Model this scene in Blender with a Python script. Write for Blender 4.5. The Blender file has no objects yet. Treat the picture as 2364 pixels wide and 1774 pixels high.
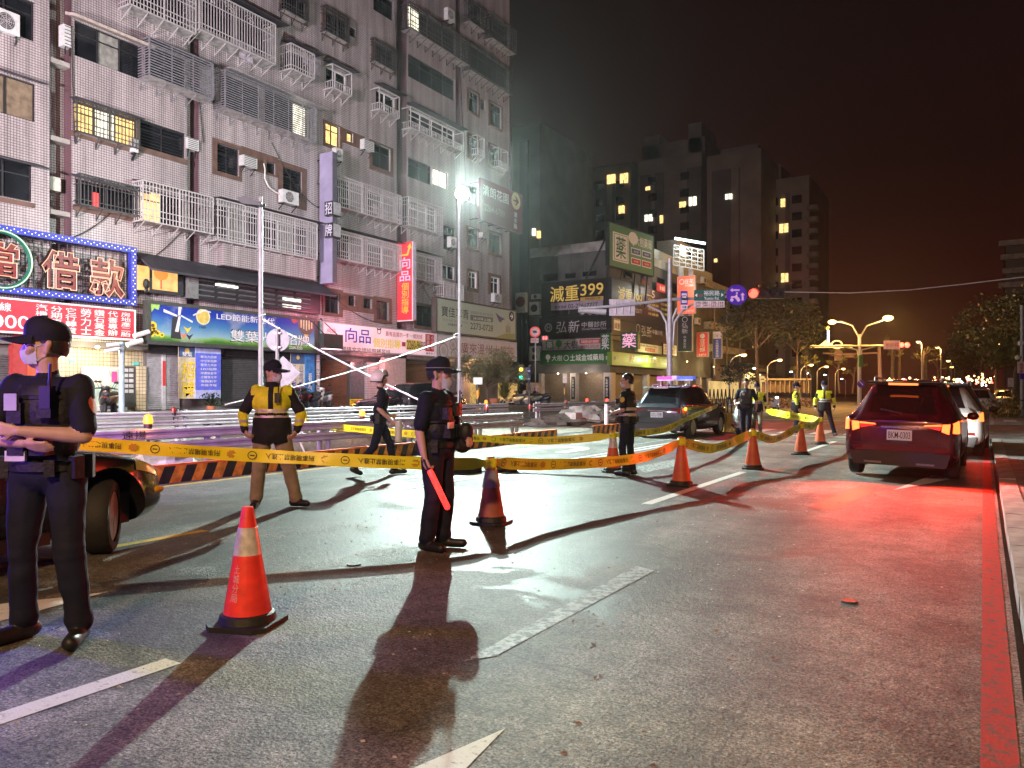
import bpy, math, random
import numpy as np
from mathutils import Vector, Matrix, Quaternion, noise as mnoise
R = random.Random(11)
SC = bpy.context.scene
COL = SC.collection
V = Vector
rad = math.radians
# ------------------------------------------------------------------ camera
YAW = rad(31.5)
cam_d = bpy.data.cameras.new('camera')
cam_d.sensor_width = 36.0
cam_d.lens = 27.05
cam_d.shift_y = 0.008
cam_d.clip_start = 0.1
cam_d.clip_end = 3000
cam = bpy.data.objects.new('camera', cam_d)
cam.location = (0, 0, 1.45)
cam.rotation_euler = (math.pi/2, 0, YAW)
COL.objects.link(cam)
SC.camera = cam
# ------------------------------------------------------------------ night sky, moon-weak sun, exposure
W = bpy.data.worlds.new('World')
SC.world = W
W.use_nodes = True
wn, wl = W.node_tree.nodes, W.node_tree.links
for n in list(wn): wn.remove(n)
wo = wn.new('ShaderNodeOutputWorld'); wb = wn.new('ShaderNodeBackground')
sky = wn.new('ShaderNodeTexSky'); sky.sky_type = 'NISHITA'; sky.sun_disc = False
sky.sun_elevation = rad(-4); sky.sun_rotation = rad(200)
mixw = wn.new('ShaderNodeMixRGB'); mixw.blend_type = 'ADD'; mixw.inputs[0].default_value = 1
sc_ = wn.new('ShaderNodeMixRGB'); sc_.blend_type = 'MULTIPLY'; sc_.inputs[0].default_value = 1
sc_.inputs[2].default_value = (0.02, 0.02, 0.02, 1)
tcw = wn.new('ShaderNodeTexCoord'); sep = wn.new('ShaderNodeSeparateXYZ'); rmp = wn.new('ShaderNodeValToRGB')
rmp.color_ramp.elements[0].position = 0.0; rmp.color_ramp.elements[0].color = (0.036, 0.0054, 0.0034, 1)
rmp.color_ramp.elements[1].position = 0.75; rmp.color_ramp.elements[1].color = (0.0048, 0.0040, 0.0042, 1)
e = rmp.color_ramp.elements.new(0.25); e.color = (0.015, 0.0044, 0.0034, 1)
nzw = wn.new('ShaderNodeTexNoise'); nzw.inputs['Scale'].default_value = 3.0; nzw.inputs['Detail'].default_value = 5
mulw = wn.new('ShaderNodeMixRGB'); mulw.blend_type = 'MULTIPLY'; mulw.inputs[0].default_value = 0.35
wl.new(tcw.outputs['Generated'], sep.inputs[0]); wl.new(tcw.outputs['Generated'], nzw.inputs['Vector'])
wl.new(sep.outputs['Z'], rmp.inputs[0]); wl.new(rmp.outputs[0], mulw.inputs[1]); wl.new(nzw.outputs['Fac'], mulw.inputs[2])
wl.new(sky.outputs[0], sc_.inputs[1]); wl.new(mulw.outputs[0], mixw.inputs[1]); wl.new(sc_.outputs[0], mixw.inputs[2])
wl.new(mixw.outputs[0], wb.inputs[0]); wb.inputs[1].default_value = 1.0
wl.new(wb.outputs[0], wo.inputs[0])
VS = SC.view_settings
VS.view_transform = 'Standard'; VS.look = 'None'; VS.exposure = 0.0; VS.gamma = 1.0; VS.use_curve_mapping = False
SC.render.engine = 'CYCLES'
CY = SC.cycles
CY.use_denoising = True
try: CY.denoiser = 'OPENIMAGEDENOISE'
except Exception: pass
CY.max_bounces = 5; CY.diffuse_bounces = 2; CY.glossy_bounces = 3; CY.transmission_bounces = 3; CY.transparent_max_bounces = 8
CY.sample_clamp_indirect = 4.0; CY.sample_clamp_direct = 0.0
CY.caustics_reflective = False; CY.caustics_refractive = False
CY.use_light_tree = True

def lamp_point(loc, col, watts, r=0.12, parent=None):
    l = bpy.data.lights.new('lamp_light', 'POINT'); l.color = col; l.energy = watts; l.shadow_soft_size = r
    o = bpy.data.objects.new('lamp_light', l); o.location = loc; COL.objects.link(o); return o
def lamp_spot(loc, target, col, watts, angle=120, blend=0.5, r=0.12):
    l = bpy.data.lights.new('lamp_light', 'SPOT'); l.color = col; l.energy = watts; l.shadow_soft_size = r
    l.spot_size = rad(angle); l.spot_blend = blend
    o = bpy.data.objects.new('lamp_light', l); o.location = loc
    o.rotation_euler = (V(target)-V(loc)).to_track_quat('-Z', 'Y').to_euler(); COL.objects.link(o); return o
def lamp_area(loc, target, col, watts, sx, sy):
    l = bpy.data.lights.new('lamp_light', 'AREA'); l.color = col; l.energy = watts; l.shape = 'RECTANGLE'; l.size = sx; l.size_y = sy
    o = bpy.data.objects.new('lamp_light', l); o.location = loc
    o.rotation_euler = (V(target)-V(loc)).to_track_quat('-Z', 'Y').to_euler(); COL.objects.link(o); return o

# ------------------------------------------------------------------ measuring the photograph: a pixel of the 2364 wide picture as a ray
_s, _c = math.sin(YAW), math.cos(YAW)
def ray(px, py):
    u = (px-1182)/1776; v = (906-py)/1776
    return V((-_s+u*_c, _c+u*_s, v))
EYE = V((0, 0, 1.45))
def gnd(px, py, z=0.0):
    r = ray(px, py); return EYE + r*((z-1.45)/r.z)
def onX(px, py, X):
    r = ray(px, py); return EYE + r*(X/r.x)
def onY(px, py, Y):
    r = ray(px, py); return EYE + r*(Y/r.y)
def atd(px, py, d): return EYE + ray(px, py)*d
RIGHT = V((_c, _s, 0)); FWD = V((-_s, _c, 0))

# ------------------------------------------------------------------ objects, names, labels
def tag(o, label=None, cat=None, group=None, kind=None):
    if label: o['label'] = label
    if cat: o['category'] = cat
    if group: o['group'] = group
    if kind: o['kind'] = kind
    return o
def thing(name, label, cat, loc=(0, 0, 0), rz=0.0, group=None):
    o = bpy.data.objects.new(name, None); o.empty_display_size = 0.2
    o.location = loc; o.rotation_euler = (0, 0, rz); COL.objects.link(o)
    return tag(o, label, cat, group)
def wm(o):
    m = Matrix()
    while o is not None:
        m = o.matrix_basis @ m; o = o.parent
    return m
def copy_tree(o, parent=None):
    c = o.copy(); COL.objects.link(c); c.parent = parent
    for ch in list(o.children): copy_tree(ch, c)
    return c
def dup(root, loc, rz, label, group=None):
    c = copy_tree(root); c.location = loc; c.rotation_euler = (0, 0, rz); c['label'] = label
    if group: c['group'] = group
    return c

class MB:
    def __init__(s, M=None): s.v = []; s.f = []; s.m = []; s.M = M
    def add(s, vs, fs, mi=0):
        n = len(s.v)
        if s.M is not None: vs = [s.M @ V(p) for p in vs]
        s.v += [tuple(p) for p in vs]
        s.f += [tuple(i+n for i in f) for f in fs]
        s.m += [mi]*len(fs); return s
    def box(s, x0, x1, y0, y1, z0, z1, mi=0):
        return s.add([(x0,y0,z0),(x1,y0,z0),(x1,y1,z0),(x0,y1,z0),(x0,y0,z1),(x1,y0,z1),(x1,y1,z1),(x0,y1,z1)],
              [(3,2,1,0),(4,5,6,7),(0,1,5,4),(1,2,6,5),(2,3,7,6),(3,0,4,7)], mi)
    def obox(s, o, ax, ay, az, mi=0):   # corner and three edge vectors
        o, ax, ay, az = V(o), V(ax), V(ay), V(az)
        return s.add([o,o+ax,o+ax+ay,o+ay,o+az,o+ax+az,o+ax+ay+az,o+ay+az],
              [(3,2,1,0),(4,5,6,7),(0,1,5,4),(1,2,6,5),(2,3,7,6),(3,0,4,7)], mi)
    def bar(s, p, q, w=.04, h=None, mi=0, up=(0,0,1)):
        p, q = V(p), V(q); h = h or w; d = q-p
        if d.length < 1e-6: return s
        t = d.normalized(); a = t.cross(V(up))
        if a.length < 1e-3: a = t.cross(V((1,0,0)))
        a.normalize(); b = a.cross(t)
        return s.obox(p-a*w/2-b*h/2, a*w, b*h, d, mi)
    def tube(s, pts, r, n=8, mi=0, cap=True):
        pts = [V(p) for p in pts]; k = len(pts)
        rs = r if isinstance(r, (list, tuple)) else [r]*k
        vs = []; fs = []; a = None
        for i, p in enumerate(pts):
            t = (pts[min(i+1,k-1)]-pts[max(i-1,0)]).normalized()
            if a is None:
                a = t.cross(V((0,0,1)))
                if a.length < 1e-3: a = t.cross(V((1,0,0)))
            else: a = a - t*a.dot(t)
            a.normalize(); b = t.cross(a)
            for j in range(n):
                an = 2*math.pi*j/n; vs.append(p+(a*math.cos(an)+b*math.sin(an))*rs[i])
        for i in range(k-1):
            for j in range(n):
                j2 = (j+1)%n; fs.append((i*n+j, i*n+j2, (i+1)*n+j2, (i+1)*n+j))
        if cap: fs += [tuple(range(n))[::-1], tuple(range((k-1)*n, k*n))]
        return s.add(vs, fs, mi)
    def lathe(s, prof, n=16, mi=0, c=(0,0,0), sx=1, sy=1, axis='Z'):
        vs = []; fs = []; k = len(prof)
        for r, z in prof:
            for j in range(n):
                an = 2*math.pi*j/n; x, y = r*math.cos(an)*sx, r*math.sin(an)*sy
                p = (x,y,z) if axis == 'Z' else ((z,x,y) if axis == 'X' else (x,-z,y))
                vs.append((p[0]+c[0],p[1]+c[1],p[2]+c[2]))
        for i in range(k-1):
            for j in range(n):
                j2 = (j+1)%n; fs.append((i*n+j, i*n+j2, (i+1)*n+j2, (i+1)*n+j))
        fs += [tuple(range(n))[::-1], tuple(range((k-1)*n, k*n))]
        return s.add(vs, fs, mi)
    def prism(s, poly, o, a, b, d, mi=0):
        o, a, b, d = V(o), V(a), V(b), V(d); n = len(poly)
        vs = [o+a*p[0]+b*p[1] for p in poly] + [o+a*p[0]+b*p[1]+d for p in poly]
        fs = [tuple(range(n))[::-1], tuple(range(n, 2*n))] + [(i,(i+1)%n,n+(i+1)%n,n+i) for i in range(n)]
        return s.add(vs, fs, mi)
    def quad(s, *p, mi=0): return s.add(p, [tuple(range(len(p)))], mi)
    def ell(s, c, r, n=10, m=7, mi=0):
        c = V(c); r = V(r) if not isinstance(r, (int,float)) else V((r,r,r)); vs = [c+V((0,0,-r.z))]; fs = []
        for i in range(1, m):
            th = math.pi*i/m
            for j in range(n):
                an = 2*math.pi*j/n; vs.append(c+V((r.x*math.sin(th)*math.cos(an), r.y*math.sin(th)*math.sin(an), -r.z*math.cos(th))))
        vs.append(c+V((0,0,r.z)))
        for j in range(n): fs.append((0, 1+(j+1)%n, 1+j))
        for i in range(m-2):
            for j in range(n):
                a = 1+i*n+j; b = 1+i*n+(j+1)%n; fs.append((a, b, b+n, a+n))
        t = len(vs)-1
        for j in range(n): fs.append((1+(m-2)*n+j, 1+(m-2)*n+(j+1)%n, t))
        return s.add(vs, fs, mi)
    def build(s, name, mats, parent=None, smooth=0, world=True, kind=None):
        me = bpy.data.meshes.new(name)
        vs = s.v
        if parent is not None and world:
            inv = wm(parent).inverted(); vs = [tuple(inv @ V(p)) for p in vs]
        me.from_pydata(vs, [], s.f)
        mats = mats if isinstance(mats, (list, tuple)) else [mats]
        for m in mats: me.materials.append(m)
        if len(mats) > 1: me.polygons.foreach_set('material_index', s.m)
        if smooth:
            me.polygons.foreach_set('use_smooth', [True]*len(me.polygons))
            me.set_sharp_from_angle(angle=rad(smooth))
        me.update()
        o = bpy.data.objects.new(name, me); COL.objects.link(o)
        if parent is not None: o.parent = parent
        if kind: o['kind'] = kind
        return o
def part(name, mat, parent, fn, smooth=0, world=True, kind=None):
    b = MB(); fn(b); return b.build(name, mat, parent, smooth, world, kind)

# ------------------------------------------------------------------ materials
MATS = {}
def nodes_of(m):
    m.use_nodes = True; return m.node_tree.nodes, m.node_tree.links, m.node_tree.nodes['Principled BSDF']
def mk(name, col, rough=.6, metal=0., var=.2, scale=6., bump=0., bscale=None, spec=.5, coat=0., trans=0., alpha=1.):
    if name in MATS: return MATS[name]
    m = bpy.data.materials.new(name); n, l, p = nodes_of(m)
    p.inputs['Roughness'].default_value = rough; p.inputs['Metallic'].default_value = metal
    p.inputs['Specular IOR Level'].default_value = spec; p.inputs['Coat Weight'].default_value = coat
    p.inputs['Transmission Weight'].default_value = trans; p.inputs['Alpha'].default_value = alpha
    c = (col[0], col[1], col[2], 1)
    p.inputs['Base Color'].default_value = c
    if var or bump:
        tc = n.new('ShaderNodeTexCoord'); nz = n.new('ShaderNodeTexNoise')
        nz.inputs['Scale'].default_value = scale; nz.inputs['Detail'].default_value = 6
        l.new(tc.outputs['Object'], nz.inputs['Vector'])
        if var:
            mr = n.new('ShaderNodeMapRange'); mr.inputs[1].default_value = .3; mr.inputs[2].default_value = .7
            mr.inputs[3].default_value = 1-var; mr.inputs[4].default_value = 1+var
            mu = n.new('ShaderNodeMixRGB'); mu.blend_type = 'MULTIPLY'; mu.inputs[0].default_value = 1; mu.inputs[1].default_value = c
            l.new(nz.outputs['Fac'], mr.inputs[0]); l.new(mr.outputs[0], mu.inputs[2]); l.new(mu.outputs[0], p.inputs['Base Color'])
        if bump:
            n2 = n.new('ShaderNodeTexNoise'); n2.inputs['Scale'].default_value = bscale or scale*4; n2.inputs['Detail'].default_value = 4
            l.new(tc.outputs['Object'], n2.inputs['Vector'])
            bp = n.new('ShaderNodeBump'); bp.inputs['Strength'].default_value = bump; bp.inputs['Distance'].default_value = .02
            l.new(n2.outputs['Fac'], bp.inputs['Height']); l.new(bp.outputs[0], p.inputs['Normal'])
    MATS[name] = m; return m
def glow(name, col, strength, var=0., scale=2., base=(.02,.02,.02)):
    if name in MATS: return MATS[name]
    m = bpy.data.materials.new(name); n, l, p = nodes_of(m)
    p.inputs['Base Color'].default_value = (*base, 1); p.inputs['Roughness'].default_value = .4
    p.inputs['Emission Color'].default_value = (*col, 1); p.inputs['Emission Strength'].default_value = strength
    if var:
        tc = n.new('ShaderNodeTexCoord'); nz = n.new('ShaderNodeTexNoise'); nz.inputs['Scale'].default_value = scale
        l.new(tc.outputs['Object'], nz.inputs['Vector'])
        mr = n.new('ShaderNodeMapRange'); mr.inputs[1].default_value = .35; mr.inputs[2].default_value = .65
        mr.inputs[3].default_value = strength*(1-var); mr.inputs[4].default_value = strength*(1+var)
        l.new(nz.outputs['Fac'], mr.inputs[0]); l.new(mr.outputs[0], p.inputs['Emission Strength'])
    MATS[name] = m; return m
def math_node(n, op, a=None, b=None):
    k = n.new('ShaderNodeMath'); k.operation = op
    if a is not None and not hasattr(a, 'links'): k.inputs[0].default_value = a
    if b is not None and not hasattr(b, 'links'): k.inputs[1].default_value = b
    return k
def wall_vec(n, l, world=True):
    """(x+y, z) so that the pattern runs level round both kinds of wall"""
    g = n.new('ShaderNodeNewGeometry'); s = n.new('ShaderNodeSeparateXYZ'); c = n.new('ShaderNodeCombineXYZ'); a = math_node(n, 'ADD')
    l.new(g.outputs['Position'], s.inputs[0]); l.new(s.outputs['X'], a.inputs[0]); l.new(s.outputs['Y'], a.inputs[1])
    l.new(a.outputs[0], c.inputs[0]); l.new(s.outputs['Z'], c.inputs[1]); return c.outputs[0], g.outputs['Position']
def tile_mat(name, c1, c2, grout, tw, th, mortar, rough=.35, dirt=.35, bump=.4):
    if name in MATS: return MATS[name]
    m = bpy.data.materials.new(name); n, l, p = nodes_of(m)
    vec, pos = wall_vec(n, l)
    b = n.new('ShaderNodeTexBrick'); b.offset = 0.0; b.squash = 1.0
    b.inputs['Color1'].default_value = (*c1, 1); b.inputs['Color2'].default_value = (*c2, 1); b.inputs['Mortar'].default_value = (*grout, 1)
    b.inputs['Scale'].default_value = 1.0; b.inputs['Brick Width'].default_value = tw; b.inputs['Row Height'].default_value = th
    b.inputs['Mortar Size'].default_value = mortar; b.inputs['Mortar Smooth'].default_value = .1
    l.new(vec, b.inputs['Vector'])
    mp = n.new('ShaderNodeMapping'); mp.inputs['Scale'].default_value = (1.6, 1.6, .13)
    nz = n.new('ShaderNodeTexNoise'); nz.inputs['Scale'].default_value = 1.1; nz.inputs['Detail'].default_value = 7; nz.inputs['Roughness'].default_value = .65
    l.new(pos, mp.inputs[0]); l.new(mp.outputs[0], nz.inputs['Vector'])
    mr = n.new('ShaderNodeMapRange'); mr.inputs[1].default_value = .3; mr.inputs[2].default_value = .65; mr.inputs[3].default_value = 1-dirt*1.45; mr.inputs[4].default_value = 1.08
    l.new(nz.outputs['Fac'], mr.inputs[0])
    mu = n.new('ShaderNodeMixRGB'); mu.blend_type = 'MULTIPLY'; mu.inputs[0].default_value = 1
    l.new(b.outputs['Color'], mu.inputs[1]); l.new(mr.outputs[0], mu.inputs[2]); l.new(mu.outputs[0], p.inputs['Base Color'])
    p.inputs['Roughness'].default_value = rough; p.inputs['Specular IOR Level'].default_value = .35
    bp = n.new('ShaderNodeBump'); bp.inputs['Strength'].default_value = bump; bp.inputs['Distance'].default_value = .004; bp.invert = True
    l.new(b.outputs['Fac'], bp.inputs['Height']); l.new(bp.outputs[0], p.inputs['Normal'])
    MATS[name] = m; return m

TILE = tile_mat('pinkish_wall_tile', (.53,.47,.48), (.47,.415,.43), (.085,.072,.076), .105, .098, .0095)
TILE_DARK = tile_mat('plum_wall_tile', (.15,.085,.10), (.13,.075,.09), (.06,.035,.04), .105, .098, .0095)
TILE_PALE = tile_mat('cream_wall_tile', (.50,.45,.36), (.45,.41,.33), (.10,.09,.07), .105, .098, .0095)
TILE_SHOP = tile_mat('shop_wall_tile', (.62,.53,.36), (.58,.5,.34), (.14,.11,.08), .15, .15, .010)
BROWN = mk('brown_window_surround', (.12,.07,.055), .6, var=.25, scale=3)
DARKMET = mk('dark_window_metal', (.03,.03,.035), .45, .3, var=.3)
GLASS = mk('dark_window_glass', (.012,.014,.017), .12, var=.4, scale=1.5, spec=.6)
CURT = mk('pale_curtain_behind_glass', (.22,.22,.2), .6, var=.35, scale=5)
CAGE_W = mk('white_painted_grille', (.43,.415,.42), .5, var=.15)
CAGE_D = mk('dark_painted_grille', (.05,.048,.05), .5, var=.3)
CAGE_G = mk('grey_steel_louvre', (.30,.30,.33), .4, .4, var=.25)
CONC = mk('grey_concrete', (.30,.29,.27), .85, var=.3, scale=1.4, bump=.4, bscale=30)
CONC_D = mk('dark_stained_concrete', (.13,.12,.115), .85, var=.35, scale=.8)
STEEL = mk('galvanised_steel', (.55,.56,.58), .42, .35, var=.2, scale=4)
WHITEP = mk('white_paint', (.72,.72,.72), .45, var=.1)
BLACK = mk('black_plastic', (.012,.012,.013), .45, var=.2)
RUBBER = mk('black_rubber', (.018,.018,.018), .7, var=.25, bump=.2, bscale=60)
CHROME = mk('chrome', (.75,.75,.75), .15, 1.0, var=0)
AC_W = mk('white_air_conditioner_shell', (.55,.56,.56), .5, var=.15)
AWN = mk('dark_awning_sheet', (.035,.035,.045), .6, var=.3, scale=2)
LITW = glow('warm_lit_window', (1.0,.66,.24), 1.6, .35, 3)
LITC = glow('white_lit_window', (1.0,.93,.72), 1.7, .4, 4)
INK_W = mk('white_lettering', (.75,.75,.75), .5, var=.06)
INK_K = mk('black_lettering', (.015,.015,.015), .6, var=.1)
INK_R = mk('red_lettering', (.50,.03,.03), .5, var=.06)
INK_B = mk('blue_lettering', (.03,.05,.45), .5, var=.06)
INK_Y = mk('yellow_lettering', (.85,.60,.02), .5, var=.06)
INK_G = mk('green_lettering', (.05,.20,.07), .5, var=.06)

# ------------------------------------------------------------------ lettering
_tc = {}
def text_geo(body, bold=0.0, sl=1.0):
    key = (body, bold, sl)
    if key not in _tc:
        cu = bpy.data.curves.new('lettering', 'FONT'); cu.body = body; cu.resolution_u = 3; cu.offset = min(bold*.14, .016); cu.space_line = sl
        cu.align_x = 'LEFT'
        o = bpy.data.objects.new('lettering', cu); COL.objects.link(o)
        dg = bpy.context.evaluated_depsgraph_get(); me = bpy.data.meshes.new_from_object(o.evaluated_get(dg))
        vs = np.zeros(len(me.vertices)*3); me.vertices.foreach_get('co', vs); vs = vs.reshape(-1, 3)[:, :2]
        fs = [tuple(p.vertices) for p in me.polygons]
        bpy.data.objects.remove(o); bpy.data.curves.remove(cu); bpy.data.meshes.remove(me)
        lo = vs.min(0); hi = vs.max(0); vs = (vs-lo)/np.maximum(hi-lo, 1e-6)
        _tc[key] = (vs, fs, (hi-lo)[0]/max((hi-lo)[1], 1e-6))
    return _tc[key]
def write(body, mat, parent, o, right, up, w, h, bold=0.01, depth=.006, sl=1.0, vertical=False, name='lettering', fit=False, slant=0):
    """lettering filling the w x h box whose lower left corner is o"""
    if vertical: body = '\n'.join(body)
    vs, fs, asp = text_geo(body, bold, sl)
    if fit:
        w2 = min(w, h*asp); h2 = min(h, w/asp); o = V(o)+V(right)*(w-w2)/2+V(up)*(h-h2)/2; w, h = w2, h2
    o, right, up = V(o), V(right).normalized(), V(up).normalized(); nn = right.cross(up)
    b = MB(); b.add([o+right*(p[0]*w+slant*p[1]*h)+up*(p[1]*h)+nn*depth for p in vs], fs)
    return b.build(name, mat, parent, kind='stuff')
class Sign:
    """a board with a frame; u, v run in metres from its lower left corner"""
    def __init__(s, name, label, o, right, up, w, h, face, frame=None, depth=.15, fw=.06, cat='sign', group=None):
        s.o, s.r, s.u = V(o), V(right).normalized(), V(up).normalized(); s.n = s.r.cross(s.u); s.w, s.h = w, h
        s.root = thing(name, label, cat, s.o-s.n*depth, 0, group)
        part('panel', face, s.root, lambda b: b.obox(s.o-s.n*depth, s.r*w, s.u*h, s.n*depth))
        if frame:
            def fr(b):
                for a, q, L in ((s.o-s.r*fw-s.u*fw, s.r, w+2*fw), (s.o-s.r*fw+s.u*h, s.r, w+2*fw)):
                    b.obox(a-s.n*(depth+.003), q*L, s.u*fw, s.n*(depth+.03))
                for a in (s.o-s.r*fw, s.o+s.r*w):
                    b.obox(a-s.n*(depth+.003), s.r*fw, s.u*h, s.n*(depth+.03))
            part('frame', frame, s.root, fr)
    def P(s, u, v, d=0.0): return s.o+s.r*u+s.u*v+s.n*d
    def t(s, body, u, v, w, h, mat, bold=.012, **k): return write(body, mat, s.root, s.P(u, v), s.r, s.u, w, h, bold, **k)
    def rect(s, u, v, w, h, mat, name='colour_field', d=.004):
        return part(name, mat, s.root, lambda b: b.obox(s.P(u, v, -.02), s.r*w, s.u*h, s.n*(.02+d)))
    def poly(s, pts, mat, name='printed_shape', d=.005):
        return part(name, mat, s.root, lambda b: b.prism(pts, s.P(0, 0, -.01), s.r, s.u, s.n*(.01+d)))
    def disc(s, u, v, r, mat, name='printed_disc', d=.005, r2=None, n=20):
        r2 = r2 or r
        return s.poly([(u+r*math.cos(2*math.pi*k/n), v+r2*math.sin(2*math.pi*k/n)) for k in range(n)], mat, name, d)
    def ring(s, u, v, r, mat, w=.02, name='printed_ring', d=.006, n=20):
        b = MB(); ps = []
        for k in range(n):
            a = 2*math.pi*k/n
            ps += [s.P(u+r*math.cos(a), v+r*math.sin(a), d), s.P(u+(r-w)*math.cos(a), v+(r-w)*math.sin(a), d)]
        b.add(ps, [(2*k, 2*((k+1)%n), 2*((k+1)%n)+1, 2*k+1) for k in range(n)])
        return b.build(name, mat, s.root)
X_, Y_, Z_ = V((1,0,0)), V((0,1,0)), V((0,0,1))
# ================================================================== THE SETTING: ground, road, pavements
def asphalt():
    m = bpy.data.materials.new('wet_asphalt'); n, l, p = nodes_of(m)
    g = n.new('ShaderNodeNewGeometry')
    def noise(sc, det=4, rough=.6, dist=0.):
        k = n.new('ShaderNodeTexNoise'); k.inputs['Scale'].default_value = sc; k.inputs['Detail'].default_value = det
        k.inputs['Roughness'].default_value = rough; k.inputs['Distortion'].default_value = dist; l.new(g.outputs['Position'], k.inputs['Vector']); return k.outputs['Fac']
    def rng(src, a, b, c, d):
        k = n.new('ShaderNodeMapRange'); k.inputs[1].default_value = a; k.inputs[2].default_value = b; k.inputs[3].default_value = c; k.inputs[4].default_value = d
        l.new(src, k.inputs[0]); return k.outputs[0]
    def mul(a, b):
        k = math_node(n, 'MULTIPLY'); l.new(a, k.inputs[0]); l.new(b, k.inputs[1]); return k.outputs[0]
    grain = rng(noise(70, 3, .75), .36, .64, .25, 2.0)
    chip = n.new('ShaderNodeTexVoronoi'); chip.inputs['Scale'].default_value = 24; l.new(g.outputs['Position'], chip.inputs['Vector'])
    chips = rng(chip.outputs['Distance'], .05, .16, 3.2, 1.0)
    sel = rng(noise(9, 2), .52, .62, 0, 1)
    mixc = n.new('ShaderNodeMix'); mixc.inputs[2].default_value = 1.0; l.new(sel, mixc.inputs[0]); l.new(chips, mixc.inputs[3])
    blotch = rng(noise(.8, 6, .65), .33, .66, .50, 1.42)
    streak_m = n.new('ShaderNodeMapping'); streak_m.inputs['Scale'].default_value = (1.3, .12, 1); l.new(g.outputs['Position'], streak_m.inputs[0])
    st = n.new('ShaderNodeTexNoise'); st.inputs['Scale'].default_value = 1.0; st.inputs['Detail'].default_value = 5; l.new(streak_m.outputs[0], st.inputs['Vector'])
    streak = rng(st.outputs['Fac'], .35, .65, .62, 1.32)
    vd = n.new('ShaderNodeVectorMath'); vd.operation = 'SUBTRACT'; vd.inputs[1].default_value = (-5.6, 8.6, 0); l.new(g.outputs['Position'], vd.inputs[0])
    vs_ = n.new('ShaderNodeVectorMath'); vs_.operation = 'MULTIPLY'; vs_.inputs[1].default_value = (.30, .17, 0); l.new(vd.outputs[0], vs_.inputs[0])
    vl = n.new('ShaderNodeVectorMath'); vl.operation = 'LENGTH'; l.new(vs_.outputs[0], vl.inputs[0])
    wa = math_node(n,'SUBTRACT'); l.new(noise(.55, 7, .62, .4), wa.inputs[0]); l.new(rng(vl.outputs['Value'], .4, 1.6, -.12, .16), wa.inputs[1])
    wet = rng(wa.outputs[0], .50, .525, 0, 1)
    fleck = mul(rng(noise(27, 4, .75), .40, .56, .55, 1.15), rng(noise(5.5, 5, .7), .38, .58, .72, 1.12))
    grain = mul(grain, fleck)
    v = mul(mul(mul(mul(grain, mixc.outputs[0]), blotch), streak), rng(wet, 0, 1, 1.15, .60))
    cm = n.new('ShaderNodeVectorMath'); cm.operation = 'MULTIPLY_ADD'; nv = n.new('ShaderNodeTexNoise'); nv.inputs['Scale'].default_value = 1.6; nv.inputs['Detail'].default_value = 5; l.new(g.outputs['Position'], nv.inputs['Vector'])
    cm.inputs[1].default_value = (.9,.9,.9); l.new(nv.outputs['Color'], cm.inputs[0]); l.new(g.outputs['Position'], cm.inputs[2])
    ck = n.new('ShaderNodeTexVoronoi'); ck.feature = 'DISTANCE_TO_EDGE'; ck.inputs['Scale'].default_value = .42; l.new(cm.outputs[0], ck.inputs['Vector'])
    v = mul(v, rng(ck.outputs['Distance'], .001, .005, .55, 1.0))
    mu = n.new('ShaderNodeMixRGB'); mu.blend_type = 'MULTIPLY'; mu.inputs[0].default_value = 1; mu.inputs[1].default_value = (.118, .110, .100, 1)
    l.new(v, mu.inputs[2]); l.new(mu.outputs[0], p.inputs['Base Color'])
    ro = n.new('ShaderNodeMix'); ro.inputs[2].default_value = .66; ro.inputs[3].default_value = .54; l.new(wet, ro.inputs[0]); l.new(ro.outputs[0], p.inputs['Roughness'])
    p.inputs['Specular IOR Level'].default_value = .30
    bs = n.new('ShaderNodeMix'); bs.inputs[2].default_value = .75; bs.inputs[3].default_value = .38; l.new(wet, bs.inputs[0])
    bp = n.new('ShaderNodeBump'); bp.inputs['Distance'].default_value = .012; l.new(bs.outputs[0], bp.inputs['Strength'])
    ad = math_node(n, 'ADD'); l.new(noise(60, 3), ad.inputs[0]); l.new(noise(18, 2), ad.inputs[1]); l.new(ad.outputs[0], bp.inputs['Height'])
    l.new(bp.outputs[0], p.inputs['Normal']); return m
ASPH = asphalt()
def paint(name, col, wear):
    m = bpy.data.materials.new(name); n, l, p = nodes_of(m)
    g = n.new('ShaderNodeNewGeometry'); nz = n.new('ShaderNodeTexNoise'); nz.inputs['Scale'].default_value = 14; nz.inputs['Detail'].default_value = 8; nz.inputs['Roughness'].default_value = .75
    l.new(g.outputs['Position'], nz.inputs['Vector'])
    mr = n.new('ShaderNodeMapRange'); mr.inputs[1].default_value = wear-.06; mr.inputs[2].default_value = wear+.06
    l.new(nz.outputs['Fac'], mr.inputs[0])
    mx = n.new('ShaderNodeMixRGB'); mx.inputs[1].default_value = (.085,.080,.074,1); mx.inputs[2].default_value = (*col, 1)
    l.new(mr.outputs[0], mx.inputs[0]); l.new(mx.outputs[0], p.inputs['Base Color']); p.inputs['Roughness'].default_value = .66; p.inputs['Specular IOR Level'].default_value = .3
    n2 = n.new('ShaderNodeTexNoise'); n2.inputs['Scale'].default_value = 70; l.new(g.outputs['Position'], n2.inputs['Vector'])
    bp = n.new('ShaderNodeBump'); bp.inputs['Strength'].default_value = .4; bp.inputs['Distance'].default_value = .01; l.new(n2.outputs['Fac'], bp.inputs['Height']); l.new(bp.outputs[0], p.inputs['Normal'])
    return m
P_WHITE = paint('white_road_paint', (.62,.61,.57), .38)
P_WORN = paint('worn_white_road_paint', (.40,.41,.40), .505)
P_YEL = paint('yellow_road_paint', (.62,.40,.05), .38)
P_RED = paint('red_kerb_paint', (.38,.03,.025), .45)
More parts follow.
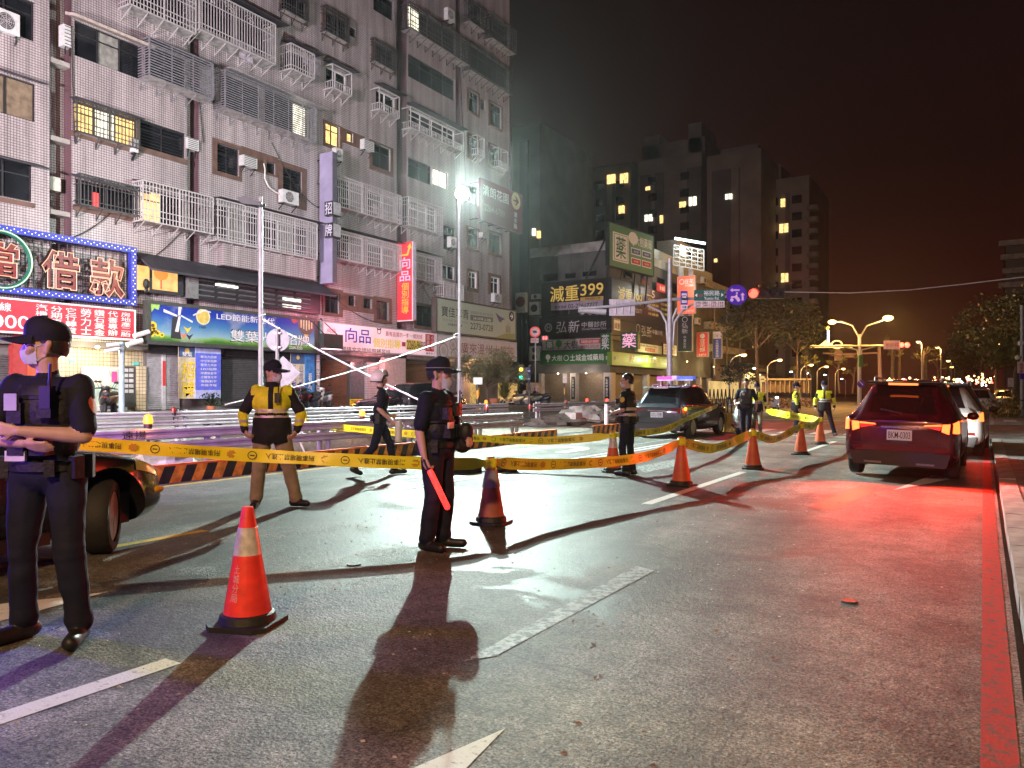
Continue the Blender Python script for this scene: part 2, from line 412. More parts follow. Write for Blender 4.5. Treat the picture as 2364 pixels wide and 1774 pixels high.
part('ground', mk('dark_ground', (.04,.038,.035), .9, bump=.3), None, lambda b: b.quad((-260,-80,-.03),(260,-80,-.03),(260,620,-.03),(-260,620,-.03)), kind='structure')
road = part('road', ASPH, None, lambda b: (b.quad((-19.2,-25,0),(.16,-25,0),(.16,28,0),(-19.2,28,0)), b.quad((-19.2,28,0),(12,28,0),(12,40,0),(-19.2,40,0)), b.quad((-19.2,40,0),(.16,40,0),(.16,600,0),(-19.2,600,0)), b.quad((12,28,0),(150,28,0),(150,40,0),(12,40,0))), kind='structure')
part('frontage_road', ASPH, None, lambda b: (b.quad((-26.4,-25,.42),(-19.2,-25,.0),(-19.2,49,.0),(-26.4,49,.42)), b.quad((-140,49,.42),(-26.4,49,.42),(-26.4,66.0,.42),(-140,66.0,.42)), b.quad((-26.4,49,.42),(-19.2,49,0),(-19.2,400,0),(-26.4,400,.42))), kind='structure')
PAVE = mk('grey_pavement', (.23,.22,.21), .75, var=.3, scale=2, bump=.3, bscale=50)
part('pavement_left', PAVE, None, lambda b: (b.box(-31.6,-26.4,-25,49,-.02,.58), b.box(-60,-26.4,66.0,150,-.02,.56)), kind='structure')
pavr = part('pavement_right', PAVE, None, lambda b: (b.box(.42,7,-25,26.3,-.02,.11), b.box(.42,9,41,160,-.02,.11)), kind='structure')
KERB = mk('concrete_kerbstone', (.33,.31,.29), .8, var=.3, scale=5, bump=.5, bscale=40)
kb = MB(); kb.box(.2,.415,0,.98,-.02,.125)
k0 = kb.build('kerbstone', KERB, pavr)
for i, y in enumerate([*range(-4, 26), *range(41, 60)]):
    o = k0 if i == 0 else k0.copy()
    if i: COL.objects.link(o); o.parent = pavr
    o.location = (R.uniform(-.006,.006), y+.01, R.uniform(-.008,.004))
GRATE = mk('iron_drain_grate', (.05,.048,.045), .6, .5, var=.3)
def grate(y, z=.115):
    g_ = MB()
    g_.box(.62,1.5,y-.03,y+.0,z-.02,z+.006); g_.box(.62,1.5,y+.42,y+.45,z-.02,z+.006)
    for k in range(15): x = .66+k*.058; g_.box(x,x+.022,y,y+.42,z-.03,z+.004)
    g_.build('drain_grate', GRATE, pavr)
    part('drain_pit', BLACK, pavr, lambda b: b.box(.64,1.48,y+.001,y+.419,z-.03,z-.002))
for y in (14.0, 17.6, 9.2): grate(y)
def mark(pts, mat=None, z=.004, name='road_marking'):
    pts = [V((p[0], p[1], z)) for p in pts]
    a = sum((pts[i].x*pts[(i+1)%len(pts)].y-pts[(i+1)%len(pts)].x*pts[i].y) for i in range(len(pts)))
    if a < 0: pts = pts[::-1]
    b = MB(); b.quad(*pts); return b.build(name, mat or P_WHITE, road)
def stripe(x, y0, y1, w=.14, mat=None, name='lane_line'): return mark([(x-w/2,y0),(x+w/2,y0),(x+w/2,y1),(x-w/2,y1)], mat, name=name)
for y0, y1 in ((-3,2.58),(9.4,14.1),(19.2,24.2),(50,54),(60,64)): stripe(-3.72, y0, y1)
stripe(.055, -25, 26, .13, P_RED, 'red_kerb_line')
stripe(-10.72, 5, 33, .12, P_YEL, 'yellow_edge_line')
for x in (-7.35, -7.62): stripe(x, 8.6, 24, .11, None, 'double_white_line')
g1 = gnd(270,1262); g2 = gnd(452,1222)
stripe(g1.x, 3.2, g2.y, .12, P_YEL, 'yellow_lane_line')
# arrows and worn marks
def gp(*a): return [gnd(x, y) for x, y in a]
mark(gp((1166,1684),(958,1774),(860,1840),(1010,1840),(1078,1774)), name='arrow_marking')
mark(gp((252,1367),(40,1425),(-60,1452),(-20,1398),(170,1378)), name='arrow_marking')
mark(gp((2062,1132),(2150,1098),(2200,1105),(2140,1118)), name='arrow_marking')
mark(gp((1070,1528),(1145,1516),(1512,1318),(1468,1308)), P_WORN, name='worn_line')
mark(gp((1460,1080),(1555,1062),(1590,1070),(1490,1092)), P_WORN, name='worn_line')
# the U of the turning arrow
ua = []
c0 = gnd(1215,1047)
for k in range(13):
    a = -math.pi/2+math.pi*k/12
    ua.append((c0.x+.75*math.sin(a), c0.y+1.6+1.0*math.cos(a)))
uo = [(c0.x+.42*math.sin(-math.pi/2+math.pi*k/12), c0.y+1.6+.55*math.cos(-math.pi/2+math.pi*k/12)) for k in range(12,-1,-1)]
mark([(c0.x-.75,c0.y-1.8)]+ua+[(c0.x+.75,c0.y+.6),(c0.x+.42,c0.y+.6)]+uo+[(c0.x-.42,c0.y-1.8)], name='turn_arrow_marking')
mark([(-8.3,18.5),(-8.18,18.5),(-8.18,26),(-8.3,26)], P_WORN, name='worn_line')
for k in range(8): mark([(-9.6+k*1.1,28.3),(-9.1+k*1.1,28.3),(-9.1+k*1.1,31.3),(-9.6+k*1.1,31.3)], name='crossing_bar')
mark([(-10.5,26.6),(-.2,26.6),(-.2,26.95),(-10.5,26.95)], name='stop_line')
for k in range(9): mark([(.8+k*1.0,41.2+.0*k),(1.3+k*1.0,41.2),(1.3+k*1.0,44.2),(.8+k*1.0,44.2)], z=.118, name='crossing_bar')
mark([(-19,41.5),(0,41.5),(0,41.9),(-19,41.9)], name='stop_line')
# patched asphalt, iron covers
PATCH = mk('asphalt_patch', (.048,.046,.044), .5, var=.3, scale=3, bump=.5, bscale=90)
mark(gp((1860,1175),(1990,1120),(2035,1128),(1925,1180)), PATCH, .003, 'asphalt_patch')
mark([(-6.9,14.5),(-5.9,14.5),(-5.9,20),(-6.9,20)], PATCH, .003, 'asphalt_patch')
IRON = mk('iron_cover', (.045,.043,.042), .5, .4, var=.3, bump=.5, bscale=40)
for q in ((817,1305),(1960,1390)):
    c = gnd(*q); b = MB(); b.lathe([(.001,.012),(.055,.012),(.06,.0)], 14, 0, (c.x,c.y,0)); b.build('iron_stud_cover', IRON, road, 40)
# small stones and flakes lying on the road
st = MB()
for k in range(900):
    y = R.uniform(1.6, 14)**1.0; x = R.uniform(-6.6, .1)-R.random()*y*.25; s = R.uniform(.004,.013)
    st.add([(x-s,y,0.002),(x,y-s,.002),(x+s,y,.002),(x,y+s,.002),(x+s*.2,y,s*.8)], [(0,1,4),(1,2,4),(2,3,4),(3,0,4)])
o = st.build('loose_grit', mk('pale_grit', (.38,.37,.35), .6, var=.4, scale=30), None); tag(o, 'pale loose grit scattered over the wet asphalt', 'grit', kind='stuff')
lf = MB()
for k in range(60):
    y = R.uniform(2.2, 12); x = -R.random()*2.2*(.5+y/8)+R.uniform(-.2,.2); s = R.uniform(.012,.03); a = R.uniform(0,3.1)
    c_, s2 = math.cos(a)*s, math.sin(a)*s
    lf.add([(x-c_,y-s2,.003),(x-s2*.5,y+c_*.5,.010),(x+c_,y+s2,.003),(x+s2*.5,y-c_*.5,.006)], [(0,1,2),(0,2,3)])
o = lf.build('fallen_leaves', mk('dry_leaf', (.20,.09,.05), .7, var=.4, scale=20), None); tag(o, 'small dry leaves lying along the kerb side of the road', 'leaves', kind='stuff')

# ================================================================== THE APARTMENT BUILDING
FX = -30.0
apt = thing('apartment_building', 'tall tiled apartment block with caged balconies over a row of shuttered shops', 'apartment building', (FX-6, 25, .58))
def rc(x0, x1, xr, yt, yb, X=FX):
    """pixel box, heights read at xr -> Y0, Y1, Z0, Z1 on the wall plane"""
    return onX(x0, 0, X).y, onX(x1, 0, X).y, onX(xr, yb, X).z, onX(xr, yt, X).z
WIN = []   # (Y0,Y1,Z0,Z1,style)
def w_(x0, x1, xr, yt, yb, style): WIN.append((*rc(x0, x1, xr, yt, yb), style))
w_(-60,75,0,363,453,'grille'); w_(-60,83,0,168,260,'board'); w_(-60,80,0,-25,68,'dark')
w_(174,316,174,412,474,'grille'); w_(322,424,322,432,510,'glow'); w_(168,317,170,232,304,'lit'); w_(321,428,321,275,338,'louvre')
w_(172,330,172,45,128,'curtain'); w_(336,428,336,100,172,'dark'); w_(290,428,300,-60,12,'dark')
w_(492,600,500,470,548,'sash'); w_(606,714,606,500,570,'sash')
w_(500,552,500,330,395,'bars'); w_(614,636,614,372,399,'small'); w_(652,697,652,384,446,'bars')
w_(512,600,512,168,245,'dark'); w_(612,710,612,208,290,'lithalf'); w_(465,540,465,-20,62,'dark'); w_(548,628,548,15,100,'dark')
w_(658,712,658,112,158,'dark'); w_(648,706,648,-25,22,'dark')
w_(778,840,790,538,598,'sash'); w_(850,915,850,560,622,'sash'); w_(778,840,790,412,478,'sash'); w_(848,914,850,438,496,'sash')
w_(750,784,750,280,330,'lit2'); w_(799,815,799,303,326,'lit1'); w_(858,901,858,328,382,'dark')
w_(753,800,753,152,198,'pale'); w_(868,912,868,205,248,'pale'); w_(748,800,748,20,72,'dark'); w_(804,822,804,58,80,'small'); w_(862,908,862,92,140,'dark'); w_(862,908,862,-25,22,'dark')
w_(944,1008,944,582,640,'sash'); w_(1020,1050,1020,610,642,'pale'); w_(944,1008,944,460,518,'sash'); w_(1024,1050,1024,520,575,'dark')
w_(942,996,942,362,408,'dark'); w_(999,1034,999,386,425,'litw'); w_(944,1050,944,250,292,'pale'); w_(942,1050,942,122,176,'dark'); w_(942,1050,942,8,60,'litstrip')
w_(1082,1101,1082,626,664,'pale'); w_(1132,1153,1132,638,676,'pale'); w_(1080,1104,1080,524,568,'dark'); w_(1130,1156,1130,536,582,'dark')
w_(1081,1104,1081,425,468,'dark'); w_(1081,1104,1081,313,360,'dark'); w_(1131,1157,1131,333,380,'dark'); w_(1081,1104,1081,206,255,'dark'); w_(1131,1157,1131,234,286,'dark'); w_(1110,1120,1110,227,252,'small')
w_(1082,1170,1082,100,152,'dark'); w_(1081,1110,1081,-5,42,'dark'); w_(1130,1174,1130,30,78,'dark')
w_(749,783,749,674,722,'dark'); w_(803,820,803,682,706,'small'); w_(838,858,838,688,712,'small'); w_(868,897,868,694,738,'dark')
w_(960,998,960,704,752,'dark')
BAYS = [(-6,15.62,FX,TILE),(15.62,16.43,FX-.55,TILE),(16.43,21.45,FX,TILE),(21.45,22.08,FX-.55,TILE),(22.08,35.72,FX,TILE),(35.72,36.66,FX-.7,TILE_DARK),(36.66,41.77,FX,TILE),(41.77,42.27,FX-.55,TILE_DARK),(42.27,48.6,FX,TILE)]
ZT = 37.0
def wall_grid(b, y0, y1, z0, z1, X, holes, dep=.2):
    ys = sorted({y0, y1, *[v for h in holes for v in h[:2]]}); zs = sorted({z0, z1, *[v for h in holes for v in h[2:4]]})
    ys = [y for y in ys if y0 <= y <= y1]; zs = [z for z in zs if z0 <= z <= z1]
    for i in range(len(ys)-1):
        for j in range(len(zs)-1):
            cy, cz = (ys[i]+ys[i+1])/2, (zs[j]+zs[j+1])/2
            if any(h[0] < cy < h[1] and h[2] < cz < h[3] for h in holes): continue
            b.quad((X,ys[i],zs[j]),(X,ys[i+1],zs[j]),(X,ys[i+1],zs[j+1]),(X,ys[i],zs[j+1]))
    for h in holes:
        a, c, d, e = max(h[0],y0), min(h[1],y1), h[2], h[3]; xi = X-dep
        b.quad((X,a,d),(X,c,d),(xi,c,d),(xi,a,d)); b.quad((X,c,e),(X,a,e),(xi,a,e),(xi,c,e))
        b.quad((X,c,d),(X,c,e),(xi,c,e),(xi,c,d)); b.quad((X,a,e),(X,a,d),(xi,a,d),(xi,a,e))
GF = 3.45  # underside of the first floor over the shops
for i, (y0, y1, X, mt) in enumerate(BAYS):
    hs = [h[:4] for h in WIN if X == FX and h[0] < y1-.05 and h[1] > y0+.05]
    hs = [(max(h[0],y0+.02), min(h[1],y1-.02), h[2], h[3]) for h in hs]
    b = MB(); wall_grid(b, y0, y1, GF, ZT, X, hs); b.build('wall', mt, apt)
def sides(b):
    for i in range(len(BAYS)-1):
        a, c = BAYS[i], BAYS[i+1]; y = a[1]
        if a[2] == c[2]: continue
        if a[2] > c[2]: b.quad((a[2],y,GF),(c[2],y,GF),(c[2],y,ZT),(a[2],y,ZT))
        else: b.quad((a[2],y,GF),(c[2],y,GF),(c[2],y,ZT),(a[2],y,ZT))
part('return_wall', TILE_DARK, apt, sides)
part('end_wall', TILE, apt, lambda b: (b.quad((FX,48.6,.58),(FX-16,48.6,.58),(FX-16,48.6,ZT),(FX,48.6,ZT)), b.quad((FX-16,-6,ZT),(FX,-6,ZT),(FX,48.6,ZT),(FX-16,48.6,ZT)), b.quad((FX-16,48.6,.5),(FX-16,-6,.5),(FX-16,-6,ZT),(FX-16,48.6,ZT)), b.quad((FX-16,-6,.5),(FX,-6,.5),(FX,-6,ZT),(FX-16,-6,ZT))))
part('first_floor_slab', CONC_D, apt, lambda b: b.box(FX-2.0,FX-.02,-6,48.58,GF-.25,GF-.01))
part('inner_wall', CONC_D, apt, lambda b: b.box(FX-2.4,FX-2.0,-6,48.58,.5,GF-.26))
# windows
def window(Y0, Y1, Z0, Z1, style, X=FX):
    xi = X-.17; fr = WHITEP if style in ('pale','sash') else DARKMET; t = .05
    f = MB()
    f.box(xi,xi+.08,Y0,Y1,Z0,Z0+t); f.box(xi,xi+.08,Y0,Y1,Z1-t,Z1); f.box(xi,xi+.08,Y0,Y0+t,Z0+t,Z1-t); f.box(xi,xi+.08,Y1-t,Y1,Z0+t,Z1-t)
    nn = 1 if Y1-Y0 < .9 else (2 if Y1-Y0 < 2.6 else (3 if Y1-Y0 < 4 else 4))
    ys = [Y0+t+(Y1-Y0-2*t)*k/nn for k in range(nn+1)]
    for y in ys[1:-1]: f.box(xi+.005,xi+.075,y-.025,y+.025,Z0+t,Z1-t)
    hz = Z0+(Z1-Z0)*.68 if (Z1-Z0) > 1.1 and style not in ('board',) else None
    if hz: f.box(xi+.008,xi+.07,Y0+t,Y1-t,hz-.02,hz+.02)
    if style in ('bars','louvre'):
        k = Z0+.12
        while k < Z1-.08: f.box(X-.05,X-.035,Y0+t,Y1-t,k,k+.02); k += .13
    w = f.build('window', fr, apt)
    for k in range(nn):
        a, c = ys[k], ys[k+1]
        pm = GLASS
        if style == 'lit' : pm = LITW if k % 3 != 1 else LITC
        elif style in ('lit2','lit1'): pm = LITW
        elif style == 'glow': pm = LITW if k == 0 else GLASS
        elif style == 'litw': pm = LITC
        elif style == 'lithalf' and k == nn-1: pm = LITC
        elif style == 'litstrip' and k == 0: pm = LITC
        elif style in ('sash','curtain') and k % 2: pm = CURT
        elif style == 'board': pm = mk('brown_shutter_board', (.16,.12,.08), .7, var=.35, scale=4)
        pb = MB(); pb.box(xi-.02,xi+.02,a,c,Z0+t,Z1-t); pb.build('pane', pm, w)
for wn_ in WIN: window(*wn_)
# brown surrounds
def surround(x0, x1, xr, yt, yb, m=BROWN, th=.06):
    Y0, Y1, Z0, Z1 = rc(x0, x1, xr, yt, yb)
    hs = [h[:4] for h in WIN if h[0] < Y1 and h[1] > Y0 and h[2] < Z1 and h[3] > Z0]
    b = MB(); wall_grid(b, Y0, Y1, Z0, Z1, FX+th, hs, th+.01)
    for q in (((FX+th,Y0,Z0),(FX,Y0,Z0),(FX,Y1,Z0),(FX+th,Y1,Z0)),((FX+th,Y0,Z1),(FX+th,Y1,Z1),(FX,Y1,Z1),(FX,Y0,Z1)),((FX+th,Y0,Z0),(FX+th,Y0,Z1),(FX,Y0,Z1),(FX,Y0,Z0)),((FX+th,Y1,Z0),(FX,Y1,Z0),(FX,Y1,Z1),(FX+th,Y1,Z1))): b.quad(*q)
    return b.build('window_surround', m, apt)
surround(490,556,490,318,402); surround(556,640,556,338,386); surround(641,706,641,370,470)
for a in ((745,788,745,276,336),(788,840,788,296,328),(852,906,852,322,390),(1076,1105.5,1076,520,575),(1126,1158,1126,530,588),(1077,1106,1077,200,258),(1127,1159,1127,230,290),(1077,1106,1077,306,366),(1127,1159,1127,328,386),(1076,1104,1076,620,672),(1126,1156,1126,630,682),(743,790,743,664,728),(790,862,790,676,716),(862,903,862,684,744),(743,803,743,12,80),(857,912,857,86,148),(644,709,644,-30,28),(955,1002,955,698,758)): surround(*a)
surround(-60,78,0,455,466); surround(168,320,172,475,486); surround(164,320,172,304,316); surround(318,432,321,338,350)
# overhanging ledges and awnings
def ledge(x0, x1, xr, y, dep, th, mat, drop=.0, name='awning'):
    Y0, Y1 = onX(x0,0,FX).y, onX(x1,0,FX).y; z = onX(xr,y,FX).z
    return part(name, mat, apt, lambda b: b.prism([(0,0),(dep,-drop),(dep,-drop-th),(0,-th)], (FX+.005,Y0,z), X_, Z_, (0,Y1-Y0,0)))
ledge(150,333,172,36,.75,.12,mk('pale_canopy_sheet', (.42,.36,.33), .6, var=.25),.25); ledge(333,486,336,92,.8,.04,AWN,.15); ledge(506,735,512,160,.8,.05,mk('grey_canopy_sheet',(.3,.29,.31),.5,var=.3),.12)
ledge(-60,90,0,358,.7,.05,AWN,.25); ledge(-60,95,0,160,.5,.05,AWN,.15); ledge(165,328,174,402,.6,.08,AWN,.2); ledge(160,318,170,226,.5,.06,AWN,.1); ledge(305,485,322,418,.75,.04,AWN,.12); ledge(487,735,500,458,.8,.04,AWN,.1)
ledge(770,926,790,530,.75,.04,AWN,.1); ledge(447,640,465,-28,.9,.05,AWN,.15); ledge(648,724,658,98,.8,.04,AWN,.1); ledge(745,808,753,142,.7,.04,AWN,.1); ledge(862,920,868,194,.7,.04,AWN,.15); ledge(937,1010,944,575,.6,.04,AWN,.1); ledge(935,1062,944,242,.7,.04,AWN,.1)
# the projecting cages
def cage(x0, x1, xr, yt, yb, dep, mat, style='bars', step=.15, group=None):
    Y0, Y1, Z0, Z1 = rc(x0, x1, xr, yt, yb, FX+dep)
    b = MB(); xa, xb = FX+.02, FX+dep; r = .018 if mat is CAGE_W else .016
    for z in (Z0, Z1): b.bar((xb,Y0,z),(xb,Y1,z),.05); b.bar((xa,Y0,z),(xb,Y0,z),.05); b.bar((xa,Y1,z),(xb,Y1,z),.05)
    for y in (Y0, Y1): b.bar((xb,y,Z0),(xb,y,Z1),.05)
    n = max(2, int((Y1-Y0)/step)); H = Z1-Z0
    zt = Z0+H*.32 if style == 'rail' else Z1
    if style == 'louvre':
        m_ = max(6, int(H/.105))
        for k in range(1, m_): z = Z0+H*k/m_; b.bar((xb,Y0,z),(xb,Y1,z),.02,.045); b.bar((xa,Y0,z),(xb,Y0,z),.02,.04); b.bar((xa,Y1,z),(xb,Y1,z),.02,.04)
        for k in range(1, max(2,int((Y1-Y0)/.85))): y = Y0+(Y1-Y0)*k/max(2,int((Y1-Y0)/.85)); b.bar((xb+.02,y,Z0),(xb+.02,y,Z1),.03)
    else:
        for k in range(1, n): y = Y0+(Y1-Y0)*k/n; b.bar((xb,y,Z0),(xb,y,zt),r*1.6)
        for k in range(1, max(2,int(dep/step))): x = xa+(xb-xa)*k/max(2,int(dep/step)); b.bar((x,Y0,Z0),(x,Y0,zt),r*1.6); b.bar((x,Y1,Z0),(x,Y1,zt),r*1.6)
        for q in ((.14,.3,.74,.88) if style == 'bars' else ((.16,.7) if style == 'arch' else (.32,))):
            z = Z0+H*q; b.bar((xb,Y0,z),(xb,Y1,z),r*1.8); b.bar((xa,Y0,z),(xb,Y0,z),r*1.8); b.bar((xa,Y1,z),(xb,Y1,z),r*1.8)
        if style == 'bars':
            for k in range(1, max(1, int((Y1-Y0)/1.9))+1):
                y = Y0+(Y1-Y0)*k/(max(1, int((Y1-Y0)/1.9))+1); b.bar((xb+.01,y,Z0),(xb+.01,y,Z1),.055)
        if style in ('arch','rail'):
            rr = .26; zz = (Z0+H*.74) if style == 'arch' else (Z0+H*.1); na = max(1, int((Y1-Y0)/(1.05 if style == 'arch' else .8)))
            for k in range(na):
                yc = Y0+(Y1-Y0)*(k+.5)/na
                for q in (rr, rr*.5): b.tube([(xb+.02,yc-q*math.cos(math.pi*t/8),zz+q*math.sin(math.pi*t/8)) for t in range(9)], .014, 5)
            if style == 'rail':
                for k in range(0, max(1,int((Y1-Y0)/1.5))+1): y = Y0+(Y1-Y0)*k/max(1,int((Y1-Y0)/1.5)); b.bar((xb,y,Z0),(xb,y,Z1),.04)
    nb = max(2, int((Y1-Y0)/.7))
    for k in range(nb+1):   # brackets under the floor
        y = Y0+.1+(Y1-Y0-.2)*k/nb; b.bar((xa,y,Z0-.42),(xb-.05,y,Z0-.03),.03); b.bar((xa+.01,y,Z0-.45),(xa+.01,y,Z0),.03)
    o = b.build('window_cage', mat, apt, kind='stuff')
    part('cage_floor', mk('cage_floor_sheet', (.30,.29,.29), .7, var=.4, scale=4), apt, lambda q: q.box(xa,xb-.03,Y0+.03,Y1-.03,Z0-.02,Z0+.01))
    return o
cage(330,492,330,416,508,.75,CAGE_W); cage(503,732,512,462,556,.8,CAGE_W); cage(345,492,350,88,176,.8,CAGE_G,'louvre'); cage(520,730,530,166,252,.8,CAGE_G,'louvre')
cage(460,636,470,-28,72,.9,CAGE_W,'arch'); cage(672,726,676,102,160,.8,CAGE_W,'arch'); cage(300,452,310,-70,14,.8,CAGE_W); cage(186,330,190,402,472,.5,CAGE_D,'arch')
cage(768,812,768,148,202,.7,CAGE_W,'rail'); cage(876,922,880,204,254,.7,CAGE_W,'rail'); cage(786,926,800,537,602,.75,CAGE_W); cage(786,926,800,411,482,.75,CAGE_W)
cage(944,1020,950,580,642,.6,CAGE_W); cage(944,1022,950,456,522,.7,CAGE_W); cage(948,1070,955,250,298,.7,CAGE_W,'rail'); cage(948,1086,955,10,68,.8,CAGE_D); cage(1086,1182,1090,98,162,.7,CAGE_D,'louvre')
cage(1085,1122,1090,2,50,.6,CAGE_D); cage(1136,1192,1140,32,88,.7,CAGE_D); cage(752,806,756,14,72,.4,CAGE_D); cage(866,914,870,90,142,.4,CAGE_D); cage(1024,1070,1026,650,692,.7,CAGE_W)
cage(178,322,180,228,303,.3,CAGE_D); cage(656,712,660,-30,22,.4,CAGE_D); cage(1102,1118,1102,312,356,.5,CAGE_W,'rail'); cage(1150,1172,1150,340,384,.5,CAGE_W,'rail')
# drain pipes
for y, X in ((36.0,FX-.62),(42.05,FX-.47),(21.6,FX-.47)):
    part('drain_pipe', mk('grey_pipe', (.2,.19,.19), .5), apt, lambda b: b.tube([(X,y,GF),(X,y,ZT-.5)], .06, 8), 30)
# air conditioners hung on the wall
ac_n = 0
def ac_unit(x, xr_w, y0, y1, label, kind='fan', X=FX, dep=.32, out=.1):
    """x..xr_w: pixels of its left and right edges, y0..y1 at the left edge"""
    Y0, Y1, Z0, Z1 = rc(x, xr_w, x, y0, y1, X+dep+out)
    t = thing('air_conditioner', label, 'air conditioner', (X+out, (Y0+Y1)/2, Z0), 0, 'air conditioners on the apartment wall')
    xa, xb = X+out, X+out+dep
    part('body', AC_W, t, lambda b: b.box(xa,xb,Y0,Y1,Z0,Z1))
    if kind == 'fan':
        w, h = Y1-Y0, Z1-Z0; r = min(w*.36, h*.4); yc = Y0+w*.42; zc = (Z0+Z1)/2
        part('fan_grille', mk('dark_fan_grille', (.05,.05,.055), .5), t, lambda b: b.lathe([(r*.99,xb+.002),(r,xb+.012),(r*.9,xb+.02),(r*.18,xb+.012),(r*.15,xb+.03),(.005,xb+.03)], 18, 0, (0,yc,zc), axis='X'), 30)
        def gl(b):
            for q in (.4,.62,.84): 
                pts = [(xb+.028,yc+r*q*math.cos(2*math.pi*k/16),zc+r*q*math.sin(2*math.pi*k/16)) for k in range(17)]; b.tube(pts, .007, 4)
            for k in range(8): a = math.pi*k/4; b.bar((xb+.028,yc,zc),(xb+.028,yc+r*math.cos(a),zc+r*math.sin(a)),.012)
        part('fan_guard', CAGE_W, t, gl)
    else:
        def lv(b):
            n = 6
            for k in range(n): z = Z0+(Z1-Z0)*(k+.6)/n; b.box(xb+.001,xb+.012,Y0+.06,Y1-.06,z-.012,z+.018)
        part('louvre_grille', mk('dark_fan_grille', (.05,.05,.055), .5), t, lv)
    part('bracket', DARKMET, t, lambda b: [(b.bar((X,y,Z0-.03),(xb,y,Z0-.03),.04), b.bar((X,y,Z0-.32),(xb-.04,y,Z0-.05),.03)) for y in (Y0+.1,Y1-.1)])
    return t
ac_unit(653,690,436,466,'white outdoor unit with big round fan on a bracket beside the long hose')
ac_unit(562,594,357,381,'boxy window unit in the brown band between two barred windows','box',out=.05)
ac_unit(776,792,340,368,'outdoor unit above the tall purple blade sign','fan')
ac_unit(841,864,320,343,'window unit left of the dark square window','box',out=.05)
ac_unit(1034,1050,16,44,'outdoor unit high up under the tilted sheet at the frame top','fan',out=.3)
ac_unit(-10,46,14,66,'big outdoor unit at the far left under the top edge','fan',out=.0,dep=.15)
ac_unit(432,459,316,342,'window unit poking out of the recess beside the barred window','box',out=-.2)
ac_unit(146,168,55,104,'tall unit hung in the recess beside the pale canopy','box',out=-.3)
ac_unit(1142,1158,677,697,'small outdoor unit under the rightmost low window','fan')
ac_unit(1114,1124,536,548,'small window unit between two dark windows under the maroon board','box')
ac_unit(1041,1054,546,570,'outdoor unit just left of the lamp pole','fan')
ac_unit(306,320,320,350,'outdoor unit inside the brightly lit balcony cage','fan',out=.05,dep=.2)
hz_ = [onX(609,378,FX+.1), onX(612,392,FX+.12), onX(611,412,FX+.15), onX(620,432,FX+.18), onX(636,444,FX+.2), onX(652,451,FX+.2)]
part('drain_hose', mk('white_hose',(.6,.58,.55),.5), apt, lambda b: b.tube(hz_, .035, 7), 40)
# cream box with canopy in the first recess
bx = rc(113,140,113,406,438,FX-.2); part('service_box', mk('cream_box',(.5,.52,.45),.5), apt, lambda b: b.box(FX-.5,FX-.18,bx[0],bx[1],bx[2],bx[3]))
for z in (8.2,11.0,13.95,16.9): part('recess_shelf', CONC, apt, lambda b: b.box(FX-.54,FX-.05,15.64,16.41,z,z+.18))
for (x0, y0, x1, y1, s) in ((120,560,312,430,.5),(330,610,470,470,.3),(560,700,735,640,.4),(742,655,905,748,.6),(930,560,1000,700,.3),(440,20,470,330,.05),(912,30,930,400,.05),(1060,120,1075,420,.05),(628,330,735,480,.5),(165,60,172,330,.05)):
    a, c = onX(x0,y0,FX+.06), onX(x1,y1,FX+.06); part('wall_cable', BLACK, apt, lambda b: b.tube([a.lerp(c,k/10)+V((0,0,-s*4*(k/10)*(1-k/10))) for k in range(11)],.018,5))
for (x, y) in ((700,120),(535,85),(860,470)):
    q = onX(x,y,FX+.55); part('laundry', mk('hung_laundry',(.34,.30,.36),.8,var=.4), apt, lambda b: [b.obox((q.x,q.y+.42*k,q.z-.1*(k%2)),(.03,0,0),(0,.34,0),(0,0,-.55-.15*(k%3))) for k in range(3)], kind='stuff')
# red string lights and lantern glow behind the low left cage
ln = rc(215,226,215,445,478,FX-.1); part('red_light_string', glow('red_string_light',(1,.03,.03),3), apt, lambda b: b.box(FX-.1,FX-.05,*ln))
# ================================================================== SHOPS AT STREET LEVEL
SX = -30.25
def shutter(x0, x1, xr, yt, yb, mat, X=SX, pitch=.085):
    Y0, Y1, Z0, Z1 = rc(x0, x1, xr, yt, yb, X); Z0 = max(Z0, .585)
    b = MB(); n = max(4, int((Z1-Z0)/pitch)); vs = []; fs = []
    for k in range(n):
        z = Z0+(Z1-Z0)*k/n; h = (Z1-Z0)/n
        for dz, dx in ((0,0),(h*.25,.028),(h*.72,.034),(h*.9,0)): vs += [(X+dx,Y0,z+dz),(X+dx,Y1,z+dz)]
    vs += [(X,Y0,Z1),(X,Y1,Z1)]
    fs = [(2*k,2*k+1,2*k+3,2*k+2) for k in range(len(vs)//2-1)]
    b.add(vs, fs); return b.build('roller_shutter', mat, apt)
def fbox(name, x0, x1, xr, yt, yb, mat, dep=.1, X=SX, zmin=.585, **k):
    Y0, Y1, Z0, Z1 = rc(x0, x1, xr, yt, yb, X); Z0 = max(Z0, zmin)
    return part(name, mat, apt, lambda b: b.box(X-.02,X+dep,Y0,Y1,Z0,Z1), **k)
part('shop_wall', TILE_SHOP, apt, lambda b: (b.box(SX-.3,SX-.1,onX(128,0,SX).y,onX(333,0,SX).y,.585,3.44)))
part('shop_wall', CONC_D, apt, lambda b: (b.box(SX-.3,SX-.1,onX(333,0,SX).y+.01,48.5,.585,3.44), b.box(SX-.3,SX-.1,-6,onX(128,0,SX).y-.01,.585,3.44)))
SH_S = mk('silver_roller_shutter', (.50,.50,.53), .38, .5, var=.15); SH_G = mk('grey_roller_shutter', (.10,.10,.105), .5, .3, var=.2); SH_B = mk('brown_roller_shutter', (.17,.085,.05), .5, .2, var=.2)
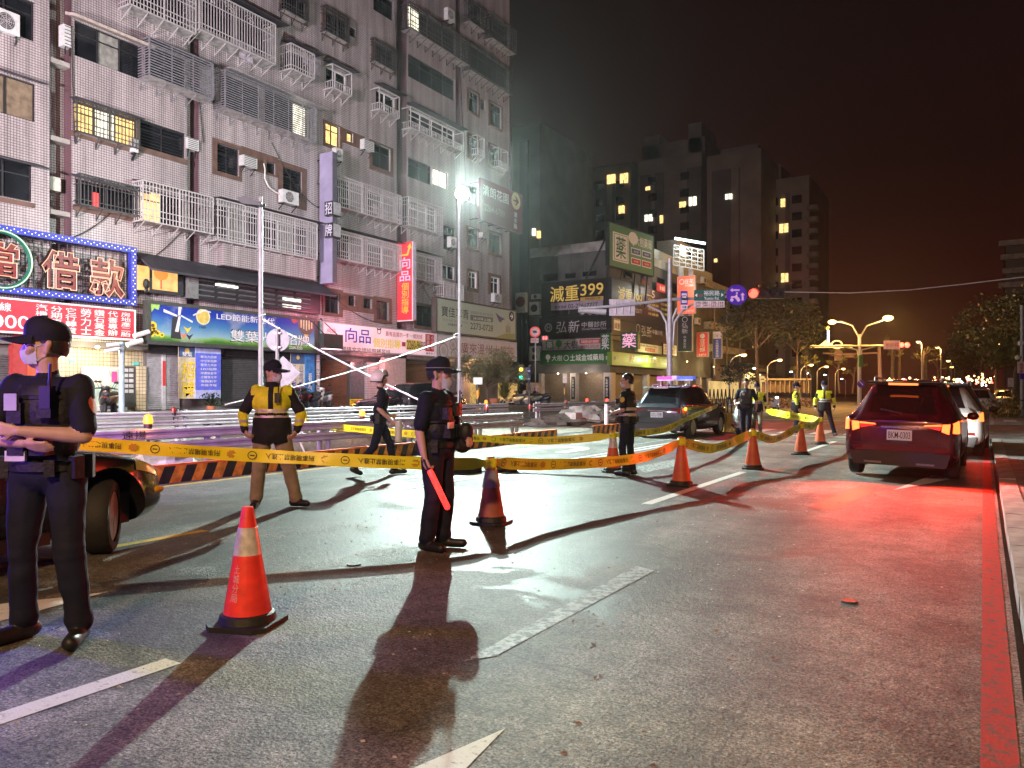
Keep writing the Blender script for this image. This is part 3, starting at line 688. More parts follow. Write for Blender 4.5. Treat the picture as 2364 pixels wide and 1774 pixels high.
shutter(-60,118,60,822,960,SH_G); shutter(338,373,338,815,947,SH_S); shutter(381,414,381,818,946,SH_S); shutter(512,668,512,822,940,SH_G); shutter(742,800,742,832,944,SH_B); shutter(922,1004,922,842,930,SH_B)
fbox('shutter_post',373,381,373,815,947,STEEL,.06); fbox('shutter_box',334,414,334,796,816,DARKMET,.3); fbox('shutter_box',510,670,510,800,823,DARKMET,.3)
fbox('red_column',20,52,20,772,960,mk('red_shop_column',(.28,.03,.03),.5),.35); fbox('orange_poster',56,92,56,780,895,glow('orange_lit_poster',(1,.16,.06),.9),.12)
dp = fbox('entrance_door',188,292,188,846,950,STEEL,.05)
def doors():
    for (a, c) in ((205,236),(250,276)):
        Y0, Y1, Z0, Z1 = rc(a,c,a,852,940,SX+.06); p = part('door_glass', mk('green_lit_glass',(.34,.46,.40),.3,var=.3,scale=3), dp, lambda b: b.box(SX+.0,SX+.065,Y0,Y1,max(Z0,.7),Z1))
    for (a, c, t, q, m) in ((258,271,858,883,mk('pink_spring_paper',(.75,.05,.22),.6)),(206,232,872,888,mk('pale_notice',(.62,.52,.42),.6)),(248,253,865,880,WHITEP)):
        Y0, Y1, Z0, Z1 = rc(a,c,a,t,q,SX+.07); part('paper_notice', m, dp, lambda b: b.box(SX+.05,SX+.072,Y0,Y1,Z0,Z1))
doors()
mbx = fbox('mailbox_board',285,312,285,846,940,mk('dark_mailbox_board',(.05,.05,.05),.5),.06)
for r_ in range(5):
    for c_ in range(2):
        x = 287+c_*12; y = 851+r_*12.2; Y0, Y1, Z0, Z1 = rc(x,x+9,x,y,y+8,SX+.09)
        part('mailbox', STEEL, mbx, lambda b: b.box(SX+.04,SX+.1,Y0,Y1,Z0,Z1))
fbox('number_plate',161,174,161,831,838,mk('green_number_plate',(.10,.40,.36),.5),.03,X=SX-.08); fbox('number_plate',307,320,307,836,844,mk('green_number_plate',(.10,.40,.36),.5),.03,X=SX-.08)
fbox('couplet',373.5,380,374,834,891,INK_R,.075)
fbox('tile_pier',312,333,312,846,948,TILE_SHOP,.16)
fbox('shop_pier',871,920,871,826,946,mk('pinkish_plaster',(.42,.32,.30),.7,var=.15),.55); fbox('shop_pier',668,672,668,806,940,CONC,.4); fbox('shop_pier',1055,1069,1055,830,936,mk('pinkish_plaster',(.42,.32,.30),.7),.55)
gd = fbox('glass_door',808,838,808,836,945,mk('shop_door_glass',(.10,.10,.11),.2),.05)
Y0, Y1, Z0, Z1 = rc(808,838,808,922,936,SX+.06); part('door_banner', INK_Y, gd, lambda b: b.box(SX+.04,SX+.068,Y0,Y1,Z0,Z1)); write('2260-9688', INK_K, gd, (SX+.072,Y0+.1,Z0+.05), Y_, Z_, Y1-Y0-.2, (Z1-Z0)*.7)
fbox('tile_pier',841,868,841,832,940,TILE,.2)
for q in ((1070,1094,1070,884,934),(1150,1188,1150,885,925)):
    pp = fbox('yellow_poster',*q,glow('yellow_lit_poster',(.95,.60,.18),.55,.3,4),.25)
    Y0, Y1, Z0, Z1 = rc(q[0],q[1],q[2],q[3],q[4],SX+.25); write('辣飯', INK_R, pp, (SX+.256,Y0+(Y1-Y0)*.35,Z0+.25), Y_, Z_, (Y1-Y0)*.3, (Z1-Z0)*.7, vertical=True)
fbox('shutter_box',742,1006,742,818,832,DARKMET,.25)
part('arcade_step', CONC, apt, lambda b: b.box(-30.9,-29.6,-6,48.4,.575,.66))
# first floor band: lantern window, dark louvre front, awning
lw = fbox('lantern_window',315,412,315,606,674,DARKMET,.35,X=FX)
for a, c in ((316,345),(352,410)):
    Y0, Y1, Z0, Z1 = rc(a,c,a,612,668,FX+.36); part('pane', glow('amber_lantern_window',(1,.52,.16),1.35,.35,1.5), lw, lambda b: b.box(FX+.2,FX+.362,Y0,Y1,Z0,Z1))
lo = onX(372,633,FX+.42); b = MB(); b.ell(lo, (.06,.34,.27), 14, 8); b.build('paper_lantern', glow('orange_paper_lantern',(1,.24,.04),1.6), lw, 60)
part('lantern_tassel', INK_R, lw, lambda b: b.tube([lo+V((0,0,-.26)),lo+V((0,0,-.62))],.03,6))
vv = onX(338,656,FX+.42); part('potted_silhouette', BLACK, lw, lambda b: (b.ell(vv,(.05,.16,.22),10,6), b.ell(vv+V((0,0,-.28)),(.05,.1,.12),8,5)))
lf_ = fbox('louvre_front',443,727,443,617,694,mk('near_black_panel',(.022,.022,.028),.4),.4,X=FX)
Y0, Y1, Z0, Z1 = rc(443,727,443,617,694,FX+.42)
for k in range(5):
    z = Z0+.2+(Z1-Z0-.3)*k/5
    for j in range(6):
        a = Y0+.15+(Y1-Y0-.3)*j/6
        part('louvre_slat', mk('grey_louvre_slat',(.15,.15,.16),.45,.3), lf_, lambda b: b.obox((FX+.4,a,z),(0,(Y1-Y0)/6-.25,0),(.09,0,.05),(0,0,.045)))
for (a, c, t, q) in ((653,695,687,694),(653,695,702,709),(498,550,654,660)):
    q4 = rc(a,c,a,t,q,FX+.44); part('lit_slot', glow('white_lit_slot',(1,.98,.85),1.8,.4,6), lf_, lambda b: b.box(FX+.41,FX+.442,*q4))
fbox('grey_curved_panel',420,442,420,622,690,mk('grey_sheet',(.20,.21,.21),.4,.3),.5,X=FX)
ledge(312,742,318,583,1.1,.1,AWN,.75)
part('balcony_skirt', TILE, apt, lambda b: b.box(FX+.005,FX+.55,onX(497,0,FX).y,onX(728,0,FX+.5).y,onX(510,612,FX+.5).z,onX(510,555,FX+.5).z))
# ================================================================== SIGNS ON THE APARTMENT FACADE
BX = -29.5
def fsign(name, label, x0, x1, xr, yt, yb, face, frame=None, X=BX, depth=.3, **k):
    Y0, Y1, Z0, Z1 = rc(x0, x1, xr, yt, yb, X); return Sign(name, label, (X,Y0,Z0), Y_, Z_, Y1-Y0, Z1-Z0, face, frame, depth, **k)
# pawnshop lattice with neon
ps = thing('neon_sign', 'dark lattice pawnshop sign with blue bulb frame and red neon lettering', 'sign', (BX,14,7))
Y0, Y1, Z0, Z1 = rc(-90,312,0,520,676,BX)
BLUEF = mk('blue_sign_frame',(.03,.04,.35),.45); LED = glow('white_bulb',(1,.95,1),3.2)
part('frame', BLUEF, ps, lambda b: (b.box(BX-.15,BX+.12,Y0,Y1,Z1-.24,Z1), b.box(BX-.15,BX+.12,Y0,Y1,Z0,Z0+.24), b.box(BX-.15,BX+.12,Y1-.24,Y1,Z0+.241,Z1-.241)))
def bulbs(b):
    n = int((Y1-Y0)/.12)
    for k in range(n):
        for z in (Z1-.12, Z0+.12): b.ell((BX+.13,Y0+.06+k*.12,z+(.035 if k%2 else -.035)),.02,6,4)
    for k in range(int((Z1-Z0)/.12)): b.ell((BX+.13,Y1-.12+(.035 if k%2 else -.035),Z0+.06+k*.12),.02,6,4)
part('bulb_row', LED, ps, bulbs, kind='stuff')
def lattice(b):
    k = Y0
    while k < Y1: b.bar((BX-.12,k,Z0+.2),(BX-.12,k,Z1-.2),.03); k += .3
    k = Z0+.3
    while k < Z1-.2: b.bar((BX-.12,Y0,k),(BX-.12,Y1-.2,k),.025); k += .3
part('lattice', DARKMET, ps, lattice, kind='stuff')
NEO = mk('dark_red_sign_letter',(.16,.012,.012),.4); TUBE = glow('warm_neon_tube',(1,.52,.34),1.5)
def outline(body, mat, parent, o, right, up, w, h, bev=.02, bold=.03):
    cu = bpy.data.curves.new('t','FONT'); cu.body = body; cu.resolution_u = 2; cu.offset = bold; cu.fill_mode = 'NONE'
    ob = bpy.data.objects.new('t', cu); COL.objects.link(ob); cu.bevel_depth = .012; cu.bevel_resolution = 0
    dg = bpy.context.evaluated_depsgraph_get(); me = bpy.data.meshes.new_from_object(ob.evaluated_get(dg))
    vs = [v.co.copy() for v in me.vertices]; fs = [tuple(p.vertices) for p in me.polygons]; bpy.data.objects.remove(ob)
    x0, x1 = min(v.x for v in vs), max(v.x for v in vs); y0, y1 = min(v.y for v in vs), max(v.y for v in vs)
    nn = V(right).cross(V(up)); b = MB(); b.add([V(o)+V(right)*((v.x-x0)/(x1-x0)*w)+V(up)*((v.y-y0)/(y1-y0)*h)+nn*(v.z*(h/(y1-y0))+.02) for v in vs], fs)
    return b.build('neon_tube', mat, parent, kind='stuff')
for ch, x0, x1, xr, yt, yb in (('借',95,184,95,572,664),('款',205,288,205,590,684)):
    a, c, d, e = rc(x0,x1,xr,yt,yb,BX+.1)
    write(ch, mk('black_letter_back',(.012,.01,.01),.6), ps, (BX+.02,a-.06,d-.06), Y_, Z_, c-a+.12, e-d+.12, .075); write(ch, NEO, ps, (BX+.1,a,d), Y_, Z_, c-a, e-d, .05); outline(ch, TUBE, ps, (BX+.11,a,d), Y_, Z_, c-a, e-d, bold=.05)
yc = onX(72,600,BX).y-1.05; zc = onX(0,600,BX).z
part('round_neon_ring', mk('green_sign_ring',(.015,.11,.07),.4), ps, lambda b: b.tube([(BX+.08,yc+1.0*math.cos(2*math.pi*k/40),zc+1.0*math.sin(2*math.pi*k/40)) for k in range(41)],.09,8), 40)
part('neon_ring_tube', glow('pale_green_neon',(.75,1,.75),1.3), ps, lambda b: b.tube([(BX+.18,yc+1.0*math.cos(2*math.pi*k/40),zc+1.0*math.sin(2*math.pi*k/40)) for k in range(41)],.025,6))
write('當', NEO, ps, (BX+.1,yc-.6,zc-.62), Y_, Z_, 1.2, 1.24, .04); outline('當', TUBE, ps, (BX+.11,yc-.6,zc-.62), Y_, Z_, 1.2, 1.24, bold=.04)
write('當', mk('black_letter_back',(.012,.01,.01),.6), ps, (BX+.02,yc-.7,zc-.7), Y_, Z_, 1.4, 1.4, .1)
RED_S = mk('red_sign_vinyl', (.42,.03,.05), .4, var=.1)
s = fsign('shop_sign', 'wide red loan signboard with white columns of characters under the neon lattice', -90,310,0,690,764, RED_S, WHITEP, X=-29.45)
def onsign(s, body, x0, x1, xr, yt, yb, mat, **k):
    a, c, d, e = rc(x0,x1,xr,yt,yb,s.o.x); return write(body, mat, s.root, (s.o.x,a,d), Y_, Z_, c-a, e-d, k.pop('bold',.03), **k)
onsign(s,'專線',-30,26,0,698,718,INK_W); onsign(s,'000',-20,68,0,726,757,INK_W,bold=.045)
for (tx, x0, x1, t, b_) in (('汽機車貸',82,110,702,760),('分期車可',117,144,706,764),('它行轉貸',151,177,710,770),('勞力士',186,211,712,772),('鑽石黃金',217,242,715,774),('代書專辦',249,272,718,775),('房地產二胎',279,302,721,777)):
    onsign(s,tx,x0,x1,x0,t,b_,INK_W,vertical=True)
# the LED sign
def sky_print():
    m = bpy.data.materials.new('printed_sky_and_meadow'); n, l, p = nodes_of(m)
    g = n.new('ShaderNodeNewGeometry'); sp = n.new('ShaderNodeSeparateXYZ'); l.new(g.outputs['Position'], sp.inputs[0])
    mr = n.new('ShaderNodeMapRange'); mr.inputs[1].default_value = 3.5; mr.inputs[2].default_value = 5.35; l.new(sp.outputs['Z'], mr.inputs[0])
    nz = n.new('ShaderNodeTexNoise'); nz.inputs['Scale'].default_value = .9; nz.inputs['Detail'].default_value = 6; l.new(g.outputs['Position'], nz.inputs['Vector'])
    ad = math_node(n,'MULTIPLY_ADD'); ad.inputs[1].default_value = .18; l.new(nz.outputs['Fac'], ad.inputs[0])
    su = math_node(n,'SUBTRACT',b=.09); l.new(mr.outputs[0], ad.inputs[2]); l.new(ad.outputs[0], su.inputs[0])
    r = n.new('ShaderNodeValToRGB'); e = r.color_ramp.elements; e[0].position = .08; e[0].color = (.05,.16,.03,1); e[1].position = 1; e[1].color = (.006,.018,.26,1)
    for ps_, c in ((.16,(.22,.42,.10,1)),(.2,(.24,.42,.50,1)),(.45,(.06,.2,.42,1)),(.7,(.012,.045,.34,1))): k = e.new(ps_); k.color = c
    l.new(su.outputs[0], r.inputs[0])
    cl = n.new('ShaderNodeMapRange'); cl.inputs[1].default_value = .55; cl.inputs[2].default_value = .72; cl.inputs[4].default_value = .7; l.new(nz.outputs['Fac'], cl.inputs[0])
    mx = n.new('ShaderNodeMixRGB'); mx.inputs[2].default_value = (.40,.43,.48,1); l.new(cl.outputs[0], mx.inputs[0]); l.new(r.outputs[0], mx.inputs[1]); l.new(mx.outputs[0], p.inputs['Base Color'])
    p.inputs['Roughness'].default_value = .35; return m
s = fsign('shop_sign', 'long blue LED signboard printed with windmill, gold coin and striped balloon', 348,726,348,702,786, sky_print(), mk('dark_sign_frame',(.05,.055,.05),.5), fw=.16, X=-29.35)
onsign(s,'LED節能新世代',500,634,500,722,738,INK_W); onsign(s,'雙葉光電招牌',530,716,530,759,790,INK_K,bold=.09); onsign(s,'雙葉光電招牌',532,714,532,761,788,INK_W,bold=.045,depth=.02)
onsign(s,'2264-3355',668,698,668,799,806,INK_W); onsign(s,'1989',460,475,460,753,759,INK_K)
DKP = mk('dark_print',(.03,.03,.04),.5); WIN_ = mk('white_print',(.7,.72,.74),.5)
def pw(s, pts, xr=None):  # pixel outline -> sign metres
    o = []
    for x, y in pts: p = onX(x,y,s.o.x); o.append((p.y-s.o.y, p.z-s.o.z))
    return o
def ccw(p):
    a = sum(p[i][0]*p[(i+1)%len(p)][1]-p[(i+1)%len(p)][0]*p[i][1] for i in range(len(p))); return p if a > 0 else p[::-1]
s.poly(ccw(pw(s,[(398,733),(412,729),(418,784),(394,781)])), DKP, 'windmill_print')
for q in ([(413,699),(421,700),(416,729),(411,729)],[(412,731),(417,731),(412,767),(404,766)],[(409,728),(409,732),(378,721),(378,714)],[(418,731),(418,728),(445,742),(444,746)]): s.poly(ccw(pw(s,q)), WIN_, 'windmill_sail', .012)
gc = pw(s,[(469,732)])[0]; s.disc(*gc, .36, mk('gold_coin_print',(.62,.48,.12),.4)); s.ring(*gc, .36, mk('pale_gold_print',(.75,.68,.45),.4), .06, d=.01)
s.poly(ccw(pw(s,[(445,727),(470,716),(486,720),(487,723),(470,719),(447,730)])), WIN_, 'orbit_swoosh', .012)
bc = pw(s,[(707,750)])[0]; s.disc(*bc, .55, mk('dark_balloon_print',(.12,.08,.07),.5), r2=.55)
for k in (-.4,-.2,0,.2,.4): s.poly([(bc[0]+k*.9-.03,bc[1]+.45-abs(k)*.5),(bc[0]+k*.9-.03+.0,bc[1]-.3+abs(k)*.3),(bc[0]+k*.9+.05,bc[1]-.3+abs(k)*.3),(bc[0]+k*.9+.05,bc[1]+.45-abs(k)*.5)][::-1][::-1], mk('cream_balloon_stripe',(.65,.58,.35),.5), 'balloon_stripe', .01)
s.poly([(bc[0]-.14,bc[1]-.5),(bc[0]+.14,bc[1]-.5),(bc[0]+.09,bc[1]-.68),(bc[0]-.09,bc[1]-.68)][::-1], mk('gold_coin_print',(.62,.48,.12),.4), 'balloon_basket', .01)
rb_ = pw(s,[(680,738)])[0]; s.disc(*rb_, .2, mk('red_balloon_print',(.35,.07,.05),.5))
for (x, y, r) in ((353,752,.17),(356,764,.13),(364,770,.12),(374,774,.10),(349,771,.14)):
    c = pw(s,[(x,y)])[0]; s.disc(*c, r, INK_Y, 'sunflower_print', .008); s.disc(*c, r*.45, mk('brown_print',(.12,.06,.02),.5), 'sunflower_heart', .012)
for (x, y, m_) in ((433,761,INK_Y),(424,775,mk('coral_print',(.7,.2,.12),.5)),(437,777,DKP)):
    c = pw(s,[(x,y)])[0]; s.poly([(c[0]-.2,c[1]+.12),(c[0],c[1]-.16),(c[0]+.2,c[1]+.12),(c[0],c[1]+.02)], m_, 'butterfly_print')
s.poly(ccw(pw(s,[(347,700),(370,702),(366,716),(356,712),(350,722)])), mk('leaf_print',(.30,.55,.12),.5), 'leaf_print')
# banners under it
s = fsign('banner', 'cream banner with big yellow characters left of the blue price list', 413,451,413,797,921, mk('cream_banner',(.60,.50,.34),.6), None, X=-29.75, depth=.05)
s.rect(0,s.h*.78,s.w,s.h*.22,mk('night_blue_print',(.06,.10,.22),.5))
s.disc(s.w*.5,s.h*.9,.12,mk('gold_coin_print',(.62,.48,.12),.4)); s.t('雙葉',s.w*.2,s.h*.79,s.w*.6,.2,INK_W)
s.t('招',s.w*.10,s.h*.36,s.w*.85,s.h*.34,INK_K,.12,slant=.1); s.t('牌',s.w*.10,s.h*.03,s.w*.8,s.h*.30,INK_K,.12,slant=.1)
s.t('招',s.w*.10,s.h*.36,s.w*.85,s.h*.34,INK_Y,.05,slant=.1,depth=.012); s.t('牌',s.w*.10,s.h*.03,s.w*.8,s.h*.30,INK_Y,.05,slant=.1,depth=.012)
s = fsign('banner', 'blue banner listing sign types in small white rows beside the cream one', 452,510,452,795,921, mk('pale_blue_banner',(.36,.40,.66),.6), None, X=-29.7, depth=.05)
s.rect(0,s.h*.16,s.w,s.h*.68,mk('bright_blue_banner',(.10,.13,.62),.6))
for k, tx in enumerate(('壓克力招牌','中空板招牌','壓克力吊牌','LED招牌','球面鈦金字','立體發光字','電腦割字','布條海報')): s.t('·'+tx,s.w*.16,s.h*(.75-.075*k),s.w*.66,s.h*.048,INK_W,.02,depth=.01)
s = fsign('banner', 'cream vertical banner with two columns of blue characters by the warning disc', 672,704,672,812,920, mk('cream_banner',(.60,.50,.34),.6), None, X=-29.75, depth=.05)
s.rect(0,s.h*.74,s.w,s.h*.26,mk('night_blue_print',(.06,.10,.22),.5)); s.disc(s.w*.5,s.h*.88,.11,mk('gold_coin_print',(.62,.48,.12),.4))
s.t('反光路標',s.w*.08,s.h*.03,s.w*.3,s.h*.68,INK_B,.03,vertical=True); s.t('公司鋼牌',s.w*.56,s.h*.03,s.w*.3,s.h*.68,INK_B,.03,vertical=True)
s = fsign('banner', 'narrow bright blue banner beside the cream vertical one', 705,727,705,812,912, mk('sea_blue_banner',(.04,.18,.45),.6,var=.4,scale=3), None, X=-29.7, depth=.05)
s.t('看板',s.w*.3,s.h*.1,s.w*.4,s.h*.4,INK_W,vertical=True)
s = fsign('sign_stack', 'tall narrow stack of pale letter boxes at the shop pier', 729,739,729,806,915, mk('grey_sign_box',(.25,.25,.26),.5), DARKMET, X=-29.65, depth=.1, fw=.03)
s.t('立體字廣告',s.w*.15,s.h*.05,s.w*.7,s.h*.85,INK_W,.02,vertical=True)
# purple blade sign
def blade(name, label, x0, x1, xe, yt, yb, face, endm, Xin=-29.75):
    Yc = onX(x0,0,Xin).y; Xo = onY(x1,0,Yc).x; Ye = onX(xe,0,Xo).y; zt = onY(x0,yt,Yc).z; zb = onY(x0,yb,Yc).z
    t = thing(name, label, 'sign', (Xin,Yc,zb))
    part('panel', face, t, lambda b: b.box(Xin,Xo-.004,Yc,Ye,zb,zt)); part('edge_panel', endm, t, lambda b: b.box(Xo-.004,Xo+.015,Yc+.02,Ye-.02,zb+.02,zt-.02))
    part('steel_bracket', DARKMET, t, lambda b: [b.bar((FX,y,z),(Xin+.1,y,z),.05) for z in np.linspace(zb+.4,zt-.3,6) for y in (Yc+.1,Ye-.1)])
    return t, Xin, Xo, Yc, Ye, zb, zt
PUR = mk('blank_lilac_panel',(.30,.27,.42),.5,var=.15,scale=1.5)
t, xi, xo, yc_, ye, zb, zt = blade('blade_sign', 'tall blank lilac blade sign standing out from the facade on brackets', 738,767,779,356,656, PUR, mk('dark_lilac_edge',(.09,.085,.11),.5))
for ch, yt, yb in (('招',466,499),('牌',516,549)):
    z0, z1 = onY(753,yb,yc_-.25).z, onY(753,yt,yc_-.25).z
    lb = part('letter_box', DARKMET, t, lambda b: b.box(xo-.3,xo+.28,yc_-.25,ye,z0,z1))
    write(ch, mk('lilac_white_letter',(.62,.58,.72),.5), lb, (xo-.26,yc_-.253,z0+.06), X_, Z_, .5, z1-z0-.12, .06)
    part('box_side', mk('pale_box_side',(.30,.31,.32),.5), lb, lambda b: b.box(xo+.281,xo+.3,yc_-.2,ye-.05,z0+.05,z1-.05))
# red blade sign
REDL = glow('red_lit_panel',(1,.03,.055),.75,.12,2,(.3,.02,.03))
t, xi, xo, yc_, ye, zb, zt = blade('blade_sign', 'red lit blade sign with pink and yellow characters and an arrow', 917,953,961,562,741, REDL, mk('pale_lilac_edge',(.42,.40,.50),.5), -29.9)
w_s = xo-xi; h_s = zt-zb
PINKL = glow('pink_lit_letter',(1,.62,.95),1.0); YELL = glow('yellow_lit_letter',(1,.62,.05),1.0)
for tx, v, hh, m_ in (('向',.655,.15,PINKL),('品',.50,.13,PINKL),('個',.385,.095,YELL),('別',.285,.095,YELL),('指',.185,.095,YELL),('導',.085,.095,YELL)): write(tx, m_, t, (xi+w_s*(.16 if m_ is PINKL else .28),yc_-.001,zb+h_s*v), X_, Z_, w_s*(.68 if m_ is PINKL else .46), h_s*hh, .07 if m_ is PINKL else .05)
part('arrow_mark', YELL, t, lambda b: b.prism([(.1,.845),(.62,.845),(.74,.93),(.64,.93),(.84,.98),(.92,.91),(.83,.915),(.70,.825),(.1,.825)], (xi,yc_+.01,zb), X_*w_s, Z_*h_s, (0,-.02,0)))
part('edge_rim', WHITEP, t, lambda b: (b.box(xo-.05,xo-.003,yc_-.012,yc_+.01,zb,zt), b.box(xi,xo,yc_-.012,yc_+.01,zb-.06,zb)))
# tutoring sign
PINKS = glow('pink_lit_sign',(1,.62,.70),.38,.2,1,(.7,.55,.58))
s = fsign('shop_sign', 'pink lit tutoring signboard with big blue characters and phone number', 746,1007,746,744,805, PINKS, mk('grey_frame',(.3,.3,.3),.5), X=-29.3, depth=.3)
BL = mk('royal_blue_letter',(.02,.03,.40),.5)
onsign(s,'向品',797,856,797,756,790,BL,bold=.07); onsign(s,'個別指導',861,925,861,780,802,INK_K,bold=.09); onsign(s,'個別指導',861,925,861,780,802,YELL,bold=.035,depth=.014)
onsign(s,'2260-9688',939,981,939,786,806,INK_K,bold=.02,depth=.014); s.rect(*( [onX(938,0,s.o.x).y-s.o.y, onX(938,808,s.o.x).z-s.o.z] ), 1.45, .62, mk('yellow_field',(.75,.58,.12),.5), d=.003)
onsign(s,'最有品質的一對一個別班',890,975,890,765,776,mk('deep_red_letter',(.4,.02,.03),.5),bold=.03); onsign(s,'英國語文文理短期補習班',775,901,775,799,811,INK_K,bold=.03)
onsign(s,'向品',756,775,756,758,768,INK_R)
a0 = onX(982,0,s.o.x).y-s.o.y; s.rect(a0,s.h*.18,s.w-a0-.03,s.h*.78,INK_R,d=.004); s.t('國高高',a0+.12,s.h*.24,.28,s.h*.66,INK_W,vertical=True,depth=.01); s.t('小中中',a0+.56,s.h*.24,.28,s.h*.66,INK_W,vertical=True,depth=.01); s.t('輔導專家',a0+.05,s.h*.03,s.w-a0-.15,s.h*.12,INK_K,.03)
fc = pw(s,[(875,766)])[0]; s.ring(fc[0],fc[1],.16,INK_K,.04); s.poly([(fc[0]-.2,fc[1]+.2),(fc[0]-.16,fc[1]+.08),(fc[0]+.17,fc[1]+.1),(fc[0]+.2,fc[1]+.22),(fc[0],fc[1]+.15)], INK_K, 'hair_print')
part('phone_mark', mk('deep_red_letter',(.4,.02,.03),.5), s.root, lambda b: b.box(s.o.x,s.o.x+.012,onX(928,0,s.o.x).y,onX(936,0,s.o.x).y,onX(928,800,s.o.x).z,onX(928,790,s.o.x).z))
# floodlight box standing in front of that sign on an arm
fb = thing('floodlight', 'dark box floodlight on arms in front of the pink signboard', 'floodlight', onX(772,802,-28.3))
q = rc(748,792,748,770,804,-28.2); part('housing', mk('dark_housing',(.03,.03,.028),.4), fb, lambda b: b.box(-28.5,-28.2,*q)); part('arm', DARKMET, fb, lambda b: (b.bar((-28.4,q[0]+.2,q[3]),(-29.6,q[0]+.2,q[3]+.9),.04), b.bar((-28.4,q[1]-.2,q[3]),(-29.6,q[1]-.2,q[3]+.9),.04)))
part('lens', glow('pink_white_lens',(1,.6,.7),4), fb, lambda b: b.box(-28.48,-28.22,q[0]+.1,q[1]-.1,q[2]-.03,q[2]-.001))
# pale green housing board and noodle sign
PG = mk('pale_green_board',(.36,.42,.32),.45,var=.08)
s = fsign('billboard', 'pale green housing billboard with bird and white arrow disc', 1009,1190,1009,689,764, PG, mk('brown_black_frame',(.06,.05,.045),.5), X=-28.9, depth=.35, fw=.1)
onsign(s,'寶佳享青',1019,1082,1019,706,730,INK_K,bold=.03); onsign(s,'THE ART HOUSTON',1021,1080,1021,735,741,mk('grey_letter',(.2,.22,.2),.5)); onsign(s,'住的藝術生活美學',1034,1067,1034,746,752,INK_K)
onsign(s,'國道森林寓 樹海頭排席',1087,1138,1087,717,725,mk('grey_letter',(.2,.22,.2),.5)); onsign(s,'2273-0728',1086,1138,1086,745,760,INK_K,bold=.02)
a = pw(s,[(1086,740),(1138,745)]); 
s.poly(ccw(pw(s,[(1086,727),(1138,734),(1138,745),(1086,740)])), mk('grey_green_field',(.12,.15,.12),.5)); onsign(s,'24-37坪 2-3房',1092,1133,1092,731,738,INK_W,depth=.012)
s.poly(ccw(pw(s,[(1144,722),(1154,731),(1166,737),(1158,741),(1158,745),(1152,743)])), mk('dark_bird_print',(.08,.07,.16),.5),'bird_print')
c = pw(s,[(1181,731)])[0]; s.disc(*c,.36,INK_K,'arrow_disc'); s.poly([(c[0]-.2,c[1]-.05),(c[0]+.04,c[1]-.05),(c[0]-.06,c[1]-.2),(c[0]+.03,c[1]-.2),(c[0]+.22,c[1]),(c[0]+.03,c[1]+.2),(c[0]-.06,c[1]+.2),(c[0]+.04,c[1]+.05),(c[0]-.2,c[1]+.05)], INK_W,'arrow_mark',.012)
for k in range(5): u = s.w*.86+k*.13; s.rect(u,s.h*.2,.08,s.h*(.22+.06*(k%3)),mk('brown_tower_print',(.2,.16,.1),.5),'tower_print')
s.poly([(s.w*.72,0.02),(s.w*.99,.02),(s.w*.99,s.h*.2),(s.w*.85,s.h*.17)], mk('olive_print',(.22,.27,.07),.5),'meadow_print',.003)
s = fsign('shop_sign', 'whitish noodle shop signboard with plum coloured brush characters', 1009,1192,1009,773,822, mk('greyish_white_board',(.50,.46,.46),.5,var=.12), mk('grey_frame',(.3,.3,.3),.5), X=-29.1, depth=.25, fw=.05)
onsign(s,'廣來溫州大餛飩',1064,1186,1064,790,816,mk('plum_letter',(.22,.07,.08),.5),bold=.02)
for (x, y, r) in ((1024,810,.5),(1046,796,.4),(1050,818,.4)): c = pw(s,[(x,y)])[0]; s.ring(*c,min(r,s.h*.45),mk('grey_bowl_print',(.24,.22,.22),.5),.08,'bowl_print'); s.disc(*c,r*.5,mk('grey_bowl_fill',(.38,.35,.34),.5),'bowl_fill')
# maroon board near the roof line of the low floors
s = fsign('billboard', 'maroon garden housing billboard with gold arrow disc jutting past the corner', 1110,1206,1110,410,508, mk('maroon_board',(.14,.035,.06),.5,var=.1), None, X=-28.9, depth=.2)
onsign(s,'清朗花園',1115,1174,1115,425,450,INK_W,bold=.02); onsign(s,'2264-6789',1118,1165,1118,470,486,mk('grey_pink_letter',(.4,.28,.3),.5)); c = pw(s,[(1191,465)])[0]; s.disc(*c,.62,mk('gold_disc',(.55,.45,.22),.5),'arrow_disc',n=28)
s.poly([(c[0]-.34,c[1]-.06),(c[0]+.08,c[1]-.06),(c[0]-.12,c[1]-.32),(c[0]+.04,c[1]-.32),(c[0]+.4,c[1]),(c[0]+.04,c[1]+.32),(c[0]-.12,c[1]+.32),(c[0]+.08,c[1]+.06),(c[0]-.34,c[1]+.06)], mk('maroon_board',(.14,.035,.06)),'arrow_mark',.012); onsign(s,'清水路',1186,1194,1186,489,528,INK_W,vertical=True)
part('steel_bracket', DARKMET, s.root, lambda b: [b.bar((FX,y,z),(-29.1,y,z),.06) for y in np.linspace(s.o.y+.3,48,5) for z in (s.o.z+.2,s.o.z+s.h-.2)])
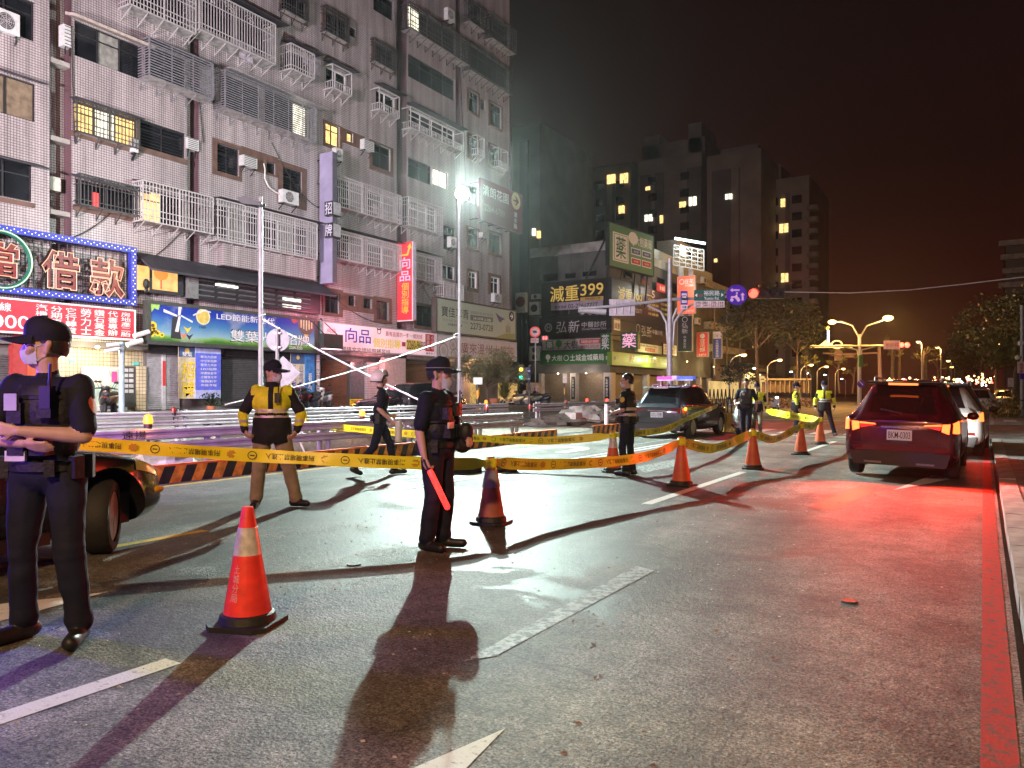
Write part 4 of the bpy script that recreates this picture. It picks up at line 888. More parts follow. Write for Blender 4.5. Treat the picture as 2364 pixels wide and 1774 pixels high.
# ================================================================== CORNER PHARMACY BUILDING ACROSS THE SIDE STREET
PY = 66.7
ph = thing('corner_building', 'dark corner building wrapped in black clinic boards over a green pharmacy front', 'building', (-34, 75, .56))
def rcY(x0, x1, xr, yt, yb, Y=PY): return onY(x0,0,Y).x, onY(x1,0,Y).x, onY(xr,yb,Y).z, onY(xr,yt,Y).z
xl = onY(1224,0,PY).x; zr = onY(1300,588,PY).z
WALLP = mk('dark_grey_render', (.085,.083,.08), .8, var=.35, scale=.7)
part('wall', WALLP, ph, lambda b: (b.box(xl,-30.02,PY+.02,112,3.6,zr), b.box(xl,-32.2,PY+1.2,112,.5,3.6), b.box(xl,-30.0,PY,112,3.3,3.62)))
part('parapet', CONC, ph, lambda b: (b.box(xl,-29.95,PY-.06,PY+.14,zr,zr+.9), b.box(-30.15,-29.94,PY+.14,112,zr,zr+.9)))
for i in range(4): part('wall_joint', CONC_D, ph, lambda b: b.box(xl+1.6*i+1.2,xl+1.6*i+1.28,PY-.03,PY+.0,12.6,zr))
for (x0, x1, t, q) in ((1255,1288,634,652),(1345,1378,628,640),(1305,1330,632,645)):
    a = rcY(x0,x1,x0,t,q); f = part('window', DARKMET, ph, lambda b: b.box(a[0],a[1],PY-.05,PY+.03,a[2],a[3])); part('pane', GLASS, f, lambda b: b.box(a[0]+.08,a[1]-.08,PY-.06,PY,a[2]+.08,a[3]-.08))
for k in range(9):
    y = PY+3+k*4.6
    for z in (13.0,):
        f = part('window', DARKMET, ph, lambda b: b.box(-30.04,-29.95,y,y+2.2,z-.4,z+.9)); part('pane', GLASS, f, lambda b: b.box(-30,-29.93,y+.1,y+2.1,z-.3,z+.8))
def pshutter(x0, x1, xr, yt, yb, m):
    a = rcY(x0,x1,xr,yt,yb,PY+.7); n = 24; vs = []; Y = PY+.7
    for k in range(n):
        z = .57+(a[3]-.57)*k/n; h = (a[3]-.57)/n
        for dz, d in ((0,0),(h*.25,.03),(h*.75,.03)): vs += [(a[0],Y-d,z+dz),(a[1],Y-d,z+dz)]
    b = MB(); b.add(vs, [(2*k,2*k+1,2*k+3,2*k+2) for k in range(len(vs)//2-1)]); return b.build('roller_shutter', m, ph)
SHB = mk('tan_roller_shutter', (.22,.17,.12), .5, .2, var=.15)
pshutter(1250,1315,1250,858,926,SHB); pshutter(1331,1392,1331,858,926,SHB)
part('back_wall', WALLP, ph, lambda b: b.box(xl,-30.5,PY+.75,PY+1.19,.56,3.3))
for x0, x1 in ((1244,1250),(1316,1330),(1393,1411)):
    a = rcY(x0,x1,x0,850,926); part('pier', mk('pale_pier',(.42,.37,.34),.6,var=.15), ph, lambda b: b.box(a[0],a[1],PY-.02,PY+.9,.56,3.3))
for x0, x1 in ((1319,1327),(1396,1406)):
    a = rcY(x0,x1,x0,870,922,PY-.05); p_ = part('vertical_plaque', BLACK, ph, lambda b: b.box(a[0],a[1],PY-.06,PY-.02,a[2],a[3])); write('弘新中醫診所', INK_W, p_, (a[0]+.1,PY-.065,a[2]+.2), X_, Z_, a[1]-a[0]-.2, a[3]-a[2]-.4, .01, vertical=True)
for k in range(8):
    y0 = PY+1.6+k*4.4
    m_ = SHB if k < 4 else SH_G
    part('pier', mk('pale_pier',(.42,.37,.34),.6), ph, lambda b: b.box(-30.6,-30.0,y0-1.0,y0-.4,.56,3.3))
    b = MB(); vs = []
    for q in range(24):
        z = .57+2.6*q/24; h = 2.6/24
        for dz, d in ((0,0),(h*.3,.03),(h*.8,.03)): vs += [(-30.55+d,y0-.4,z+dz),(-30.55+d,y0+3.3,z+dz)]
    b.add(vs, [(2*j,2*j+1,2*j+3,2*j+2) for j in range(len(vs)//2-1)]); b.build('roller_shutter', m_, ph)
part('rear_wall', WALLP, ph, lambda b: b.box(-32.1,-30.7,PY+1.3,111,.56,3.3))
# rooftop hut lit white
part('rooftop_hut', mk('pale_rooftop_render',(.45,.45,.43),.7,var=.2), ph, lambda b: (b.box(-33,-30.6,PY+10,PY+34,zr,zr+2.2), b.box(-33,-30.5,PY+20,PY+30,zr+2.2,zr+4.4)))
for k in range(3): part('hut_window', LITC if k == 0 else GLASS, ph, lambda b: b.box(-30.52,-30.46,PY+21+k*3,PY+22.6+k*3,zr+2.7,zr+4))
BLK = mk('black_sign_face', (.018,.014,.016), .35, var=.1); GOLD = mk('gold_letter', (.62,.40,.10), .4); GOLDL = glow('gold_lit_letter', (1,.62,.12), .55)
def ysign(name, label, x0, x1, xr, yt, yb, face, frame=None, Y=PY-.35, depth=.3, **k):
    a = rcY(x0,x1,xr,yt,yb,Y); return Sign(name, label, (a[0],Y,a[2]), X_, Z_, a[1]-a[0], a[3]-a[2], face, frame, depth, **k)
def onys(s, body, x0, x1, xr, yt, yb, mat, bold=.03, **k):
    a = rcY(x0,x1,xr,yt,yb,s.o.y); return write(body, mat, s.root, (a[0],s.o.y,a[2]), X_, Z_, a[1]-a[0], a[3]-a[2], bold, **k)
def pwy(s, x, y): p = onY(x,y,s.o.y); return p.x-s.o.x, p.z-s.o.z
CG = 'boards on the corner pharmacy building'
s = ysign('billboard', 'large black board with gold 399 and white phone strip facing the side street', 1252,1410,1252,655,733, BLK, DARKMET, depth=.4)
onys(s,'減重',1270,1336,1270,663,699,GOLDL,.05); onys(s,'399',1340,1393,1340,657,684,GOLDL,.05)
a = pwy(s,1340,696); c = pwy(s,1393,686); s.rect(a[0],a[1],c[0]-a[0],.35,GOLD); onys(s,'健保也能減一增',1350,1385,1350,688,693,BLK,.02,depth=.012)
a = pwy(s,1272,718); c = pwy(s,1392,700); s.rect(a[0],a[1],c[0]-a[0],.75,mk('pale_lilac_strip',(.42,.36,.44),.5)); onys(s,'服務專線',1281,1308,1281,707,714,INK_K,depth=.012); onys(s,'02-22617777',1312,1380,1312,703,713,INK_K,depth=.012)
SIL = mk('silver_letter', (.55,.52,.54), .4)
s = ysign('billboard', 'black clinic board with ring logo and silver brush characters over the side street', 1247,1410,1247,737,783, BLK, DARKMET, depth=.3)
c = pwy(s,1266,757); s.ring(*c,.42,SIL,.07,n=24); s.ring(*c,.3,SIL,.04,n=24); s.t('H',c[0]-.13,c[1]-.16,.26,.32,SIL); onys(s,'弘新',1283,1336,1283,743,770,SIL,.0,slant=.12); onys(s,'中醫診所',1343,1400,1343,744,757,SIL); onys(s,'Chinese Medicine Clinic',1343,1400,1343,758,763,SIL,.0)
s = ysign('shop_sign', 'white strip sign with small tree and red field above the green pharmacy band', 1252,1388,1252,786,810, mk('pale_strip',(.45,.42,.40),.5), None, depth=.3)
a = pwy(s,1260,808); s.rect(a[0],.1,.85,s.h-.2,INK_G); s.t('藥',a[0]+.08,.16,.7,s.h-.32,INK_W,.03,depth=.01); onys(s,'大樹',1302,1334,1302,788,806,INK_K,.03)
c = pwy(s,1290,795); s.disc(c[0],c[1]+.05,.36,INK_G,'tree_print'); s.rect(c[0]-.05,.08,.1,.35,INK_G); a = pwy(s,1338,805); s.rect(a[0],s.h*.5,s.w-a[0]-.05,s.h*.42,INK_R); s.t('專業慢性處方箋調劑',a[0]+.15,s.h*.56,s.w-a[0]-.4,s.h*.28,INK_W,depth=.01); s.t('藥妝用品 血壓血糖',a[0]+.15,s.h*.12,s.w-a[0]-.4,s.h*.28,INK_R)
GRN = mk('green_shop_band', (.03,.12,.04), .4, var=.1)
s = ysign('shop_sign', 'long green pharmacy band with white tree mark and characters on the side street', 1247,1411,1247,813,842, GRN, None, depth=.5, Y=PY-.5)
onys(s,'大樹',1274,1298,1274,821,834,INK_W); onys(s,'土城金城藥局',1316,1394,1316,819,834,INK_W); onys(s,'第16店',1398,1424,1398,822,832,INK_W)
c = pwy(s,1265,825); s.disc(c[0],c[1],.26,INK_W,'tree_print'); s.rect(c[0]-.05,c[1]-.5,.1,.3,INK_W); c = pwy(s,1307,827); s.ring(c[0],c[1],.28,INK_W,.05)
# boards on the road side
FB = -29.6
s = fsign('billboard', 'black board with gold 399 and columns of gold text facing the main road', 1412,1556,1412,641,733, BLK, DARKMET, X=FB, depth=.3)
onsign(s,'減重399',1427,1482,1427,660,697,GOLDL,bold=.04)
for k in range(4):
    for (x0, x1) in ((1497,1520),(1526,1548)): onsign(s,'針灸 減重 調理',x0,x1,x0,688+k*11,694+k*11,GOLDL)
onsign(s,'——',1493,1505,1493,680,682,GOLDL); rp = pw(s,[(1516,672)])[0]; s.rect(rp[0],rp[1],2.6,.9,INK_R); s.t('8:60',rp[0]+.9,rp[1]+.2,1.5,.5,INK_W,depth=.01); onsign(s,'5',1505,1511,1505,671,688,INK_W)
onsign(s,'02-22617777',1467,1482,1467,712,722,INK_W)
s = fsign('billboard', 'black clinic board with ring logo and silver characters facing the main road', 1412,1548,1412,737,783, BLK, DARKMET, X=FB, depth=.3)
c = pw(s,[(1473,760)])[0]; s.ring(*c,.5,SIL,.08); onsign(s,'弘新',1481,1504,1481,751,776,SIL,bold=.0); onsign(s,'中醫診所',1506,1529,1506,761,772,SIL); a = pw(s,[(1417,762)])[0]; s.rect(a[0],a[1],1.5,1.1,INK_W); onsign(s,'減重',1418,1431,1418,745,759,INK_K,depth=.012)
s = fsign('shop_sign', 'yellow green lamplit pharmacy band along the main road side', 1413,1548,1413,812,843, mk('lamplit_green_band',(.20,.36,.05),.4,var=.3,scale=.4), None, X=FB+.3, depth=.5)  # sodium lamplight put into this brighter copy of the green band
onsign(s,'大樹 土城金城藥局',1456,1518,1456,821,834,INK_W,bold=.03); onsign(s,'藥',1453,1461,1453,818,836,INK_R)
s = fsign('shop_sign', 'white board with small red block beneath the road side clinic board', 1472,1528,1472,792,812, mk('white_board',(.62,.60,.55),.5), None, X=FB+.1, depth=.3)
s.rect(s.w*.3,s.h*.15,s.w*.4,s.h*.4,INK_R); s.t('慢性處方箋領藥',s.w*.33,s.h*.2,s.w*.34,s.h*.28,INK_W,depth=.01); s.t('Chinese Medicine Clinic',s.w*.08,s.h*.68,s.w*.7,s.h*.2,INK_K)
s = fsign('shop_sign', 'small white notice board with rows of black characters beside the signal post', 1531,1562,1531,794,818, mk('white_board',(.62,.60,.55),.5), DARKMET, X=FB+.1, depth=.2)
for k in range(3): s.t('看診時間 一二三四五',s.w*.1,s.h*(.68-.28*k),s.w*.8,s.h*.2,INK_K)
# medicine cubes on the corner
def cube(label, x0, x1, xr, yt, yb, mat, lm, Y):
    a = rcY(x0,x1,xr,yt,yb,Y); t = thing('box_sign', label, 'sign', (a[0],Y,a[2]))
    part('panel', mat, t, lambda b: b.box(a[0],a[1],Y,Y+.6,a[2],a[3])); write('藥', lm, t, (a[0]+.12,Y-.006,a[2]+.12), X_, Z_, a[1]-a[0]-.24, a[3]-a[2]-.24, .05)
    part('bracket', DARKMET, t, lambda b: (b.bar(((a[0]+a[1])/2,Y+.3,a[3]),((a[0]+a[1])/2,PY-.2,a[3]+.3),.06), b.bar((a[1],Y+.3,a[3]-.2),(a[1]+.8,Y+1.2,a[3]-.2),.06)))
cube('green box sign with pink lit medicine character on the corner',1433,1472,1433,768,807,GRN,glow('pink_medicine_letter',(1,.42,.62),1.1),PY-.9)
cube('smaller green box sign with white medicine character left of the pink one',1386,1409,1386,770,811,GRN,INK_W,PY-1.4)
# rooftop board, turned slightly
an = rad(7.6); rt = V((math.sin(an), math.cos(an), 0)); o_ = atd(1407,613,71.6); e_ = None
top = atd(1407,514,71.6).z; 
L = 16.0
for t_ in np.linspace(6,30,200):
    p = o_+rt*t_; q = p-EYE
    if 1182+1776*q.dot(RIGHT)/q.dot(FWD) >= 1508: L = t_; break
s = Sign('billboard', 'big green rooftop pharmacy billboard with white framed medicine character', o_, rt, Z_, L, top-o_.z, mk('green_billboard',(.10,.24,.10),.5,var=.12), DARKMET, .4, .08)
s.rect(L*.07,s.h*.14,L*.34,s.h*.68,INK_W); s.rect(L*.095,s.h*.17,L*.29,s.h*.62,mk('green_billboard',(.1,.24,.1)),d=.012); s.rect(L*.105,s.h*.185,L*.27,s.h*.59,INK_W,d=.02); s.t('藥',L*.13,s.h*.22,L*.22,s.h*.52,mk('deep_green_letter',(.02,.14,.03),.5),.05,depth=.03)
s.t('大樹藥局',L*.57,s.h*.64,L*.38,s.h*.24,INK_W,.03); s.disc(L*.515,s.h*.8,.85,INK_W,'tree_print',r2=.6); s.rect(L*.508,s.h*.62,.25,s.h*.12,INK_W)
for (u, v, m_, tx) in ((.47,.40,mk('navy_field',(.05,.07,.2),.5),'藥品·保健'),(.72,.40,mk('navy_field',(.05,.07,.2)),'醫材·耗材'),(.47,.16,INK_R,'保養·婦嬰'),(.72,.16,INK_R,'婦幼·奶粉')): s.rect(L*u,s.h*v,L*.22,s.h*.17,INK_W); s.rect(L*u+.1,s.h*v+.1,L*.22-.2,s.h*.17-.2,m_,d=.012); s.t(tx,L*u+.5,s.h*v+.25,L*.22-1,s.h*.17-.5,INK_W,.03,depth=.02)
part('support_frame', DARKMET, s.root, lambda b: [(b.bar(s.P(L*k,0,-.4),s.P(L*k,-3.2,-.8),.14), b.bar(s.P(L*k,s.h*.8,-.4),s.P(L*k,-2,-3.5),.12)) for k in (.05,.35,.65,.95)])
# lamplit lattice frame on the roof
lt = thing('lattice_billboard', 'empty white lattice billboard frame lit from above on the roof', 'sign frame', (FX,102,15))
yA, yB = onX(1553,0,-29.5).y, onX(1626,0,-29.5).y
P0 = atd(1555,566,84); P1 = atd(1625,578,84); P2 = atd(1625,626,84); P3 = atd(1555,612,84)
WL = mk('white_lattice_steel',(.55,.57,.57),.5)
def latt(b):
    for k in range(6):
        f = k/5; b.bar(P0.lerp(P1,f),P3.lerp(P2,f),.10); 
    for k in range(6): f = k/5; b.bar(P0.lerp(P3,f),P1.lerp(P2,f),.10)
    n = (P1-P0).cross(P3-P0).normalized()
    for k in range(5):
        for j in range(5): a = P0.lerp(P1,k/5).lerp(P3.lerp(P2,k/5),j/5); c = P0.lerp(P1,(k+1)/5).lerp(P3.lerp(P2,(k+1)/5),(j+1)/5); (k+j)%2 == 0 and b.bar(a,c,.05)
part('lattice', WL, lt, latt, kind='stuff')
part('post', WL, lt, lambda b: [b.bar(P3.lerp(P2,f)+FWD*.4,P3.lerp(P2,f)+FWD*.4+V((0,0,-5.5)),.45) for f in (.28,.6)])
part('lamp_bar', glow('cold_white_tube',(.85,1,.95),6), lt, lambda b: b.bar(P0+V((0,0,.6))-FWD*.6,P1+V((0,0,.6))-FWD*.6,.22))
lamp_point(P0.lerp(P1,.5)+V((0,0,.3))-FWD*1.6, (.85,1,.93), 420, .5)
lamp_point(P3.lerp(P2,.5)+V((0,0,-2.5))-FWD*2.5, (.9,1,.85), 260, .4)
# blade signs down the road side
def face_blade(label, x0, x1, yt, yb, d, mat, th=.35, name='blade_sign'):
    a, c = atd(x0,yb,d), atd(x1,yt,d); Yb = a.y; w = onY(x1,0,Yb).x-a.x
    s = Sign(name, label, (a.x,Yb,a.z), X_, Z_, w, c.z-a.z, mat, mk('grey_frame',(.3,.3,.3)), th, .05); return s
s = face_blade('coral red lit blade sign with white characters behind the signal post',1564,1604,640,726,84,glow('coral_lit_panel',(1,.13,.06),.75,.15,.6,(.5,.1,.06)))
s.ring(s.w*.25,s.h*.86,.3,INK_W,.08); s.t('豆花',s.w*.42,s.h*.80,s.w*.5,s.h*.12,INK_W,.05); s.t('全省門市',s.w*.45,s.h*.03,s.w*.5,s.h*.07,INK_W,.04); s.t('手作甜點',s.w*.42,s.h*.72,s.w*.5,s.h*.06,INK_W,.04)
s = face_blade('black clinic blade sign with silver brush characters right of the signal post',1565,1597,731,812,82,BLK); s.ring(s.w*.5,s.h*.9,.3,SIL,.06); s.t('弘新',s.w*.28,s.h*.5,s.w*.44,s.h*.3,SIL,.0,vertical=True); s.t('中醫診所',s.w*.4,s.h*.08,s.w*.2,s.h*.36,SIL,.0,vertical=True)
s = face_blade('red blade sign with white characters just left of the blue blade',1609,1634,769,824,88,glow('dim_red_lit_panel',(1,.06,.03),.30,.2,.6,(.4,.04,.03))); s.disc(s.w*.5,s.h*.86,.28,INK_W,'logo_disc'); s.t('豆花部',s.w*.25,s.h*.2,s.w*.5,s.h*.52,INK_W,.04,vertical=True); s.t('全省門市',s.w*.15,s.h*.03,s.w*.7,s.h*.09,INK_W)
s = face_blade('blue blade sign with white head and a column of white characters',1646,1665,767,828,92,mk('blue_sign_face',(.06,.09,.42),.4)); s.rect(0,s.h*.74,s.w,s.h*.26,mk('pale_blue_field',(.55,.58,.66),.4)); s.t('大成關懷美家園',s.w*.32,s.h*.04,s.w*.36,s.h*.66,INK_W,.03,vertical=True)
c = (s.w*.5,s.h*.86); s.poly([(c[0]-.14,c[1]-.1),(c[0]+.14,c[1]-.1),(c[0]+.07,c[1]+.02),(c[0]-.07,c[1]+.02)], INK_R,'red_mark'); s.rect(c[0]-.25,c[1]+.08,.16,.05,INK_K,'stroke'); s.rect(c[0]+.09,c[1]+.08,.16,.05,INK_K,'stroke')
# low lit shop beyond the corner
SHOP2 = thing('shop_building', 'low yellow lit shopfront building beyond the corner block', 'building', (-30,118,.5))
part('wall', mk('cream_render',(.5,.42,.28),.7,var=.15), SHOP2, lambda b: b.box(-44,-29.9,112.5,128,.5,5.2)); part('roof', CONC_D, SHOP2, lambda b: b.box(-44.4,-28.8,112.1,128.4,5.2,5.6))
part('lit_shutter', glow('yellow_lit_front',(1,.66,.24),.75,.2,.5), SHOP2, lambda b: b.box(-29.9,-29.8,114,126,.6,4.0)); part('awning', AWN, SHOP2, lambda b: b.prism([(0,0),(2.2,-.5),(2.2,-.6),(0,-.1)],(-29.8,112.5,4.7),X_,Z_,(0,15,0)))
lbs = part('front_board', mk('dark_brown_board',(.07,.045,.03),.5), ph, lambda b: b.box(-29.7,-29.4,98,111,3.0,5.2))
part('lit_front', glow('yellow_lit_front',(1,.66,.24),.75), ph, lambda b: b.box(-30.0,-29.93,97,111,.6,2.9))
# things in the alley mouth
for (x0, x1, yt, yb, lab, kd) in ((1222,1244,698,728,'cream outdoor unit on the alley wall under the small one','box'),(1226,1245,680,692,'small outdoor unit on the alley wall above the cream one','fan'),(1222,1245,800,834,'big double fan outdoor unit low in the alley mouth','fan')):
    a = rcY(x0,x1,x0,yt,yb,PY-.5); t = thing('air_conditioner', lab, 'air conditioner', (a[0],PY-.2,a[2]))
    part('body', AC_W, t, lambda b: b.box(a[0],a[1],PY-.5,PY-.1,a[2],a[3])); part('bracket', DARKMET, t, lambda b: b.box(a[0]+.05,a[1]-.05,PY-.48,PY+.0,a[2]-.1,a[2]-.002))
    for j in range(2 if 'double' in lab else 1):
        h = (a[3]-a[2])/(2 if 'double' in lab else 1); zc = a[2]+h*(j+.5); r = min(h,a[1]-a[0])*.36
        part('fan_grille', mk('dark_fan_grille',(.05,.05,.055),.5), t, lambda b: b.lathe([(r,.502),(r*.9,.52),(.02,.515)],14,0,((a[0]+a[1])/2,PY,zc),axis='Y'),30)
a = rcY(1190,1213,1190,677,722,62); t = thing('box_sign', 'pale square box sign with a dark red disc on a post at the alley mouth', 'sign', (a[0],62,.45))
part('panel', mk('pale_box_face',(.45,.44,.42),.5), t, lambda b: b.box(a[0],a[1],62,62.4,a[2],a[3])); part('post', DARKMET, t, lambda b: b.tube([((a[0]+a[1])/2,62.2,.43),((a[0]+a[1])/2,62.2,a[2])],.06)); 
part('disc', mk('dark_red_disc',(.14,.02,.02),.5), t, lambda b: b.lathe([(.5,.02),(.5,-.0),(.01,-.0)],20,0,((a[0]+a[1])/2,62,(a[2]+a[3])/2+.05),axis='Y'))
for k, (px, py, lab) in enumerate(((1612,742,'outdoor unit high above the red blade sign'),(1640,752,'outdoor unit above the blue blade sign'),(1626,648,'outdoor unit under the lattice frame'),(1640,690,'outdoor unit behind the road name sign'),(1600,668,'outdoor unit beside the coral blade sign'))):
    p = onX(px,py,-29.6); t = thing('air_conditioner', lab+' on the road side wall', 'air conditioner', p); part('body', AC_W, t, lambda b: b.box(-29.95,-29.5,p.y-.5,p.y+.5,p.z-.4,p.z+.4)); part('bracket', DARKMET, t, lambda b: b.box(-29.96,-29.55,p.y-.45,p.y+.45,p.z-.5,p.z-.401)); part('fan_grille', mk('dark_fan_grille',(.05,.05,.055),.5), t, lambda b: b.lathe([(.3,-29.498),(.27,-29.47),(.02,-29.48)],14,0,(0,p.y,p.z),axis='X'),30)
for z in (9.4,6.6): part('balcony_ledge', CONC, ph, lambda b: b.box(-29.98,-29.0,95,111,z,z+.9))
for y in (96,101.5,108): part('wall_pipe', mk('grey_pipe',(.2,.19,.19)), ph, lambda b: b.tube([(-28.9,y,3.6),(-28.9,y,zr)],.09,7))
# ================================================================== DISTANT TOWERS
TW = mk('tower_render', (.13,.115,.105), .8, var=.2, scale=.3); TWD = mk('tower_recess_shade', (.06,.055,.055), .7, var=.2, scale=.3)
def tower(label, x0, x1, ytop, Y, strips, lit, dep=22, roof=None, win=True):
    X0, X1 = onY(x0,0,Y).x, onY(x1,0,Y).x; Z1 = onY((x0+x1)/2,ytop,Y).z
    t = thing('apartment_tower', label, 'apartment tower', ((X0+X1)/2,Y,.0), 0, 'dark towers beyond the corner')
    part('wall', TW, t, lambda b: b.box(X0,X1,Y,Y+dep,0,Z1))
    for f0, f1 in strips: part('dark_strip', TWD, t, lambda b: b.box(X0+(X1-X0)*f0,X0+(X1-X0)*f1,Y-.25,Y+.1,2,Z1-3))  # raised strip carries the shade of a recess in its colour
    if roof:
        for (f0, f1, h) in roof: part('roof_frame', TW, t, lambda b: b.box(X0+(X1-X0)*f0,X0+(X1-X0)*f1,Y+2,Y+12,Z1+.01,Z1+h))
    if win:
        wt = MB(); wt.box(-.9,.9,-.1,.08,0,1.5); o0 = None
        nx = max(2, int((X1-X0)/5.2)); nz = int((Z1-8)/3.3)
        for i in range(nx):
            for j in range(nz):
                x = X0+(X1-X0)*(i+.5)/nx; z = Z1-5.2-j*3.3
                if z < 7: continue
                if o0 is None: o0 = wt.build('window', GLASS, t, world=False); o = o0
                else: o = o0.copy(); COL.objects.link(o); o.parent = t
                o.location = (x-(X0+X1)/2, -.3, z)
    for (x, y, w, h) in lit:
        a = rcY(x,x+w,x,y,y+h,Y-.5); part('lit_window', LITC if R.random() < .4 else LITW, t, lambda b: (b.box(a[0],a[0]+(a[1]-a[0])*.42,Y-.5,Y-.05,a[2],a[3]), b.box(a[0]+(a[1]-a[0])*.55,a[1],Y-.5,Y-.05,a[2],a[3])))
    return t
tower('left dark tower with a wide pair of lit windows near its top',1364,1456,382,150,[(.1,.42),(.55,.62)],[(1401,405,18,20),(1431,402,17,22),(1428,476,12,18)])
tower('tallest dark tower with a roof frame and several lit windows',1472,1620,362,148,[(.05,.22),(.28,.42),(.78,1.0)],[(1568,467,14,13),(1590,456,17,20),(1488,497,17,15),(1523,498,7,18),(1490,432,10,8)],roof=[(0,1.0,3.5),(.05,.3,5.5),(.75,.95,6.5)])
tower('broad plain tower right of the tallest one with one high lit window',1632,1757,352,144,[(.1,.45),(.6,.62)],[(1674,449,15,12),(1648,598,7,8)],roof=[(.2,.9,1.5)],win=False)
tower('narrow tower with round balconies at the right end of the group',1760,1868,412,156,[(.05,.3),(.5,.6)],[(1799,518,20,20),(1766,465,7,16),(1802,460,10,18),(1803,632,16,20)],roof=[(.0,.35,3.5)])
bt = COL.objects[-1]
nb_ = [o for o in COL.objects if o.get('label','').startswith('narrow tower')][0]
for k in range(9):
    p = onY(1876,486+k*27,156); part('round_balcony', TW, nb_, lambda b: b.lathe([(1.1,0),(1.1,.9),(.95,.9),(.95,.05)],12,0,(p.x,p.y+.2,p.z)))
tower('dim tower standing just behind the right end of the tiled block',1182,1246,288,120,[(.3,.6)],[(1228,528,6,16),(1239,534,7,16)],win=False)
tower('low dark block between the tiled block and the left tower',1250,1358,430,170,[(.1,.25),(.45,.6),(.8,.9)],[(1332,474,3,15),(1340,474,5,15),(1331,557,3,8)],win=False)
tower('dim block far up the road behind the median trees',2186,2262,782,420,[(.2,.3),(.5,.6)],[(2226,810,4,4)],win=False)
# stepped balconies of the tower at the right frame edge
rt_ = thing('apartment_tower', 'dark tower with stepped slanting balconies at the right frame edge', 'apartment tower', (14,150,0), 0, 'dark towers beyond the corner')
a = atd(2322,600,150); part('wall', TW, rt_, lambda b: b.box(a.x,a.x+30,a.y,a.y+20,0,atd(2340,560,150).z))
for k in range(7):
    z = atd(2330,570+k*32,150).z; part('balcony', CONC, rt_, lambda b: b.box(a.x-1.2+ (k%3)*.3,a.x+8,a.y-1.4,a.y-.01,z,z+1.0))
# ================================================================== CONSTRUCTION STRIP
def hazard():
    m = bpy.data.materials.new('orange_black_hazard_paint'); n, l, p = nodes_of(m)
    g = n.new('ShaderNodeNewGeometry'); s = n.new('ShaderNodeSeparateXYZ'); l.new(g.outputs['Position'], s.inputs[0])
    a = math_node(n,'MULTIPLY_ADD'); a.inputs[1].default_value = -.45; l.new(s.outputs['Z'], a.inputs[0]); l.new(s.outputs['Y'], a.inputs[2])
    d = math_node(n,'DIVIDE',b=.40); l.new(a.outputs[0], d.inputs[0]); f = math_node(n,'FRACT'); l.new(d.outputs[0], f.inputs[0])
    c = math_node(n,'GREATER_THAN',b=.5); l.new(f.outputs[0], c.inputs[0])
    nz = n.new('ShaderNodeTexNoise'); nz.inputs['Scale'].default_value = 9; nz.inputs['Detail'].default_value = 6; l.new(g.outputs['Position'], nz.inputs['Vector'])
    mr = n.new('ShaderNodeMapRange'); mr.inputs[1].default_value = .3; mr.inputs[2].default_value = .6; mr.inputs[3].default_value = .55; mr.inputs[4].default_value = 1.1; l.new(nz.outputs['Fac'], mr.inputs[0])
    mx = n.new('ShaderNodeMixRGB'); mx.inputs[1].default_value = (.80,.36,.03,1); mx.inputs[2].default_value = (.018,.016,.015,1); l.new(c.outputs[0], mx.inputs[0])
    mu = n.new('ShaderNodeMixRGB'); mu.blend_type = 'MULTIPLY'; mu.inputs[0].default_value = 1; l.new(mx.outputs[0], mu.inputs[1]); l.new(mr.outputs[0], mu.inputs[2]); l.new(mu.outputs[0], p.inputs['Base Color'])
    p.inputs['Roughness'].default_value = .45; return m
HZ = hazard(); ORA = mk('orange_edge_paint', (.75,.16,.03), .5, var=.2)
PL = [(5.0,7.2,'nearest the dark car'),(7.24,9.4,'behind the officer in the yellow jacket'),(9.44,11.9,'left of the walking officer'),(11.94,14.9,'right of the walking officer'),(14.94,17.9,'just right of the officer with the baton'),(18.1,21.1,'shortest looking one at the right end'),(24.0,26.2,'far one behind the officer by the police car')]
for a, c, w in PL:
    x = -11.02-.02*(a-5)
    t = thing('barrier_plank', 'orange and black striped low barrier plank, '+w, 'barrier', (x,(a+c)/2,0), 0, 'striped barrier planks along the road edge')
    part('striped_panel', HZ, t, lambda b: b.box(x-.06,x,a,c,.0,.27)); part('top_edge', ORA, t, lambda b: b.box(x-.09,x+.012,a,c,.27,.30))
GRAIL = mk('white_guardrail_paint', (.52,.52,.54), .42, .0, var=.18, scale=3)
def guardrail(label, X, Y0, Y1, levels, posts, pz, twin=.26):
    t = thing('guardrail', label, 'guardrail', (X,(Y0+Y1)/2,0), 0, 'white steel guardrails round the works')
    for z0, z1 in levels:
        h = z1-z0; prof = [(0,0),(.05,h*.12),(.05,h*.32),(.0,h*.45),(0,h*.55),(.05,h*.68),(.05,h*.88),(0,h),(-.012,h),(-.012,0)]
        part('rail', GRAIL, t, lambda b: b.prism([(p[0],p[1]) for p in prof][::-1], (X,Y0,z0), X_, Z_, (0,Y1-Y0,0)))
    for y in posts:
        for dy in ((-twin/2, twin/2) if twin else (0,)):
            p = part('post', GRAIL, t, lambda b: b.tube([(X-.10,y+dy,0),(X-.10,y+dy,pz)], .055, 10), 40)
            part('post_cap', BLACK, p, lambda b: b.tube([(X-.10,y+dy,pz),(X-.10,y+dy,pz+.03)], .062, 10))
    return t
GR1 = guardrail('near white guardrail with stencilled characters behind the striped planks', -12.0, 4.2, 20.2, ((.64,.84),(.42,.60)), (9.2,12.0,15.0,17.9,19.9), .84)
write('遠揚', INK_K, GR1, (-11.943,7.35,.67), Y_, Z_, .42, .14, .02)
